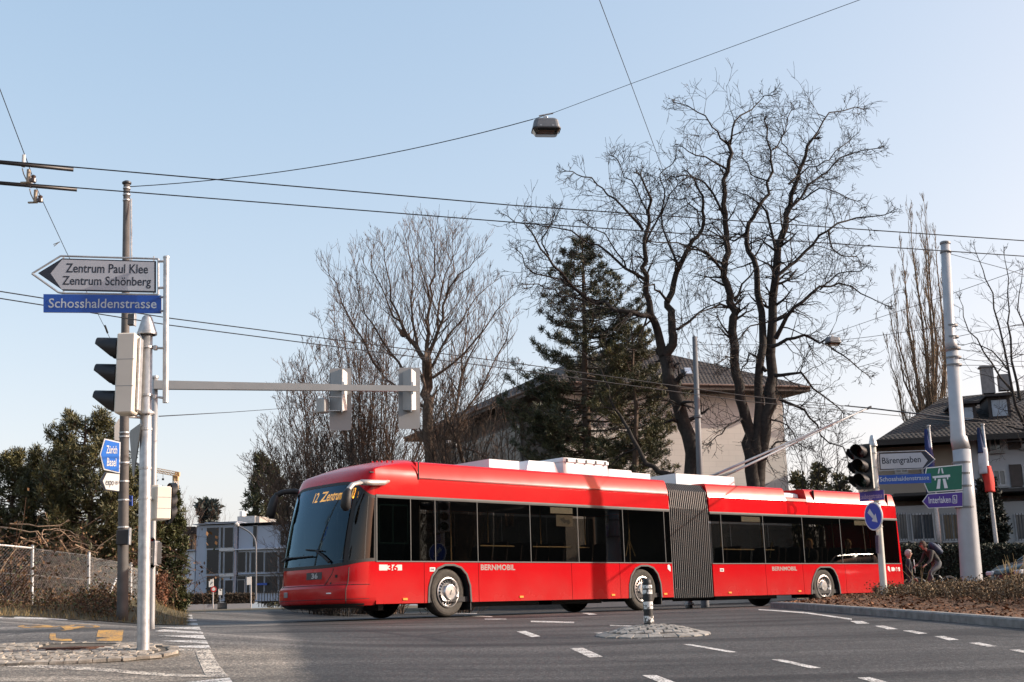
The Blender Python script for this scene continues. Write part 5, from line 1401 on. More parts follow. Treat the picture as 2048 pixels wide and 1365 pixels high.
def dress(mb, q, rad, t0, step, L0, kids=3, lev=2, wob=.45, up=.05, spread=1.0, seg=4, bias=None, rmin=.008, dmax=.6):
    """twigs along a limb from fraction t0 on"""
    m = len(q)-1; acc = 0
    for i in range(1, m+1):
        if i/m < t0: continue
        l = (q[i]-q[i-1]).length; acc += l
        while acc > step:
            acc -= step
            dd = (q[i]-q[i-1]).normalized(); a = rv(1); a.y *= dmax; a = (a-dd*a.dot(dd)).normalized()
            nd = a+dd*.5+(bias or Vector()); p = q[i-1]+(q[i]-q[i-1])*R.random()
            twig(mb, p, nd, L0*R.uniform(.6, 1.25)*(1-.62*(i/m)**1.3), max(rmin*1.3, rad[i]*.4), lev, wob, up, seg, kids, spread, None, rmin)
    dd = (q[m]-q[m-1]).normalized()
    for k in range(3): twig(mb, q[m], dd+rv(.35), L0*.24, rad[m]*.9, lev, wob, up, seg, kids, spread, None, rmin)
# --- two black locusts behind the bus
DL = 42.0
def locust(label, trunks, limbs, base_px, gh, d0=DL):
    tr = MB(); cr = MB(); base = P(*base_px, d0)
    for pxs, r0, r1, dd in trunks:
        q, rad = limb(tr, limb_pts(c6(pxs), d0, d0+dd, .2), r0*.78, r1*.8, .04, 9)
        dress(cr, q, rad, .42, .27, 1.5, 3, 2, .30, .04, 1.0, 5, None, .0085, .6)
    for pxs, r0, dd in limbs:
        q, rad = limb(tr, limb_pts(c6(pxs), d0, d0+dd, .5), r0*.78, .016, .05, 6)
        dress(cr, q, rad, .10, .19, 1.55, 3, 2, .30, .03, 1.0, 5, None, .0085, .6)
    # seed pods left on the twigs
    return tree('locust_tree', label, 'tree', base, tr, cr, BARK_D)
locust('black bare forking locust tree with crooked limbs leaning left beside the pine',
  [([(672, 1500), (672, 1340), (660, 1230), (640, 1150), (612, 1060), (592, 1000), (575, 930)], .37, .27, 0),
   ([(575, 930), (548, 840), (527, 770), (508, 660), (503, 560), (515, 450), (520, 380), (492, 300)], .24, .035, -1.5),
   ([(575, 930), (608, 870), (600, 790), (592, 740), (620, 640), (655, 555), (705, 480), (715, 400), (690, 330), (655, 285)], .25, .03, 1.2),
   ([(640, 1372), (560, 1330), (500, 1290), (450, 1195), (405, 1110), (365, 1010), (300, 930)], .17, .03, 1.5)],
  [([(545, 820), (520, 800), (440, 770), (330, 740), (240, 670), (170, 580), (110, 500), (30, 445)], .16, -2.5),
   ([(507, 665), (440, 620), (340, 550), (230, 495), (120, 470)], .09, -1),
   ([(500, 490), (430, 410), (360, 340), (290, 300), (235, 285)], .07, -.5),
   ([(515, 440), (490, 370), (440, 290), (400, 235)], .05, 1), ([(505, 560), (540, 470), (570, 380), (560, 300), (610, 250)], .06, .6),
   ([(625, 630), (590, 540), (565, 450), (600, 360), (650, 310)], .07, 1), ([(592, 745), (540, 700), (500, 690)], .08, -1),
   ([(655, 555), (720, 570), (770, 620)], .06, 1), ([(350, 740), (250, 730), (150, 690), (80, 680)], .05, -2.5), ([(620, 840), (690, 790), (780, 740)], .07, -.5),
   ([(700, 480), (680, 420), (640, 390), (600, 380)], .045, .6), ([(170, 580), (150, 520), (190, 440)], .05, -2), ([(240, 670), (130, 640), (60, 560)], .05, -2), ([(440, 620), (400, 540), (300, 470)], .05, -1)],
  (1380, 1200), 0)
locust('largest bare locust tree with several tall dark stems above the bellows',
  [([(890, 1500), (882, 1330), (868, 1200), (842, 1080), (826, 950), (820, 800), (800, 720), (790, 600), (800, 500), (785, 400), (797, 280), (803, 200)], .34, .08, 0),
   ([(905, 1500), (908, 1330), (935, 1150), (955, 1000), (960, 800), (963, 600), (990, 480), (1010, 400), (1050, 280), (1095, 170)], .40, .06, .6),
   ([(895, 1290), (906, 1100), (912, 900), (910, 720), (888, 600), (862, 500), (900, 420), (942, 320), (955, 210), (925, 110)], .26, .03, 2.2)],
  [([(803, 200), (830, 110), (890, 55), (950, 20)], .06, .5), ([(803, 200), (760, 150), (690, 80), (610, 45)], .06, -.5), ([(1095, 170), (1160, 85), (1270, 68)], .05, 1),
   ([(960, 700), (980, 650), (1070, 570), (1150, 490), (1250, 450), (1365, 430)], .12, 0), ([(965, 870), (1030, 760), (1120, 700), (1220, 690), (1340, 750)], .12, -1.5),
   ([(962, 1000), (1050, 1000), (1120, 1060), (1200, 1130)], .10, -1), ([(1000, 450), (1080, 340), (1180, 245), (1320, 205)], .08, 1), ([(950, 900), (1040, 870), (1120, 880), (1200, 920), (1275, 990)], .10, -2),
   ([(975, 1080), (1060, 1130), (1130, 1200), (1215, 1285)], .09, -1), ([(965, 560), (930, 430), (880, 380), (820, 350)], .08, 1), ([(822, 740), (870, 650), (945, 600)], .07, 1),
   ([(812, 760), (740, 760), (640, 830)], .07, -1.5), ([(785, 640), (720, 570), (650, 540), (520, 530)], .09, -1), ([(790, 460), (720, 330), (640, 295), (590, 310)], .07, 0), ([(796, 280), (720, 235), (640, 200)], .06, -.5),
   ([(930, 985), (880, 925), (840, 1000)], .09, .5), ([(930, 1290), (960, 1245), (1010, 1235)], .09, -.5), ([(1015, 400), (1060, 380), (1140, 350), (1250, 390)], .06, .5), ([(955, 210), (1000, 150), (1020, 70)], .04, 1.5),
   ([(942, 320), (880, 290), (850, 220)], .05, 2), ([(1050, 280), (1010, 220), (985, 160)], .045, 1), ([(1120, 700), (1180, 650), (1280, 620)], .05, -1), ([(1150, 490), (1170, 560), (1260, 600)], .05, 0), ([(862, 500), (800, 530), (740, 480)], .06, 2),
   ([(960, 800), (880, 830), (830, 880)], .05, -1), ([(850, 1150), (790, 1180), (740, 1230)], .05, -1), ([(935, 1150), (1010, 1180), (1060, 1250)], .05, -1), ([(826, 950), (790, 930), (760, 960)], .04, -1), ([(1010, 330), (1080, 270), (1150, 240), (1230, 170)], .05, .6)],
  (1512, 1200), 0)
# --- pollarded lime behind the bus front
def c7(l): return [(480+x/2.625, 440+y/2.625) for x, y in l]
DT = 50.0
tr = MB(); cr = MB()
for pxs, r0, r1, dd in (([(1010, 1500), (1000, 1200), (985, 1000), (985, 870), (982, 740)], .42, .27, 0), ([(982, 740), (987, 600), (992, 400), (1015, 220), (1016, 50)], .20, .012, 0), ([(985, 720), (1040, 580), (1082, 400), (1150, 300), (1262, 170)], .17, .012, -1),
      ([(985, 760), (925, 665), (870, 610), (848, 602)], .20, .10, 1), ([(960, 720), (860, 590), (790, 460), (700, 290), (675, 150)], .13, .012, 1), ([(900, 650), (830, 480), (770, 260), (740, 120)], .11, .012, -1),
      ([(930, 690), (905, 480), (900, 260), (860, 60)], .12, .012, 1.5), ([(860, 800), (740, 620), (640, 440), (590, 200)], .10, .012, .5), ([(740, 800), (600, 560), (510, 390), (458, 250)], .09, .012, -1), ([(990, 800), (1100, 600), (1190, 470), (1330, 330)], .12, .012, 1),
      ([(1010, 830), (1180, 700), (1300, 540), (1440, 390)], .11, .012, -1), ([(1060, 1150), (1130, 1000), (1200, 750), (1320, 450)], .15, .015, .5), ([(1130, 1000), (1160, 800), (1190, 560), (1200, 380)], .09, .012, 0), ([(1120, 1100), (1260, 900), (1380, 640), (1430, 520)], .10, .012, 1),
      ([(1040, 580), (1060, 380), (1100, 220), (1110, 30)], .09, .01, 1), ([(992, 400), (950, 240), (935, 70)], .06, .01, -1), ([(1082, 400), (1120, 260), (1130, 120)], .05, .01, 0), ([(985, 1000), (880, 920), (760, 820), (680, 640)], .14, .014, 0), ([(1190, 1300), (1140, 1150), (1090, 1060)], .13, .1, -1)):
    q, rad = limb(tr, limb_pts(c7(pxs), DT, DT+dd, .3), r0*.55+.01, r1*.8, .05, 7)
    if r1 < .05: dress(cr, q, rad, .12, .16, 2.1, 2, 2, .22, .6, .7, 4, UP*.8, .008)
    else: dress(cr, q, rad, .3, .5, 1.6, 2, 2, .25, .5, .7, 4, UP*.7, .009)
tree('lime_tree', 'tall pollarded bare tree with many straight rising shoots behind the bus front', 'tree', P(870, 1200, DT), tr, cr, BARK_B, M('twig_brown', (.14, .10, .075), .9, 0, .3, 2))
# --- multi-stem bare bushes to its left
TWB = M('twig_reddish', (.115, .075, .055), .9, 0, .3, 1.5)
def bush(label, base_px, d, tops_, r0=.06, step=.45, L0=2.0, lev=2, kids=2, name='bare_bush', mats=(BARK_B, TWB), cat='bush', up=.5, jit=.6, bx=.6):
    tr = MB(); cr = MB(); b = P(*base_px, d)
    tops = list(tops_)
    if r0 >= .05 and d < 60 and len(tops_) > 9:
        for _ in range(int(len(tops_)*1.9)):
            a_, b_ = R.choice(tops_), R.choice(tops_); k_ = R.random()*.75; tops.append((a_[0]+(b_[0]-a_[0])*k_+R.gauss(0, 8), a_[1]+(b_[1]-a_[1])*k_+R.gauss(0, 18)))
    for x, y in tops:
        top = P(x, y, d+R.uniform(-2.0, 2.0)); s = b+Vector((R.uniform(-bx, bx)+(top.x-b.x)*.12, R.uniform(-.8, .8), -1.0))
        mid = s+(top-s)*.5+Vector(((s.x-top.x)*.10, 0, (top.z-s.z)*.06)); q, rad = limb(tr, [s, mid, top], r0*.6, .01, .08, 5)
        dress(cr, q, rad, .15, step, L0, kids, lev, .3, up, .75, 4, UP*.5, .009)
    return tree(name, label, cat, b, tr, cr, *mats)
bush('broad dense brown bare bush behind the boarded signals', (745, 1210), 54, [(640, 640), (668, 585), (700, 570), (735, 640), (760, 600), (610, 700), (640, 720), (690, 690), (720, 720), (780, 700), (800, 760), (585, 745), (655, 800), (745, 790), (830, 700), (905, 720), (940, 680), (700, 830), (980, 740), (900, 800), (960, 800)], .09, .36, 2.1)
bush('lower spreading bare bush at the left edge of the bare trees', (640, 1215), 56, [(560, 800), (535, 850), (575, 770), (600, 740), (625, 790), (520, 900), (550, 910), (590, 850), (640, 840), (670, 880), (610, 900), (505, 930), (700, 880), (540, 960), (580, 950)], .07, .30, 2.0)
bush('dark thicket of bare stems right behind the bus windscreen', (665, 1215), 47, [(590, 930), (610, 900), (640, 890), (670, 900), (700, 905), (575, 985), (600, 1000), (730, 910), (570, 1030), (760, 900)], .05, .25, 1.3, mats=(BARK_D, BARK_D))
bush('dark bare shrub crown in front of the pale building wall left of the pine', (900, 1210), 49, [(850, 800), (880, 760), (905, 800), (930, 740), (960, 780), (990, 800), (1010, 850), (870, 850), (940, 850), (840, 880), (1000, 900), (965, 880)], .06, .30, 1.5, mats=(BARK_D, BARK_B))
# thin bare tree between lime and pine
bush('slender bare tree with hanging brown seeds left of the pine', (1020, 1000), 47, [(1015, 690), (1000, 740), (1035, 730), (985, 800), (1045, 790)], .05, .35, 1.1, name='slender_tree', cat='tree', up=.0, bx=.2)
bush('faint bare treetop showing behind the locust stems', (1430, 900), 75, [(1395, 690), (1420, 670), (1440, 700), (1460, 690), (1380, 720), (1410, 730)], .06, .45, 1.5, name='background_tree', cat='tree')
bush('bare tangled tree in front of the gap right of the pale building', (1650, 1180), 56, [(1600, 850), (1640, 820), (1680, 850), (1570, 830), (1610, 900), (1660, 890), (1700, 900), (1580, 950), (1700, 950)], .07, .35, 2.0, up=.1, mats=(BARK_D, BARK_D), name='bare_tree', cat='tree')
# --- fastigiate poplar
tr = MB(); cr = MB(); DPp = 62.0; b0 = P(1868, 1190, DPp)
for i, (x, y, bxp, by) in enumerate(((1848, 405, 1866, 900), (1820, 420, 1860, 900), (1840, 440, 1862, 860), (1870, 470, 1868, 900), (1800, 490, 1858, 900), (1785, 560, 1855, 880), (1885, 560, 1870, 880), (1895, 640, 1872, 900), (1780, 620, 1852, 860), (1810, 560, 1858, 850), (1860, 520, 1868, 850), (1775, 690, 1850, 900), (1905, 700, 1874, 900), (1830, 520, 1862, 870), (1790, 760, 1850, 940), (1900, 780, 1876, 950))):
    s = P(bxp, by, DPp); t_ = P(x, y, DPp+R.uniform(-1.5, 1.5)); m_ = s+(t_-s)*.4+Vector(((t_.x-s.x)*.28, 0, 0))
    q, rad = limb(tr, [s, m_, t_], .15 if i < 5 else .09, .01, .07, 6)
    dress(cr, q, rad, .06, .21, 1.6, 2, 2, .18, .9, .4, 4, UP*1.5, .009)
limb(tr, [b0-UP*.5, P(1867, 1000, DPp), P(1862, 850, DPp)], .45, .25, .03, 9)
tree('poplar_tree', 'tall narrow bare poplar with upright branches left of the big mast', 'tree', b0, tr, cr, BARK_P, M('poplar_twig', (.20, .145, .095), .9, 0, .3, 2))
# --- open bare tree at right edge
tr = MB(); cr = MB(); DR = 48.0
for pxs, r0 in (([(2060, 880), (2020, 770), (1995, 650), (1975, 560), (1950, 500)], .08), ([(2040, 800), (2020, 680), (2015, 590), (2008, 510)], .07), ([(2080, 800), (2060, 700), (2040, 620), (2045, 540)], .07), ([(2030, 790), (1985, 730), (1940, 660), (1920, 600)], .06), ([(2015, 740), (1970, 690), (1930, 690)], .04), ([(2090, 850), (2100, 700), (2090, 560)], .07), ([(2050, 860), (2000, 850), (1960, 840)], .05), ([(2070, 900), (2030, 880), (1990, 900)], .05)):
    q, rad = limb(tr, limb_pts(pxs, DR, DR+1, .5), r0, .012, .05, 5); dress(cr, q, rad, .1, .42, 1.5, 2, 2, .3, .25, .8, 4, None, .008)
limb(tr, [P(2110, 1200, DR), P(2095, 1000, DR), P(2070, 880, DR), P(2050, 830, DR)], .25, .1, .03, 8)
tree('open_bare_tree', 'light open bare tree at the right edge in front of the dark roof', 'tree', P(2110, 1200, DR), tr, cr, BARK_D)
# ================================================================== evergreens
def needles(mb, c, d, n, ln, wd, spread=1.0):
    d = d.normalized()
    for _ in range(n):
        v = (d*R.uniform(.1, .9)+rv(.55*spread)).normalized()*ln*R.uniform(.6, 1.2); s = v.cross(rv(1)).normalized()*wd*R.uniform(.7, 1.3); p = c+rv(ln*.28)
        mb.add([p-s*.6, p+s*.6, p+v*.6+s, p+v, p+v*.6-s], [(0, 1, 2, 3, 4)])
def conifer(name, label, base_px, top_px, d, env, nb, ln=.30, wd=.035, pern=9, dens=.28, mats=(BARK_B, NEEDLE), droop=-.05, tip_up=.35, cat='tree', gap=.0, yscale=.9, t0=.05):
    """env: list of (py, left px, right px) outline widths by height"""
    tr = MB(); cr = MB(); b = P(*base_px, d); tp = P(*top_px, d)
    q, rad = limb(tr, [b-UP*.3, b+(tp-b)*.35+rv(.12), b+(tp-b)*.7+rv(.12), tp], .02*(tp-b).length+.06, .02, .03, 8)
    def at(py):
        for (y0, l0, r0), (y1, l1, r1) in zip(env, env[1:]):
            if y0 <= py <= y1:
                t = (py-y0)/(y1-y0); return l0+(l1-l0)*t, r0+(r1-r0)*t
        return env[-1][1:]
    ymin, ymax = env[0][0], env[-1][0]
    for i in range(nb):
        py = ymin+(ymax-ymin)*(i+R.random())/nb; l, r = at(py); t = (py-top_px[1])/(base_px[1]-top_px[1]); tx = top_px[0]+(base_px[0]-top_px[0])*t
        a = R.uniform(0, 6.283) if i % 3 else R.choice((0, 3.1416))+R.gauss(0, .25); ca = math.cos(a)
        wl, wr = (tx-l)/F*d, (r-tx)/F*d
        Lh = (wr if ca > 0 else wl)*abs(ca)+(wl+wr)/2*yscale*(1-abs(ca)); Lh = max(.25, Lh*R.uniform(.45, 1.15))
        o = P(tx, py, d); hd = Vector((ca, math.sin(a), 0))
        o = o-UP*Lh*tip_up*.45
        pts = [o]; m = 5
        for k in range(1, m+1): 
            f_ = k/m; pts.append(o+hd*Lh*f_+UP*(droop*Lh*math.sin(f_*3.14)+tip_up*Lh*f_*f_)+rv(.05*Lh*.4))
        cr2 = tr; cr2.tube(pts, [max(.012, .035*(1-k/m)*min(2, .4+Lh*.3)) for k in range(m+1)], 4, False)
        nn = max(2, int(Lh/dens))
        for k in range(nn):
            f_ = (k+.6)/nn
            if f_ < .22+gap: continue
            j = min(m-1, int(f_*m)); p = pts[j]+(pts[j+1]-pts[j])*(f_*m-j); dd = (pts[j+1]-pts[j]).normalized()
            sl = Lh*.30*(1.1-f_)+.18
            for sd in range(3):
                sv = (dd*.7+hd.cross(UP)*R.choice((-1, 1))*R.uniform(.2, 1)+UP*R.uniform(-.1, .5)).normalized()
                e = p+sv*sl*R.uniform(.3, 1.1)
                needles(cr, e, sv+UP*.35, pern, ln, wd)
                if sl > .5: needles(cr, p+(e-p)*.55, sv+UP*.35, pern*2//3, ln, wd)
        needles(cr, pts[-1], (pts[-1]-pts[-2])+UP*.2, pern, ln, wd)
    needles(cr, tp, UP, pern*2, ln, wd)
    return tree(name, label, cat, b, tr, cr, *mats)
conifer('pine_tree', 'big ragged dark pine in front of the pale building roof', (1185, 1120), (1163, 478), 46.0,
  [(480, 1152, 1176), (520, 1118, 1205), (560, 1095, 1240), (600, 1082, 1270), (640, 1050, 1292), (690, 1062, 1296), (730, 1036, 1318), (790, 1030, 1338), (840, 1012, 1366), (900, 1020, 1372), (950, 1070, 1310)], 178, .17, .011, 26, .28)
conifer('pine_tree', 'smaller olive pine overlapping the lower right of the big ragged pine', (1285, 1180), (1262, 655), 44.0,
  [(655, 1245, 1280), (700, 1205, 1315), (770, 1180, 1345), (850, 1165, 1370), (930, 1185, 1362), (985, 1220, 1330)], 110, .16, .011, 24, .28, mats=(BARK_B, NEEDLE2))
conifer('pine_tree', 'tallest dark bushy pine behind the wire fence, next to the brown mast', (185, 1200), (170, 842), 33.0, [(836, 140, 205), (870, 118, 228), (910, 95, 250), (960, 85, 262), (1010, 90, 265), (1080, 90, 265), (1130, 100, 262)], 170, .15, .011, 18, .16, mats=(BARK_B, NEEDLE2), t0=0, tip_up=.6)
conifer('pine_tree', 'middle dark pine behind the wire fence with a pointed top', (95, 1180), (95, 905), 34.0, [(905, 80, 112), (935, 55, 130), (980, 40, 150), (1030, 40, 150), (1125, 40, 150)], 125, .15, .011, 18, .17, mats=(BARK_B, NEEDLE2), tip_up=.6)
conifer('pine_tree', 'leftmost dark pine behind the wire fence, cut by the frame', (15, 1180), (22, 915), 34.5, [(912, 8, 36), (945, -20, 60), (990, -45, 75), (1040, -50, 85), (1125, -50, 85)], 125, .15, .011, 18, .17, mats=(BARK_B, NEEDLE2), tip_up=.6)
conifer('pine_tree', 'smaller olive pine between the brown mast and island pole', (275, 1190), (275, 945), 36.0, [(945, 255, 290), (985, 235, 310), (1040, 225, 318), (1100, 230, 318), (1160, 240, 310)], 130, .15, .012, 16, .17, mats=(BARK_B, THUJA), tip_up=.6)
conifer('thuja_tree', 'upright yellow green thuja leaning over the path right of the island pole', (345, 1222), (335, 990), 37.0, [(990, 322, 348), (1030, 312, 360), (1090, 310, 368), (1150, 316, 373), (1225, 322, 373)], 190, .13, .014, 15, .14, mats=(BARK_B, THUJA), tip_up=1.0)
conifer('thuja_tree', 'dark narrow conifer directly left of the bus mirror', (535, 1200), (527, 918), 140.0, [(918, 515, 540), (960, 500, 560), (1010, 492, 575), (1060, 492, 585), (1120, 495, 595), (1198, 500, 590)], 150, .6, .06, 12, .58, mats=(BARK_D, NEEDLE), tip_up=.9)
for px, top, wd_, d_, lab in ((1640, 932, 30, 75, 'small young spruce peeking over the bus roof near its tail'), (1682, 952, 20, 78, 'smaller spruce right of the young spruce over the bus tail'), (1597, 950, 18, 76, 'thin spruce tip peeking left of the young spruce')):
    conifer('spruce_tree', lab, (px, 1190), (px, top), d_, [(top, px-3, px+3), (top+40, px-wd_*.6, px+wd_*.6), (top+120, px-wd_*1.3, px+wd_*1.3), (1150, px-wd_*1.8, px+wd_*1.8)], 60, .3, .06, 6, .4, mats=(BARK_D, NEEDLE), tip_up=.0, droop=-.1)
conifer('cypress_tree', 'dark cone shaped cypress in front of the white house right of the mast', (1990, 1110), (1975, 985), 44.0, [(972, 1968, 1982), (1000, 1955, 1995), (1050, 1950, 2008), (1100, 1950, 2020)], 110, .14, .03, 10, .16, mats=(BARK_D, M('cypress_leaves', (.010, .016, .010), .7, 0, .3, 1.5, island=.4)), tip_up=1.2)
conifer('background_pine', 'distant flat topped pine above the blue grey building', (416, 1060), (415, 1012), 170.0, [(1009, 408, 424), (1020, 400, 432), (1034, 404, 430), (1046, 410, 424)], 40, .9, .16, 7, 1.0, mats=(BARK_B, M('far_needles', (.045, .06, .055), .8, 0, .3, .5, island=.4)))
bush('distant brown bare tree behind the thuja', (370, 1120), 120, [(350, 1010), (365, 1000), (380, 1010), (392, 1025), (340, 1030), (372, 1030), (398, 1045)], .12, .8, 3.2, name='background_tree', cat='tree', bx=1.5)
bush('distant grey bare tree right of the flat topped pine', (440, 1060), 165, [(436, 1012), (444, 1008), (450, 1022), (430, 1030)], .10, 1.2, 3.0, 1, name='background_tree', cat='tree')
# ------------------------------------------------------------------ brambles behind the fence, hedges
br = MB()
for bi in range(4600):
    far = bi > 2600
    x = R.uniform(-19, -10.35); y = R.uniform(24.6, 38)
    if far: y = R.uniform(34, 44); x = R.uniform(-.52*y, -.30*y-1.2)
    z = bank_h(x, y); H = R.uniform(1.5, 3.3) if far else R.uniform(.5, 1.75)*(1.0-.25*math.sin(x*1.3))
    p = Vector((x, y, z)); d = Vector((R.gauss(0, .5), R.gauss(0, .3), 1)).normalized(); pts = [p]
    for k in range(5): d = (d+rv(.28)+(-UP*.18*k if k > 1 else UP*.1)).normalized(); p = p+d*H/4; pts.append(p)
    br.tube(pts, [.011, .010, .008, .007, .006, .004], 3, False, 0 if R.random() < .8 else 1)
    for k in range(18 if far else 14):
        c = pts[R.randint(1, 5)]+rv(.16 if far else .12); l = R.uniform(.02, .055)*(1.7 if far else 1); u = rv(1).normalized()*l; v = u.cross(rv(1)).normalized()*l*.6; br.add([c-u, c+v, c+u, c-v], [(0, 1, 2, 3)], 2 if R.random() < .8 else 3)
for _ in range(900):
    y = R.uniform(24.0, 33); x = R.uniform(-.42*y, -.36*y+.9) if R.random() < .6 else R.uniform(-.36*y, -.31*y-.2)
    z = bank_h(x, y); H = R.uniform(.12, .5); p = Vector((x, y, z)); d = Vector((R.gauss(0, .5), R.gauss(0, .3), 1)).normalized(); pts = [p]
    for k in range(4): d = (d+rv(.3)).normalized(); p = p+d*H/4; pts.append(p)
    br.tube(pts, [.006, .006, .005, .004, .003], 3, False, 0)
    for k in range(10):
        c = pts[R.randint(1, 4)]+rv(.08); l = R.uniform(.015, .04); u = rv(1).normalized()*l; v = u.cross(rv(1)).normalized()*l*.6; br.add([c-u, c+v, c+u, c-v], [(0, 1, 2, 3)], 2 if R.random() < .7 else 3)
tag(br.build('bramble_thicket', [M('bramble_cane', (.085, .045, .03), .9), M('bramble_cane_pale', (.26, .19, .13), .9), M('bramble_leaf', (.075, .040, .018), .8, 0, .3, 1.2, island=.7, c2=(.14, .075, .03)), M('bramble_leaf_green', (.05, .055, .018), .8, island=.5)]), 'tangled brown brambles and dry leaves behind the wire fence', 'brambles', kind='stuff')
pb = MB()
for pts in ([(0, 1055), (60, 1062), (90, 1070), (120, 1062), (160, 1085), (200, 1092)], [(95, 1095), (85, 1065), (110, 1060), (150, 1070)], [(40, 1075), (70, 1085), (85, 1098)], [(120, 1080), (140, 1110), (135, 1140)], [(20, 1048), (80, 1050), (130, 1045)], [(150, 1090), (190, 1105)]):
    q, rad = limb(pb, limb_pts(pts, 29.5, 29.8, .2), .022, .008, .02, 5); dress(pb, q, rad, .1, .55, .45, 2, 1, .5, -.1)
tag(pb.build('fallen_branch', M('dead_branch', (.30, .21, .14), .85), origin=P(90, 1085, 29.5)), 'pale dead branch arching through the brambles above the fence', 'branch')
def hedge(name, label, a, b, depth, h, z, n, leaf, mat, seed=1, cat='hedge'):
    q = MB(); a = Vector(a); b = Vector(b); d = (b-a); L = d.length; d.normalize(); nn = Vector((-d.y, d.x, 0))
    t = thing(name, label, cat, Vector((a.x, a.y, z)))
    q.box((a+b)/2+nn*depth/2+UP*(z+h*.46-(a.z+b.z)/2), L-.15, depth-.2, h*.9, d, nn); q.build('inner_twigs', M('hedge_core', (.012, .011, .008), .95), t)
    q = MB()
    for _ in range(n):
        u = R.uniform(0, L); k = R.random()
        if k < .5: c = a+d*u+nn*R.gauss(0, .05)+UP*(R.uniform(0, h))
        elif k < .85: c = a+d*u+nn*R.uniform(0, depth)+UP*(h+R.gauss(0, .04))
        else: c = (a if R.random() < .5 else b)+nn*R.uniform(0, depth)+UP*R.uniform(0, h)+d*R.gauss(0, .05)
        c.z += z-a.z if k < 2 else 0; l = leaf*R.uniform(.5, 1.2); u_ = rv(1).normalized()*l; v = u_.cross(rv(1)).normalized()*l*.55; q.add([c-u_, c+v, c+u_, c-v], [(0, 1, 2, 3)])
    q.build('leaves', mat, t); return t
hedge('hedge', 'dark clipped hedge behind the cyclist below the flagpoles', P(1806, 1190, 42), P(2150, 1190, 41), 1.2, 1.75, .1, 15000, .05, M('hedge_dark', (.010, .016, .008), .7, 0, .3, 2, island=.5, c2=(.022, .028, .012)))
# ------------------------------------------------------------------ wire fence on the left
def chain(mb, a, b, h, pitch=.075, r=.0022):
    d = b-a; L = Vector((d.x, d.y, 0)).length; n = int((L+h)/pitch)
    def pt(u, v): return a+d*(u/L)+UP*v
    for k in range(n):
        u0 = k*pitch-h
        for sg in (1, -1):
            s0, s1 = (u0, u0+h)
            v0, v1 = (0, h) if sg > 0 else (h, 0)
            if s0 < 0: v0 += (v1-v0)*(-s0/h); s0 = 0
            if s1 > L: v1 = v0+(v1-v0)*((L-s0)/(s1-s0)); s1 = L
            if s1 > s0+.01: mb.tube([pt(s0, v0), pt(s1, v1)], r, 3, False)
    for v in (0.02, h*.5, h): mb.tube([pt(0, v), pt(L, v)], .003, 4, False)
posts_px = [(-330, 1196, 1060, 22.2), (-130, 1200, 1078, 24.0), (65, 1207, 1097, 26.0), (178, 1212, 1110, 28.3), (262, 1216, 1131, 31.8), (330, 1221, 1153, 37.5)]
fen = thing('wire_fence', 'sagging chain link fence with grey posts along the overgrown bank at left', 'fence', P(178, 1212, 28.3))
FP_ = [(P(x, yb, d), P(x, yt, d)) for x, yb, yt, d in posts_px]
for a, b in FP_:
    q = MB(); q.tube([a-UP*.4, b+UP*.04], .034, 10); q.lathe(b+UP*.04, (0, 0, 1), [(.034, 0), (.036, .02), (0, .035)], 10); q.build('post', GALV, fen)
for i, ((a, b), (c, e)) in enumerate(zip(FP_, FP_[1:])):
    q = MB(); h = min((b-a).length, (e-c).length)
    chain(q, a+UP*.03, c+UP*.03, (b-a).length*.5+(e-c).length*.5-.05); q.build('wire_mesh', M('fence_wire', (.42, .43, .42), .5, .5, .1), fen)
q = MB(); q.tube([FP_[0][1], FP_[1][1], FP_[2][1]], .022, 8); q.build('rail', M('rail_pale', (.55, .53, .50), .5, .3), fen); q = MB(); q.tube([P(215, 1197, 28.6), P(233, 1158, 29.6)], .025, 8); q.build('brace', M('rail_pale', (.55, .53, .50), .5, .3), fen)
# slatted pale fence panels further along
pf_ = thing('slat_fence', 'weathered pale slat fence panels below the thuja', 'fence', P(325, 1215, 36))
for px, yt, yb, d in ((302, 1141, 1212, 35.0), (310, 1143, 1214, 35.6), (325, 1150, 1218, 36.6), (333, 1152, 1218, 37.1), (353, 1160, 1222, 38.5)):
    q = MB(); a, b = P(px, yb, d), P(px, yt, d); q.box((a+b)/2, .11, .05, (b-a).length); q.build('slat', M('weathered_slat', (.36, .36, .37), .8, 0, .2, 9), pf_)
q = MB(); q.tube([P(300, 1160, 34.9), P(356, 1175, 38.6)], .02, 5); q.build('rail', GALV, pf_); q = MB(); q.tube([P(300, 1195, 34.9), P(356, 1208, 38.6)], .02, 5); q.build('rail', GALV, pf_)
gb_ = thing('garden_cabinet', 'dark low cabinet behind the fence right of the brown mast', 'cabinet', P(268, 1212, 33)); q = MB(); q.bbox(P(268, 1188, 33), .42, .35, .75, be=.03); q.build('case', M('cabinet_dark', (.025, .022, .02), .7), gb_); q = MB(); q.box(P(268, 1161, 32.9), .5, .45, .05); q.build('lid', M('cabinet_lid', (.10, .07, .055), .7), gb_)
q = MB()
for _ in range(900):
    c = P(R.uniform(303, 335), R.uniform(1150, 1220), R.uniform(34, 35)); l = R.uniform(.03, .06); u = rv(1).normalized()*l; v = u.cross(rv(1)).normalized()*l*.6; q.add([c-u, c+v, c+u, c-v], [(0, 1, 2, 3)])
for _ in range(60):
    a = P(R.uniform(306, 330), 1222, 34.5); q.tube([a, a+Vector((R.gauss(0, .2), R.gauss(0, .2), R.uniform(.5, 1.1)))], .006, 3, False)
tag(q.build('beech_shrub', M('beech_leaf', (.17, .07, .035), .8, 0, .3, 2, island=.6), origin=P(318, 1222, 34.5)), 'rust brown leafy shrub clinging to the pale slat fence', 'shrub')
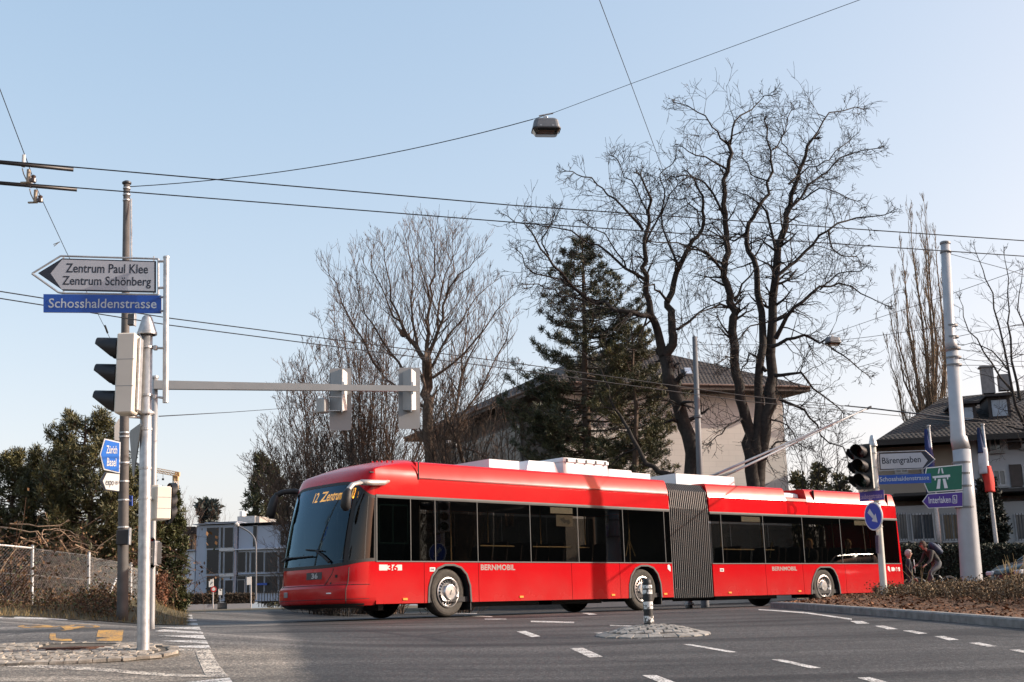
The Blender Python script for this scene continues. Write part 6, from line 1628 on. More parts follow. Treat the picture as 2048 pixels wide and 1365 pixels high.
# ================================================================== buildings
def house_box(mb, o, u, v, L, D, z0, z1, mi=0): mb.box(o+u*L/2+v*D/2+UP*((z0+z1)/2-o.z), L, D, z1-z0, u, v, UP, mi)
CONC = M('render_pale', (.40, .365, .33), .9, 0, .07, .6, .3, 8)
def plaster_blocks():
    m = M('pale_block_wall', (.64, .58, .52), .9, 0, .08, .5)
    nt = m.node_tree; N = nt.nodes; L = nt.links; b = N['Principled BSDF']
    tc = N.new('ShaderNodeTexCoord'); mp = N.new('ShaderNodeMapping'); mp.inputs['Rotation'].default_value = (math.pi/2, 0, 0); L.new(tc.outputs['Object'], mp.inputs['Vector'])
    br = N.new('ShaderNodeTexBrick'); br.inputs['Scale'].default_value = 1.0; br.inputs['Brick Width'].default_value = .7; br.inputs['Row Height'].default_value = .28; br.inputs['Mortar Size'].default_value = .012
    for k, c in (('Color1', (1, 1, 1, 1)), ('Color2', (.96, .96, .96, 1)), ('Mortar', (.87, .87, .87, 1))): br.inputs[k].default_value = c
    L.new(mp.outputs[0], br.inputs['Vector'])
    src = b.inputs['Base Color'].links[0].from_socket
    mm = N.new('ShaderNodeMix'); mm.data_type = 'RGBA'; mm.blend_type = 'MULTIPLY'; mm.inputs['Factor'].default_value = 1
    L.new(src, mm.inputs['A']); L.new(br.outputs['Color'], mm.inputs['B']); L.new(mm.outputs['Result'], b.inputs['Base Color'])
    return m
def tile_mat(name, c):
    m = M(name, c, .85, 0, .25, 1.5)
    nt = m.node_tree; N = nt.nodes; L = nt.links; b = N['Principled BSDF']
    tc = N.new('ShaderNodeTexCoord'); wv = N.new('ShaderNodeTexWave'); wv.bands_direction = 'Z'; wv.inputs['Scale'].default_value = 2.2; wv.inputs['Distortion'].default_value = .4; L.new(tc.outputs['Object'], wv.inputs['Vector'])
    w2 = N.new('ShaderNodeTexWave'); w2.bands_direction = 'X'; w2.inputs['Scale'].default_value = 1.6; L.new(tc.outputs['Object'], w2.inputs['Vector'])
    mm = N.new('ShaderNodeMath'); mm.operation = 'MULTIPLY'; L.new(wv.outputs['Fac'], mm.inputs[0]); L.new(w2.outputs['Fac'], mm.inputs[1])
    bu = N.new('ShaderNodeBump'); bu.inputs['Strength'].default_value = 1; bu.inputs['Distance'].default_value = .06; L.new(mm.outputs[0], bu.inputs['Height']); L.new(bu.outputs['Normal'], b.inputs['Normal'])
    return m
TILE = tile_mat('roof_tiles_dark', (.026, .021, .019)); BLOCK = plaster_blocks()
GLZ = M('window_glass_dark', (.016, .018, .021), .15, 0, .2, .5, spec=.25)
# --- pale hip-roofed building behind the trees
DBc = 58.0
cA = P(1120, 770, DBc); cB = P(1562, 777, 61.0); eave = cA.z
u = Vector((cB.x-cA.x, cB.y-cA.y, 0)); Lf = u.length; u.normalize(); cl = P(850, 868, 74.0); w = Vector((cl.x-cA.x, cl.y-cA.y, 0)); Lw = w.length; w.normalize()
bld = thing('hip_roof_building', 'pale block walled building with a dark hipped tile roof behind the pine', 'building', Vector((cA.x, cA.y, 0)))
q = MB(); p0 = Vector((cA.x, cA.y, 0)); p1 = p0+u*Lf; p2 = p1+w*Lw; p3 = p0+w*Lw
q.add([p+UP*z for z in (-.5, eave-.05) for p in (p0, p1, p2, p3)], [(0, 1, 5, 4), (1, 2, 6, 5), (2, 3, 7, 6)]); q.build('wall', BLOCK, bld)
q = MB(); q.add([p+UP*z for z in (-.5, eave-.05) for p in (p3, p0)], [(0, 1, 3, 2)]); q.build('wall', M('shaded_side_wall', (.075, .06, .05), .85, 0, .2, 2.5), bld)  # shade of the left facade put into a darker wall colour
ov = .95; e0, e1, e2, e3 = p0-u*ov-w*ov, p1+u*ov-w*ov, p2+u*ov+w*ov, p3-u*ov+w*ov
rise = 3.3; r0 = p0+u*Lf*.5+w*(Lf*.42)+UP*(eave+rise); r1 = p3+u*Lf*.5-w*(Lf*.42)+UP*(eave+rise)
E_ = [p+UP*eave for p in (e0, e1, e2, e3)]
q = MB(); q.add(E_+[r0, r1], [(0, 1, 4), (1, 2, 5, 4), (2, 3, 5), (3, 0, 4, 5)]); rf = q.build('roof', TILE, bld)
q = MB(); EL = [p-UP*.28 for p in E_]; q.add(E_+EL, [(0, 4, 5, 1), (1, 5, 6, 2), (2, 6, 7, 3), (3, 7, 4, 0), (4, 7, 6, 5)]); q.build('eaves', M('eaves_brown', (.075, .055, .045), .8), bld)
q = MB()
for (a_, b_) in ((E_[0], E_[1]), (E_[3], E_[0])): q.tube([a_-UP*.05, b_-UP*.05], .075, 8)
q.build('gutter', M('gutter_copper', (.16, .11, .09), .5, .5), bld)
nr = (E_[1]-E_[0]).cross(r0-E_[0]).normalized(); nr = nr if nr.z > 0 else -nr
def on_roof(px, py):
    r = Vector(ray(px, py)); c = Vector((0, 0, HC)); k_ = (E_[0]-c).dot(nr)/r.dot(nr); return c+r*k_
for x0, y0, x1, y1 in ((1367, 739, 1385, 752), (1240, 736, 1254, 748)):
    a_, b_, c_, d_ = on_roof(x0, y0), on_roof(x1-4, y0), on_roof(x1, y1), on_roof(x0+4, y1)
    q = MB(); q.plate([p+nr*.10 for p in (d_, c_, b_, a_)], nr, .12); f_ = q.build('skylight', M('skylight_frame', (.25, .25, .26), .4, .4), rf)
    q = MB(); ce = (a_+b_+c_+d_)/4; q.add([ce+(p-ce)*.8+nr*.105 for p in (d_, c_, b_, a_)], [(0, 1, 2, 3)]); q.build('pane', M('skylight_glass', (.35, .40, .48), .08), f_)
nw = Vector((-w.y, w.x, 0)); nw = nw if nw.x < 0 else -nw
def on_wall(px, py):
    r = Vector(ray(px, py)); c = Vector((0, 0, HC)); k_ = (p0-c).dot(nw)/r.dot(nw); return c+r*k_
for i in range(9):
    px = 905+i*15.5; px2 = px+13; yt, yb = 882-(px-935)*.33, 950
    a_, b_ = on_wall(px, yb), on_wall(px2, yt); sz = abs(b_.z-a_.z)
    c_ = (a_+b_)/2; L_ = Vector((b_.x-a_.x, b_.y-a_.y, 0)).length
    q = MB(); q.box(c_+nw*.03, L_+.2, .12, sz+.2, w, nw, UP); f_ = q.build('window', M('window_frame_grey', (.11, .10, .095), .7), bld)
    q = MB(); q.box(c_+nw*.07, L_, .06, sz, w, nw, UP); q.build('pane', GLZ, f_)
# --- house on the right with dark roof, dormers
DH = 54.0
HB = M('render_beige', (.34, .29, .24), .9, 0, .06, .7); HW = M('render_white', (.46, .47, .50), .9, 0, .05, .7); HL = M('render_grey', (.30, .30, .30), .9, 0, .06, .7)
hs = thing('dark_roofed_house', 'large beige and white house with dark roof, dormers and barred ground floor windows at right', 'house', P(1900, 1150, DH))
FH = Frame(P(1780, 1100, DH), math.radians(-11))
def hp(px, py, off=0.): return FH.px(px, py)+FH.n*off
def slab(px0, py0, px1, py1, th, mat, name, par, off=0.):
    a_, b_ = FH.px(px0, py1), FH.px(px1, py0); d_ = (b_-a_); uu = d_.dot(FH.u); vv = d_.z
    q = MB(); q.box((a_+b_)/2-FH.n*th/2+FH.n*off, abs(uu), th, abs(vv), FH.u, FH.n, UP); return q.build(name, mat, par)
# upper storeys: beige wing and white front
slab(1768, 880, 1950, 1110, 9, HB, 'wall', hs, -1.2)
slab(1948, 850, 2300, 1110, 9, HW, 'wall', hs, -.9)
slab(1786, 995, 2320, 1110, 3, HL, 'wall', hs, 1.2)
slab(1780, 976, 2330, 994, 3.6, M('canopy_dark', (.035, .033, .032), .8), 'canopy', hs, 1.7)
# roof: hipped left end, ridge to the right
zE = FH.px(1756, 888).z; zR = FH.px(1950, 745).z+1.2
a0 = FH.px(1752, 882)+FH.n*.3; a1 = FH.px(2330, 880)+FH.n*.3; a1.z = a0.z
b0_, b1_ = a0-FH.n*12, a1-FH.n*12
rA = P(1882, 797, 60.5); rB = a1-FH.n*5.5; rB.z = rA.z
q = MB(); q.add([a0, a1, b1_, b0_, rA, rB], [(0, 1, 5, 4), (3, 0, 4), (2, 3, 4, 5), (1, 2, 5), (0, 3, 2, 1)]); rf = q.build('roof', tile_mat('roof_tiles_black', (.016, .014, .0135)), hs)
q = MB(); q.add([a0, a1, a1-UP*.25, a0-UP*.25, b0_, b0_-UP*.25], [(0, 3, 2, 1), (0, 4, 5, 3)]); q.build('eaves', M('eaves_dark', (.03, .027, .025), .8), hs)
q = MB(); cc = P(1975, 762, 59.0); q.box(cc, .55, .5, 1.3, FH.u, FH.n, UP); q.box(cc+FH.u*.75-UP*.15, .5, .5, .8, FH.u, FH.n, UP); q.box(cc+UP*.68, .7, .62, .08, FH.u, FH.n, UP); q.build('chimney', M('chimney_grey', (.22, .21, .21), .8), rf)
for px, py in ((1942, 822), (2012, 806)):
    c_ = FH.px(px, py)-FH.n*1.6; s_ = 1.03
    q = MB(); q.box(c_-FH.n*.9, .95, 2.0, 1.05, FH.u, FH.n, UP); q.box(c_-FH.n*.8+UP*.57, 1.25, 2.4, .1, FH.u, FH.n, UP); d_ = q.build('dormer', M('dormer_dark', (.04, .035, .035), .8), rf)
    q = MB(); q.box(c_+FH.n*.11, .66, .03, .74, FH.u, FH.n, UP); q.build('dormer_window', M('dormer_glass', (.30, .36, .44), .15), d_)
def window(px0, py0, px1, py1, off, frame, glassm, par, bars=0, shutter=None, lit=None, mull=1):
    a_, b_ = FH.px(px0, py1), FH.px(px1, py0); L_ = (b_-a_).dot(FH.u); H_ = b_.z-a_.z; c_ = (a_+b_)/2+FH.n*off
    q = MB(); t_ = .07
    for sx in (-1, 1): q.box(c_+FH.u*sx*(L_/2-t_/2)+FH.n*.03, t_, .08, H_, FH.u, FH.n, UP)
    for sz in (-1, 1): q.box(c_+UP*sz*(H_/2-t_/2)+FH.n*.03, L_-2*t_, .08, t_, FH.u, FH.n, UP)
    for k_ in range(1, mull+1): q.box(c_+FH.u*(L_*k_/(mull+1)-L_/2)+FH.n*.03, .06, .07, H_-2*t_, FH.u, FH.n, UP)
    f_ = q.build('window', frame, par)
    q = MB(); q.box(c_+FH.n*.005, L_-.02, .03, H_-.02, FH.u, FH.n, UP); q.build('pane', glassm, f_)
    if bars:
        q = MB()
        for k_ in range(bars): q.box(c_+FH.u*((k_+.5)/bars-.5)*L_+FH.n*.10, .025, .025, H_, FH.u, FH.n, UP)
        q.build('window_bars', M('bars_dark', (.06, .06, .06), .6), f_)
    if shutter:
        for sx in shutter: 
            q = MB(); q.box(c_+FH.u*sx*(L_/2+.28)+FH.n*.03, .5, .05, H_+.08, FH.u, FH.n, UP)
            q.build('shutter', M('shutter_brown', (.07, .055, .05), .7), par)
    q = MB(); q.box(c_-UP*(H_/2+.05)+FH.n*.07, L_+.16, .2, .07, FH.u, FH.n, UP); q.build('sill', M('sill_grey', (.33, .33, .33), .8), f_)
FRW = M('frame_pale', (.42, .42, .43), .6); GLW = M('pane_grey', (.06, .07, .085), .1, spec=.8); GLB = M('pane_bright', (.22, .24, .27), .2)
for x0, x1 in ((1776, 1806), (1818, 1858), (1880, 1914), (2022, 2056)): window(x0, 1030, x1, 1085, 1.24, FRW, GLW if x0 != 1880 else M('pane_warm', (.14, .10, .06), .15), hs, 7)
for x0, y0, x1, y1 in ((1987, 864, 2008, 900), (1995, 935, 2018, 970), (2056, 925, 2080, 968), (2050, 850, 2072, 892)): window(x0, y0, x1, y1, -.86, FRW, GLW, hs, 0, (-1,))
window(1938, 870, 1950, 905, -1.1, FRW, GLB, hs); window(1945, 940, 1956, 975, -1.1, FRW, GLB, hs)
for x0, y0 in ((1795, 905), (1850, 905)): window(x0, y0, x0+24, y0+38, -1.16, FRW, GLW, hs)
# --- blue grey modern building on the left
DM = 118.0
BG = M('panel_blue_grey', (.30, .36, .46), .6, 0, .05, .4); BGL = M('panel_light', (.45, .50, .58), .6, 0, .05, .4); FRM = M('frame_metal_pale', (.45, .47, .50), .5, .3); DKG = M('dark_glazing', (.014, .019, .026), .12, 0, .4, .15, spec=.3)
mo = thing('modern_building', 'flat roofed blue grey modern building with tall glazing at the end of the side road', 'building', P(470, 1200, DM))
FM = Frame(P(470, 1100, DM), math.radians(-9))
def c44(x, y): return 360+x/3.793, 880+y/3.793
def mslab(x0, y0, x1, y1, th, mat, name, par=None, off=0.):
    a_ = FM.px(*c44(x0, y1)); b_ = FM.px(*c44(x1, y0)); d_ = b_-a_
    q = MB(); q.box((a_+b_)/2-FM.n*th/2+FM.n*off, abs(d_.dot(FM.u)), th, abs(d_.z), FM.u, FM.n, UP); return q.build(name, mat, par or mo)
mslab(112, 640, 430, 1230, 14, BG, 'wall', off=0); mslab(428, 640, 860, 1230, 14, BG, 'wall', off=-.25); mslab(-60, 845, 113, 1230, 14, BGL, 'wall', off=-.12)
mslab(108, 628, 440, 646, 15, BGL, 'roof', off=.4); mslab(190, 618, 436, 630, 12, BGL, 'roof', off=.1); mslab(430, 618, 860, 636, 15, BG, 'roof', off=.2)
mslab(345, 560, 482, 620, 6, M('plant_room', (.38, .38, .37), .8), 'roof_house', off=-3); mslab(348, 522, 371, 562, 1, WHITE, 'chimney', off=-3.5); mslab(482, 562, 512, 620, 3, M('plant_beige', (.35, .32, .28), .8), 'roof_house', off=-3.2)
mslab(-60, 833, 115, 848, 14.5, BG, 'ledge', off=.2)
def mwin(x0, y0, x1, y1, off, nx=1, ny=1):
    w_ = mslab(x0, y0, x1, y1, .12, FRM, 'window', off=off+.06)
    for i in range(nx):
        for j in range(ny):
            dx, dy = (x1-x0)/nx, (y1-y0)/ny; mslab(x0+dx*i+2.5, y0+dy*j+2.5, x0+dx*(i+1)-2.5, y0+dy*(j+1)-2.5, .08, DKG, 'pane', w_, off=off+.085)
mwin(200, 662, 300, 826, 0); mwin(200, 830, 300, 1020, 0); mwin(200, 1026, 300, 1170, 0)
mwin(306, 662, 332, 820, 0); mwin(336, 662, 408, 820, 0); mwin(306, 846, 332, 1014, 0); mwin(336, 846, 408, 1014, 0); mwin(306, 1046, 332, 1205, 0); mwin(340, 1062, 404, 1166, 0)
mslab(300, 820, 414, 846, .3, FRM, 'ledge', off=.15); mslab(300, 1014, 414, 1040, .3, FRM, 'ledge', off=.15); mslab(408, 640, 420, 1166, .35, FRM, 'mullion', off=.12)
mwin(116, 855, 148, 1022, -.12); mwin(116, 1042, 148, 1168, -.12); mwin(546, 648, 580, 812, -.25); mwin(756, 690, 790, 800, -.25)
mslab(414, 812, 860, 838, .5, BGL, 'ledge', off=.1); mslab(414, 1008, 860, 1024, .4, FRM, 'ledge', off=.05)
for x0, x1 in ((428, 494), (498, 524), (530, 632), (636, 738), (744, 800)): mwin(x0, 848, x1, 1006, -.25); mwin(x0, 1030, x1, 1166, -.25)
mwin(432, 1060, 490, 1166, -.1)
bs = mslab(580, 1086, 664, 1104, .1, M('sign_lit_blue', (.01, .06, .35), .4), 'name_sign', off=.2)
# blue lettering is unreadably small in the photograph, a plain strip stands for it
GR = M('garden_wall_render', (.30, .30, .31), .9, 0, .1, .6)
FW = Frame(P(440, 1200, 95.0), math.radians(14))
def wslab(x0, y0, x1, y1, th, mat, name, par, off=0.):
    a_ = FW.px(*c44(x0, y1)); b_ = FW.px(*c44(x1, y0)); d_ = b_-a_; q = MB(); q.box((a_+b_)/2-FW.n*th/2+FW.n*off, abs(d_.dot(FW.u)), th, abs(d_.z), FW.u, FW.n, UP); return q.build(name, mat, par)
gw = thing('garden_wall', 'low grey retaining wall with steps in front of the modern building', 'wall', FW.o)
wslab(40, 1246, 284, 1330, .4, GR, 'wall', gw); wslab(356, 1240, 545, 1322, .4, GR, 'wall', gw); wslab(284, 1232, 358, 1320, 3, M('steps_dark', (.09, .09, .09), .9), 'steps', gw, -.5)
def hedge_px(label, x0, y0, x1, y1):
    a_ = FW.px(*c44(x0, y1))-FW.n*.5; b_ = FW.px(*c44(x1, y1))-FW.n*.5; h_ = FW.px(*c44(x0, y0)).z-a_.z; zb_l = a_.z; b_.z = a_.z
    return hedge('hedge', label, a_, b_, 1.0, h_, zb_l, 2600, .10, M('hedge_brown', (.06, .045, .03), .9, 0, .3, 1, island=.5))
hedge_px('clipped brown hedge on the garden wall left of the steps', 44, 1176, 284, 1250); hedge_px('clipped brown hedge on the garden wall right of the steps', 352, 1172, 560, 1244)
tk = thing('railing', 'dark iron railing by the road in front of the bus nose', 'railing', FW.px(*c44(650, 1270)))
for i in range(9): wslab(590+i*21, 1150, 597+i*21, 1270, .1, BLACK, 'post', tk, 1.5)
wslab(585, 1160, 770, 1166, .08, BLACK, 'rail', tk, 1.55); wslab(585, 1240, 770, 1246, .08, BLACK, 'rail', tk, 1.55)
for i, (x, yt, yb, lab) in enumerate(((236, 1058, 1250, 'white bus stop flag sign with small red disc beside the garden wall'), (524, 1042, 1280, 'blank white bus stop sign right of the steps'))):
    d_ = 92.0; t = thing('stop_sign_post', lab, 'sign post', P(*c44(x+12, yb), d_)); fr = Frame(P(*c44(x, yt), d_), .2)
    q = MB(); q.tube([P(*c44(x+14, yb+30), d_), P(*c44(x+14, yt-4), d_)], .05, 8); q.build('pole', GALV, t)
    q = MB(); poly_px(q, fr, [c44(x-17, yt), c44(x+17, yt-2), c44(x+17, yt+58), c44(x-17, yt+60)], .08, .05); q.build('board', WHITE, t)
    if i == 0:
        q = MB(); 
        for k_ in range(3): q.add([fr.px(*c44(x-8+k_*7, yt+44-k_*6))+fr.n*.085, fr.px(*c44(x-2+k_*7, yt+40-k_*6))+fr.n*.085, fr.px(*c44(x+2+k_*5, yt+22-k_*3))+fr.n*.085], [(0, 1, 2)])
        q.build('mark', LETB, t)
        q = MB(); c_ = fr.px(*c44(x+20, yt+76))+fr.n*.1; q.lathe(c_, fr.n, [(.22, 0), (.22, .03), (.13, .031)], 16); q.build('disc', M('disc_red', (.5, .03, .03), .5), t); q = MB(); q.lathe(c_, fr.n, [(.13, .03), (0, .032)], 16); q.build('disc_centre', WHITE, t)
t = thing('utility_box', 'small pale utility box beside the garden steps', 'box', FW.px(*c44(304, 1175))); wslab(290, 1132, 320, 1178, .3, WHITE, 'case', t, .3); wslab(303, 1178, 309, 1230, .1, GALV, 'foot', t, .2)
# small house far left, crane
q0 = thing('small_house', 'tiny brown roofed house with white window between thuja and modern building', 'house', P(376, 1110, 140))
fr = Frame(P(376, 1090, 140), 0); q = MB(); poly_px(q, fr, [(358, 1112), (358, 1066), (389, 1066), (389, 1112)], 0, 6); q.build('wall', M('house_ochre', (.20, .15, .11), .9), q0)
q = MB(); poly_px(q, fr, [(354, 1068), (362, 1054), (392, 1054), (394, 1068)], .4, 7); q.build('roof', TILE, q0); q = MB(); poly_px(q, fr, [(362, 1069), (380, 1069), (380, 1079), (362, 1079)], .1, .1); w_ = q.build('window', WHITE, q0)
q = MB(); poly_px(q, fr, [(366, 1072), (371, 1072), (371, 1079), (366, 1079)], .15, .05); poly_px(q, fr, [(373, 1072), (378, 1072), (378, 1079), (373, 1079)], .15, .05); q.build('pane', DKG, w_)
cr_ = thing('tower_crane', 'small pale yellow tower crane far away behind the thuja', 'crane', P(351, 1060, 320))
CY = M('crane_yellow', (.55, .38, .20), .6, 0, .1)
def lattice(mb, a_, b_, w_, n_, r_):
    d_ = (b_-a_); dn_ = d_.normalized(); x_ = dn_.orthogonal().normalized(); y_ = dn_.cross(x_)
    cs = [(x_*sx+y_*sy)*w_/2 for sx, sy in ((1, 1), (-1, 1), (-1, -1), (1, -1))]
    for c_ in cs: mb.tube([a_+c_, b_+c_], r_, 4)
    for k_ in range(n_):
        for j_ in range(4): mb.tube([a_+d_*k_/n_+cs[j_], a_+d_*(k_+1)/n_+cs[(j_+1) % 4]], r_*.7, 3)
q = MB(); lattice(q, P(351, 1075, 320), P(351, 950, 320), 1.0, 14, .10); q.build('tower', CY, cr_)
q = MB(); lattice(q, P(312, 941, 320), P(356, 949, 318), .8, 8, .09); q.build('jib', CY, cr_)
q = MB(); q.box(P(352, 956, 320), 1.3, 1.2, 1.6); q.box(P(355, 949, 319), 1.2, 1, 1.0); q.build('cab', CY, cr_); q = MB(); q.tube([P(326, 945, 319), P(326, 958, 319)], .06, 4); q.box(P(326, 959, 319), .5, .4, .5); q.build('hook', DARKM, cr_)
# street lamps in the distance
def lamp_post(label, pts, d, head):
    t = thing('street_lamp', label, 'street lamp', P(*pts[0], d)); q = MB(); pp = [P(x, y, d) for x, y in pts]; q.tube(smooth_pts(pp, 4), .06, 8, True); q.build('pole', M('lamp_pole_grey', (.16, .17, .19), .5, .4), t)
    q = MB(); a_, b_ = P(*head[0], d), P(*head[1], d); dd = (b_-a_).normalized(); q.tube([a_, a_+(b_-a_)*.3, a_+(b_-a_)*.8, b_], [.06, .14, .15, .03], 8); q.build('lamp_head', M('lamp_head_pale', (.45, .45, .45), .4), t)
lamp_post('curved arm street lamp in front of the modern building', [(512, 1200), (512, 1130), (511, 1085), (500, 1066), (478, 1053)], 90.0, ((478, 1053), (470, 1046)))
lamp_post('street lamp with curved arm showing above the bus roof', [(985, 1180), (985, 960), (978, 925), (955, 905), (918, 893)], 52.0, ((918, 893), (888, 885)))
# unseen dark mounds, added to darken what the paint and glass mirror
def unseen_backdrop(name, x0, x1, y0, y1, h, label):
    q = MB(); nx, ny = 60, 30
    for j in range(ny+1):
        for i in range(nx+1):
            x = x0+(x1-x0)*i/nx; y = y0+(y1-y0)*j/ny; e = ss(min(i, nx-i)/nx, 0, .22)*ss(min(j, ny-j)/ny, 0, .22)*1.15
            q.v.append((x, y, g(x, max(-12, y))-.5+h*min(1, e)*(.8+.12*math.sin(x*.31+y*.17)+.10*math.sin(x*.13-y*.41+1)+.04*R.random())))
    q.f = [(j*(nx+1)+i, j*(nx+1)+i+1, (j+1)*(nx+1)+i+1, (j+1)*(nx+1)+i) for j in range(ny) for i in range(nx)]; q.m = [0]*len(q.f)
    tag(q.build(name, M('backdrop_dark', (.022, .020, .015), .95, 0, .5, .8, .8, 2, c2=(.05, .04, .025))), kind='structure')
unseen_backdrop('added_backdrop', 37, 75, -5, 78, 10, '')
unseen_backdrop('added_backdrop', -70, 60, -62, -34, 11, '')
unseen_backdrop('added_backdrop', -62, -30, 2, 56, 6, '')
# ================================================================== people, bicycle, car
SKIN = M('skin', (.42, .25, .18), .55, 0, .06); HAIRG = M('hair_grey', (.42, .41, .40), .8, 0, .2, 30); HAIRB = M('hair_brown', (.05, .03, .02), .8, 0, .2, 30)
def skin_body(parent, J, E_, rad, bone_mat, mats, name='body'):
    names = list(J); idx = {n: i for i, n in enumerate(names)}
    me = bpy.data.meshes.new(name); me.from_pydata([J[n] for n in names], [(idx[a], idx[b]) for a, b in E_], [])
    ob = bpy.data.objects.new(name, me); col.objects.link(ob)
    mod = ob.modifiers.new('skin', 'SKIN'); mod.use_smooth_shade = True; mod.branch_smoothing = .3
    if not me.skin_vertices: me.skin_vertices.new()
    for n in names:
        sv = me.skin_vertices[0].data[idx[n]]; r = rad[n]; sv.radius = (r, r) if not isinstance(r, tuple) else r; sv.use_root = (n == 'pelvis')
    sb = ob.modifiers.new('sub', 'SUBSURF'); sb.levels = 1; sb.render_levels = 1
    dg = bpy.context.evaluated_depsgraph_get(); dg.update()
    nm = bpy.data.meshes.new_from_object(ob.evaluated_get(dg)); bpy.data.objects.remove(ob)
    for m in mats: nm.materials.append(m) if len(nm.materials) < len(mats) else None
    while len(nm.materials) < len(mats): nm.materials.append(mats[len(nm.materials)])
    for i, m in enumerate(mats): nm.materials[i] = m
    for p in nm.polygons:
        c = p.center; best = None
        for (a, b) in E_:
            A, B = J[a], J[b]; d = B-A; t = max(0, min(1, (c-A).dot(d)/max(1e-9, d.length_squared))); e = (A+d*t-c).length
            if best is None or e < best[0]: best = (e, (a, b))
        p.material_index = bone_mat(best[1]); p.use_smooth = True
    o2 = bpy.data.objects.new(name, nm); col.objects.link(o2)
    o2.parent = parent; nm.transform(Matrix.Translation(-Vector(parent.location))); return o2
def hand(J, E_, rad, w, wrist, d, curl, side_):
    d = d.normalized(); palm = wrist+d*.06; J['palm'+w] = palm; rad['palm'+w] = (.030, .020); E_.append((('wrist'+w), 'palm'+w))
    for k, ln in enumerate((.075, .085, .08, .06)):
        b = palm+side_*(.026-.0175*k)+d*.025; m_ = b+d*ln*.5+curl*.012; e = b+d*ln*.8+curl*ln*.55
        for q_, p_, r_ in (('a', b, .011), ('b', m_, .0095), ('c', e, .008)): J['f%d%s%s' % (k, q_, w)] = p_; rad['f%d%s%s' % (k, q_, w)] = r_
        E_ += [('palm'+w, 'f%da%s' % (k, w)), ('f%da%s' % (k, w), 'f%db%s' % (k, w)), ('f%db%s' % (k, w), 'f%dc%s' % (k, w))]
    t1 = wrist+d*.035+side_*.035+curl*.01; t2 = t1+d*.03+side_*.018+curl*.02
    J['t1'+w] = t1; J['t2'+w] = t2; rad['t1'+w] = .012; rad['t2'+w] = .009; E_ += [('wrist'+w, 't1'+w), ('t1'+w, 't2'+w)]
def face(parent, head, fwd, r, hair_mat, glasses=False, long=False):
    s = fwd.cross(UP).normalized(); up = s.cross(fwd)
    q = MB()
    def cap(lo, hi, k=1.08, back=0):
        rings = []
        for i in range(7):
            el = math.radians(lo+(hi-lo)*i/6); rings.append([head-fwd*back+(fwd*math.cos(a)*.98+s*math.sin(a)*.82)*r*k*math.cos(el)+up*r*1.15*k*math.sin(el) for a in [2*math.pi*j/16 for j in range(16)]])
        return rings
    q.loft(cap(22, 88), True, True); rg = []
    for i in range(6):
        el = math.radians(-45+75*i/5); rg.append([head+(fwd*math.cos(a)+s*math.sin(a)*.84)*r*1.07*math.cos(el)+up*r*1.15*1.05*math.sin(el) for a in [math.radians(75+210*j/12) for j in range(13)]])
    q.loft(rg, False, False); q.build('hair', hair_mat, parent, smooth=True)
    q = MB()
    for sg in (-1, 1): q.lathe(head+fwd*r*.93+s*sg*r*.33+up*r*.08, fwd, [(r*.10, -.01), (r*.10, .004), (0, .006)], 8)
    q.build('eyes', M('eye_dark', (.02, .016, .014), .3), parent)
    q = MB(); q.bbox(head+fwd*r*.97-up*r*.48, r*.42, .012, r*.08, s, fwd, up, .003); q.build('mouth', M('lips', (.28, .11, .09), .6), parent)
    if glasses:
        q = MB()
        for sg in (-1, 1): q.bbox(head+fwd*r*1.02+s*sg*r*.36+up*r*.10, r*.55, .02, r*.36, s, fwd, up, .006); q.tube([head+fwd*r*.98+s*sg*r*.62+up*r*.12, head-fwd*r*.1+s*sg*r*.88+up*r*.12], .006, 5)
        q.build('sunglasses', BLACK, parent)
def person(label, o, f, joints, rad_over, mats, bone_mat, hair, head_fwd=None, glasses=False, hands=True, hand_dir=None):
    """joints in (forward, left, up) metres from o"""
    f = Vector(f).normalized(); l = UP.cross(f); o = Vector(o)
    J = {n: o+f*a+l*b+UP*c for n, (a, b, c) in joints.items()}
    rad = dict(pelvis=.145, waist=.13, chest=.16, neck=.06, headb=.082, headm=.098, headt=.085, noset=.018, shoulderL=.075, shoulderR=.075, elbowL=.052, elbowR=.052, wristL=.034, wristR=.034, hipL=.10, hipR=.10, kneeL=.066, kneeR=.066, ankleL=.045, ankleR=.045, toeL=.04, toeR=.04)
    rad.update(rad_over or {}); rad = {k_: v for k_, v in rad.items() if k_ in J}
    E_ = [e for e in [('pelvis', 'waist'), ('waist', 'chest'), ('chest', 'neck'), ('neck', 'headb'), ('headb', 'headm'), ('headm', 'headt'), ('headm', 'noset'), ('chest', 'shoulderL'), ('shoulderL', 'elbowL'), ('elbowL', 'wristL'), ('chest', 'shoulderR'), ('shoulderR', 'elbowR'), ('elbowR', 'wristR'), ('pelvis', 'hipL'), ('hipL', 'kneeL'), ('kneeL', 'ankleL'), ('ankleL', 'toeL'), ('pelvis', 'hipR'), ('hipR', 'kneeR'), ('kneeR', 'ankleR'), ('ankleR', 'toeR')] if e[0] in J and e[1] in J]
    if hands:
        for w_, sg in (('L', 1), ('R', -1)):
            d_ = (J['wrist'+w_]-J['elbow'+w_]).normalized(); 
            if hand_dir: d_ = (f*hand_dir[0]+UP*hand_dir[1]).normalized()
            hand(J, E_, rad, w_, J['wrist'+w_], d_, -UP*.6-l*sg*.4 if not hand_dir else -UP, (f if abs(d_.dot(f)) < .7 else -l*sg))
    t = thing('person', label, 'person', o)
    body = skin_body(t, J, E_, rad, bone_mat, mats)
    hf = f if head_fwd is None else (f*head_fwd[0]+l*head_fwd[1]+UP*head_fwd[2]).normalized()
    face(t, J['headm'], hf, .105, hair, glasses)
    return t, J, f, l
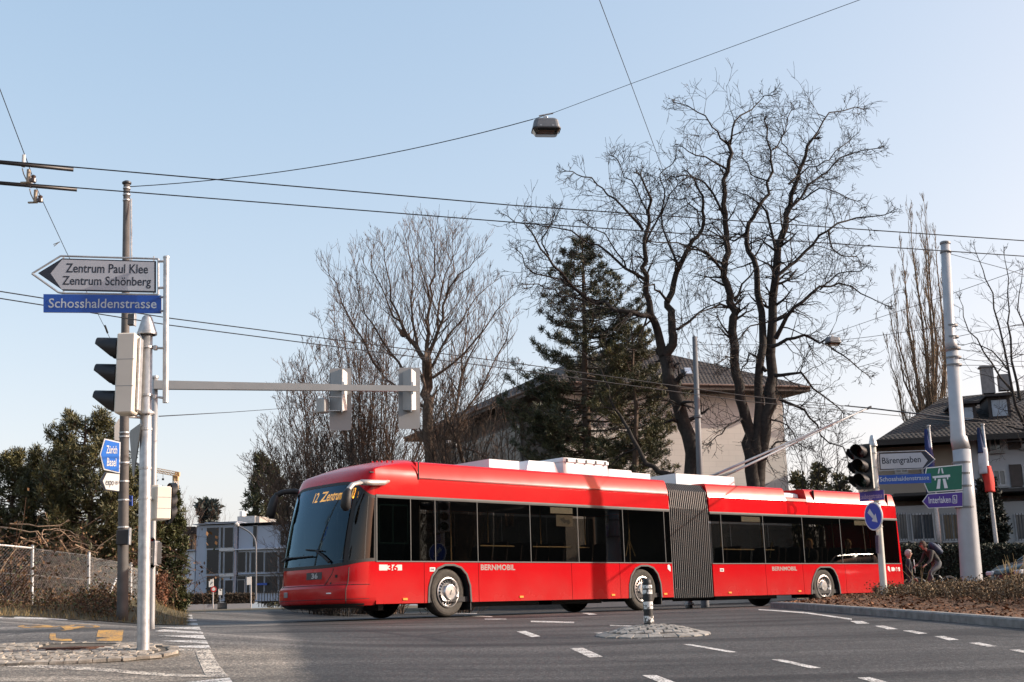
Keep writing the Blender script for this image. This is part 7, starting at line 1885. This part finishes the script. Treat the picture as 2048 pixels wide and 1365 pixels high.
def bm(upper, lower, shoe, skin=0):
    def fn(e):
        n = set(e)
        if any(x.startswith(('head', 'nose', 'palm', 'f0', 'f1', 'f2', 'f3', 't1', 't2')) for x in n): return skin
        if 'toeL' in n or 'toeR' in n: return shoe
        if any(x.startswith(('knee', 'ankle', 'hip')) for x in n): return lower
        if n == {'neck', 'headb'}: return skin
        return upper
    return fn
NAVY = M('jacket_navy', (.012, .016, .03), .8, 0, .2, 20); SHIRT = M('shirt_white', (.55, .56, .58), .8); TROU = M('trousers_dark', (.03, .032, .038), .8, 0, .2, 20); SHOE = M('shoe_black', (.015, .014, .014), .5)
# older man standing behind the bus tail, facing right
DP1 = 38.0
o = P(1815, 1104, DP1); o.z -= 1.70
mats = [SKIN, NAVY, TROU, SHOE]
std = dict(pelvis=(0, 0, .95), waist=(.0, 0, 1.12), chest=(.0, 0, 1.34), neck=(.0, 0, 1.49), headb=(.035, 0, 1.57), headm=(.02, 0, 1.65), headt=(.0, 0, 1.72), noset=(.14, 0, 1.635),
           shoulderL=(0, .19, 1.42), elbowL=(-.03, .25, 1.13), wristL=(.12, .22, .93), shoulderR=(0, -.19, 1.42), elbowR=(-.06, -.25, 1.13), wristR=(.10, -.24, .92),
           hipL=(0, .10, .90), kneeL=(.04, .11, .50), ankleL=(0, .12, .09), toeL=(.16, .13, .04), hipR=(0, -.10, .90), kneeR=(-.02, -.11, .5), ankleR=(-.1, -.12, .09), toeR=(.06, -.13, .04))
t, J, f, l = person('grey haired man in a navy jacket and white shirt standing behind the bus tail', o, (1, -.25, 0), std, None, mats, bm(1, 2, 3), HAIRG)
q = MB(); c_ = J['chest']; q.loft([[c_+f*.150+l*a_+UP*b_ for a_, b_ in ((-.05, .12), (.05, .12), (.075, -.10), (.06, -.30), (-.06, -.30), (-.075, -.10))], [c_+f*.172+l*a_+UP*b_ for a_, b_ in ((-.04, .11), (.04, .11), (.06, -.10), (.05, -.29), (-.05, -.29), (-.06, -.10))]]); q.build('shirt_front', SHIRT, t, smooth=True)
# cyclist riding left
DC = 37.0
wb = P(1868, 1183, DC); wb.z = g(wb.x, wb.y)+.01
fz = Vector((-1, -.22, 0)).normalized(); lz = UP.cross(fz)
def bk(a_, b_, c_): return wb+fz*a_+lz*b_+UP*c_
bike = thing('bicycle', 'dark city bicycle ridden to the left behind the shrubs', 'bicycle', wb)
BKM = M('bike_frame_dark', (.02, .022, .025), .35, .4)
for a_ in (-.52, .54):
    e = bpy.data.objects.new('wheel', None); col.objects.link(e); e.parent = bike
    c_ = bk(a_, 0, .345); q = MB(); q.tube([c_+fz*math.cos(k_/28*6.28318)*.335+UP*math.sin(k_/28*6.28318)*.335 for k_ in range(29)], .017, 6); q.build('tyre', RUB, e)
    q = MB(); q.tube([c_+fz*math.cos(k_/28*6.28318)*.312+UP*math.sin(k_/28*6.28318)*.312 for k_ in range(29)], .008, 5)
    for k_ in range(16): q.tube([c_+lz*(.02 if k_ % 2 else -.02), c_+fz*math.cos(k_/16*6.28318)*.31+UP*math.sin(k_/16*6.28318)*.31], .0018, 3, False)
    q.tube([c_-lz*.05, c_+lz*.05], .018, 8); q.build('rim', GALV, e)
q = MB(); bb_ = bk(-.08, 0, .30); st_ = bk(-.22, 0, .78); hd0, hd1 = bk(.36, 0, .62), bk(.33, 0, .84)
for a_, b_, r_ in ((bb_, st_, .016), (bb_, hd0, .018), (st_-UP*.06+fz*.01, hd1-UP*.06, .016), (hd0-UP*.04, hd1, .02)): q.tube([a_, b_], r_, 8)
for sd in (-.05, .05): q.tube([bk(-.52, sd, .345), bb_+lz*sd*.6], .010, 6); q.tube([bk(-.52, sd, .345), st_-UP*.08+lz*sd*.4], .009, 6); q.tube([bk(.54, sd, .345), hd0-UP*.03+lz*sd*.6], .012, 6)
q.build('frame', BKM, bike)
q = MB(); q.tube([hd1, hd1+UP*.14, hd1+UP*.16+fz*.05], .013, 8); q.tube([bk(.26, .29, .99), bk(.36, .2, 1.0), bk(.38, 0, 1.0), bk(.36, -.2, 1.0), bk(.26, -.29, .99)], .012, 8); q.build('handlebar', BKM, bike)
q = MB(); q.tube([st_, st_+UP*.14-fz*.03], .013, 8); q.loft([[bk(a_, b_, c_) for a_, b_ in ((-.37, -.07), (-.37, .07), (-.22, .05), (-.10, .02), (-.10, -.02), (-.22, -.05))] for c_ in (.92, .96)]); q.build('saddle', RUB, bike)
q = MB(); q.lathe(bb_+lz*.05, lz, [(.09, 0), (.09, .006), (.0, .006)], 18)
for sd, an in ((.08, -1.2), (-.08, 1.94)): e2 = bb_+lz*sd+(fz*math.cos(an)+UP*math.sin(an))*.17; q.tube([bb_+lz*sd, e2], .01, 6); q.bbox(e2+lz*(.05 if sd > 0 else -.05), .09, .08, .02, fz, lz, UP, .004)
q.build('crank', GALV, bike)
JACK = M('jacket_charcoal', (.030, .028, .026), .8, 0, .2, 20); JEAN = M('trousers_grey', (.10, .105, .115), .8, 0, .2, 20)
pj = dict(pelvis=(-.24, 0, 1.04), waist=(-.16, 0, 1.20), chest=(.03, 0, 1.38), neck=(.15, 0, 1.48), headb=(.21, 0, 1.54), headm=(.22, 0, 1.62), headt=(.20, 0, 1.70), noset=(.335, 0, 1.60),
          shoulderL=(.05, .19, 1.42), elbowL=(.16, .25, 1.15), wristL=(.31, .27, 1.04), shoulderR=(.05, -.19, 1.42), elbowR=(.16, -.25, 1.15), wristR=(.31, -.27, 1.04),
          hipL=(-.22, .10, 1.00), kneeL=(.17, .12, .80), ankleL=(.0, .12, .42), toeL=(.13, .12, .36), hipR=(-.22, -.10, 1.00), kneeR=(.06, -.12, .62), ankleR=(-.10, -.12, .20), toeR=(.04, -.12, .15))
t, J, f, l = person('cyclist in charcoal jacket and sunglasses leaning forward over the handlebar', wb, fz, pj, None, [SKIN, JACK, JEAN, SHOE], bm(1, 2, 3), HAIRB, (1, 0, -.08), True, True, (1, -.5))
bp2 = thing('backpack', 'dark blue backpack with pale trim worn by the cyclist', 'backpack', J['chest']-f*.2)
d_ = (J['neck']-J['waist']).normalized(); nb_ = (d_.cross(l)); nb_ = nb_ if nb_.dot(f) < 0 else -nb_
q = MB(); cc = (J['chest']+J['waist'])/2+nb_*.24+d_*.07; q.loft([[cc+d_*h_+l*math.cos(a_)*w_+nb_*math.sin(a_)*t_ for a_ in [k_*2*math.pi/14 for k_ in range(14)]] for h_, w_, t_ in ((-.24, .09, .05), (-.21, .15, .10), (-.05, .165, .125), (.12, .15, .11), (.21, .10, .06), (.23, .04, .03))]); q.build('pack', M('pack_navy', (.03, .045, .085), .7), bp2, smooth=True)
q = MB(); q.bbox(cc+nb_*.115-d_*.04, .20, .05, .16, l, nb_, d_, .02); q.build('front_pocket', M('pack_pale', (.20, .24, .30), .7), bp2)
# passengers
def passenger(label, B, U, s, Y, hair, jack, lean=0.):
    o_ = B(s, Y, 0); f_ = -U
    pj_ = dict(pelvis=(-.04, 0, .95), waist=(-.06, 0, 1.10), chest=(-.05, 0, 1.34), neck=(-.03, 0, 1.50), headb=(.01, 0, 1.57), headm=(.0, 0, 1.65), headt=(-.02, 0, 1.73), noset=(.12, 0, 1.64),
        shoulderL=(-.04, .18, 1.42), elbowL=(.02, .22, 1.15), wristL=(.24, .15, 1.06), shoulderR=(-.04, -.18, 1.42), elbowR=(.02, -.22, 1.15), wristR=(.24, -.15, 1.06), hipL=(-.02, .10, .94), kneeL=(.40, .10, .93), ankleL=(.40, .10, .48), toeL=(.54, .10, .44), hipR=(-.02, -.10, .94), kneeR=(.40, -.10, .93), ankleR=(.40, -.10, .48), toeR=(.54, -.10, .44))
    return person(label, o_, f_, pj_, None, [SKIN, jack, TROU, SHOE], bm(1, 2, 3), hair)
passenger('fair haired passenger seated by the third rear window of the bus', BB, UB, 4.3, .36, M('hair_fair', (.30, .17, .07), .8), M('coat_dark', (.02, .018, .018), .8))
passenger('brown haired passenger in black seated by the rearmost bus window', BB, UB, 6.0, .36, M('hair_light_brown', (.22, .12, .05), .8), M('coat_dark', (.02, .018, .018), .8))
# car cut by the right edge
DCa = 33.0
cN = P(2050, 1178, DCa); cN.z = g(cN.x, cN.y)
car = thing('parked_car', 'dark teal hatchback cut off by the right frame edge behind the shrubs', 'car', cN)
fu = Vector((1, .25, 0)).normalized(); fv = Vector((-.25, 1, 0)).normalized()
def cp(a_, b_, c_): return cN+fu*a_+fv*b_+UP*c_
CARP = M('car_paint_teal', (.01, .032, .038), .3, .2, .05, coat=.4)
prof_ = [(0.0, .35), (-.02, .55), (.06, .72), (.35, .86), (.85, .95), (1.15, 1.02)]
def sec(a_, w_, z0, z1, zs, tw): # half width, sill, shoulder, roof...
    return [cp(a_, .88-w_, z0), cp(a_, .88-w_-.0, (z0+zs)/2), cp(a_, .88-w_, zs), cp(a_, .88-tw, z1), cp(a_, .88+tw, z1), cp(a_, .88+w_, zs), cp(a_, .88+w_, (z0+zs)/2), cp(a_, .88+w_, z0)]
q = MB(); q.loft([sec(a_, w_, z0, z1, zs, tw) for a_, w_, z0, z1, zs, tw in ((.02, .60, .35, .62, .55, .5), (.10, .76, .25, .74, .64, .66), (.4, .85, .22, .87, .74, .74), (1.0, .88, .22, .98, .86, .76), (1.3, .88, .22, 1.02, .92, .77), (2.2, .88, .22, 1.02, .95, .77), (3.3, .88, .22, 1.02, .96, .77), (3.9, .86, .24, .98, .9, .74), (4.1, .76, .3, .8, .7, .66))])
q.build('body', CARP, car, smooth=True)
q = MB(); q.loft([sec(a_, w_, z0, z1, zs, tw) for a_, w_, z0, z1, zs, tw in ((1.02, .76, .95, .99, .97, .70), (1.5, .74, .95, 1.26, 1.1, .62), (1.95, .73, .95, 1.45, 1.2, .58), (2.2, .73, .95, 1.48, 1.2, .57), (3.2, .73, .95, 1.46, 1.2, .57), (3.85, .72, .95, 1.1, 1.02, .62))]); gh = q.build('greenhouse', M('car_glass', (.012, .02, .022), .08, spec=.35), car, smooth=True)
q = MB(); q.loft([[cp(a_, .88+y_, z_+.012+.02*(1-abs(y_)/.6)) for y_ in (-.58, -.3, 0, .3, .58)] for a_, z_ in ((1.9, 1.435), (2.2, 1.485), (2.7, 1.485), (3.2, 1.465), (3.45, 1.36))], False, False); q.build('roof', CARP, car, smooth=True)
q = MB()
for b_ in (.14, 1.62): q.tube([cp(1.05, b_, .99), cp(1.5, b_+(.06 if b_ < 1 else -.06), 1.25), cp(1.95, b_+(.15 if b_ < 1 else -.15), 1.46)], .03, 6)
build_each(q, 'windscreen_pillar', CARP, car)
for b_ in (.26, 1.5): 
    q = MB(); q.bbox(cp(.10, b_, .66), .22, .30, .13, fu, fv, UP, .03); q.build('headlight', M('headlight_white', (.6, .6, .6), .1), car)
q = MB(); q.bbox(cp(.03, .45, .66), .05, .06, .05, fu, fv, UP, .01); q.build('indicator', M('indicator_red', (.5, .06, .04), .3), car)
for a_ in (.85, 3.3):
    for b_ in (.06, 1.70):
        e = bpy.data.objects.new('wheel', None); col.objects.link(e); e.parent = car; ax = -fv if b_ < 1 else fv; c_ = cp(a_, b_, .31)
        q = MB(); q.lathe(c_, ax, [(.2, -.18), (.29, -.18), (.31, -.14), (.31, -.03), (.29, .01), (.2, .02)], 24); q.build('tyre', RUB, e, smooth=True); q = MB(); q.lathe(c_, ax, [(.2, .015), (.17, -.01), (.06, .01), (0, .015)], 20); q.build('rim', RIM, e, smooth=True)
# ================================================================== light, sky, camera
SUN_EL, SUN_AZ = math.radians(23), math.radians(-2)   # azimuth measured from +x towards +y is negative of this
sd = Vector((math.cos(SUN_EL)*math.cos(SUN_AZ), -math.cos(SUN_EL)*math.sin(SUN_AZ), math.sin(SUN_EL)))
sl = bpy.data.lights.new('sun', 'SUN'); sl.energy = 3.5; sl.angle = math.radians(.5); sl.color = (1, .90, .76)
so = bpy.data.objects.new('sun', sl); col.objects.link(so); so.rotation_euler = sd.to_track_quat('Z', 'Y').to_euler(); so.location = (30, 0, 40)
wd = bpy.data.worlds.new('World'); scn.world = wd; wd.use_nodes = True
nt = wd.node_tree; bg = nt.nodes['Background']; sk = nt.nodes.new('ShaderNodeTexSky'); sk.sky_type = 'NISHITA'; sk.sun_disc = False
sk.sun_elevation = SUN_EL; sk.sun_rotation = math.pi/2+SUN_AZ; sk.altitude = 500; sk.air_density = 1.0; sk.dust_density = 3.5; sk.ozone_density = 1.0
sp3 = nt.nodes.new('ShaderNodeSeparateColor'); cb3 = nt.nodes.new('ShaderNodeCombineColor'); nt.links.new(sk.outputs[0], sp3.inputs[0])
for i_, (k_, e_) in enumerate(((1.40, .78), (1.515, .58), (1.80, .42))):   # winter haze: a paler, flatter sky than the clear model
    pw = nt.nodes.new('ShaderNodeMath'); pw.operation = 'POWER'; pw.inputs[1].default_value = e_; nt.links.new(sp3.outputs[i_], pw.inputs[0])
    ml = nt.nodes.new('ShaderNodeMath'); ml.operation = 'MULTIPLY'; ml.inputs[1].default_value = k_; nt.links.new(pw.outputs[0], ml.inputs[0]); nt.links.new(ml.outputs[0], cb3.inputs[i_])
nt.links.new(cb3.outputs[0], bg.inputs['Color']); bg.inputs['Strength'].default_value = .15
cam = bpy.data.cameras.new('camera'); co = bpy.data.objects.new('camera', cam); col.objects.link(co); scn.camera = co
cam.sensor_width = 36; cam.lens = F/2048*36; cam.clip_start = .1; cam.clip_end = 4000
cp_, sp_ = math.cos(PITCH), math.sin(PITCH); c_, s_ = math.cos(ROLL), math.sin(ROLL)
fw = Vector((0, cp_, sp_)); up0 = Vector((0, -sp_, cp_)); r0_ = Vector((1, 0, 0))
rt = r0_*c_-up0*s_; up1 = r0_*s_+up0*c_
m = Matrix((( rt.x, up1.x, -fw.x, 0), (rt.y, up1.y, -fw.y, 0), (rt.z, up1.z, -fw.z, HC), (0, 0, 0, 1))); co.matrix_world = m
scn.view_settings.view_transform = 'Standard'; scn.view_settings.look = 'None'; scn.view_settings.exposure = 1.0; scn.view_settings.gamma = 1
scn.cycles.max_bounces = 7; scn.cycles.transparent_max_bounces = 16; scn.cycles.caustics_reflective = False; scn.cycles.caustics_refractive = False
scn.render.film_transparent = False
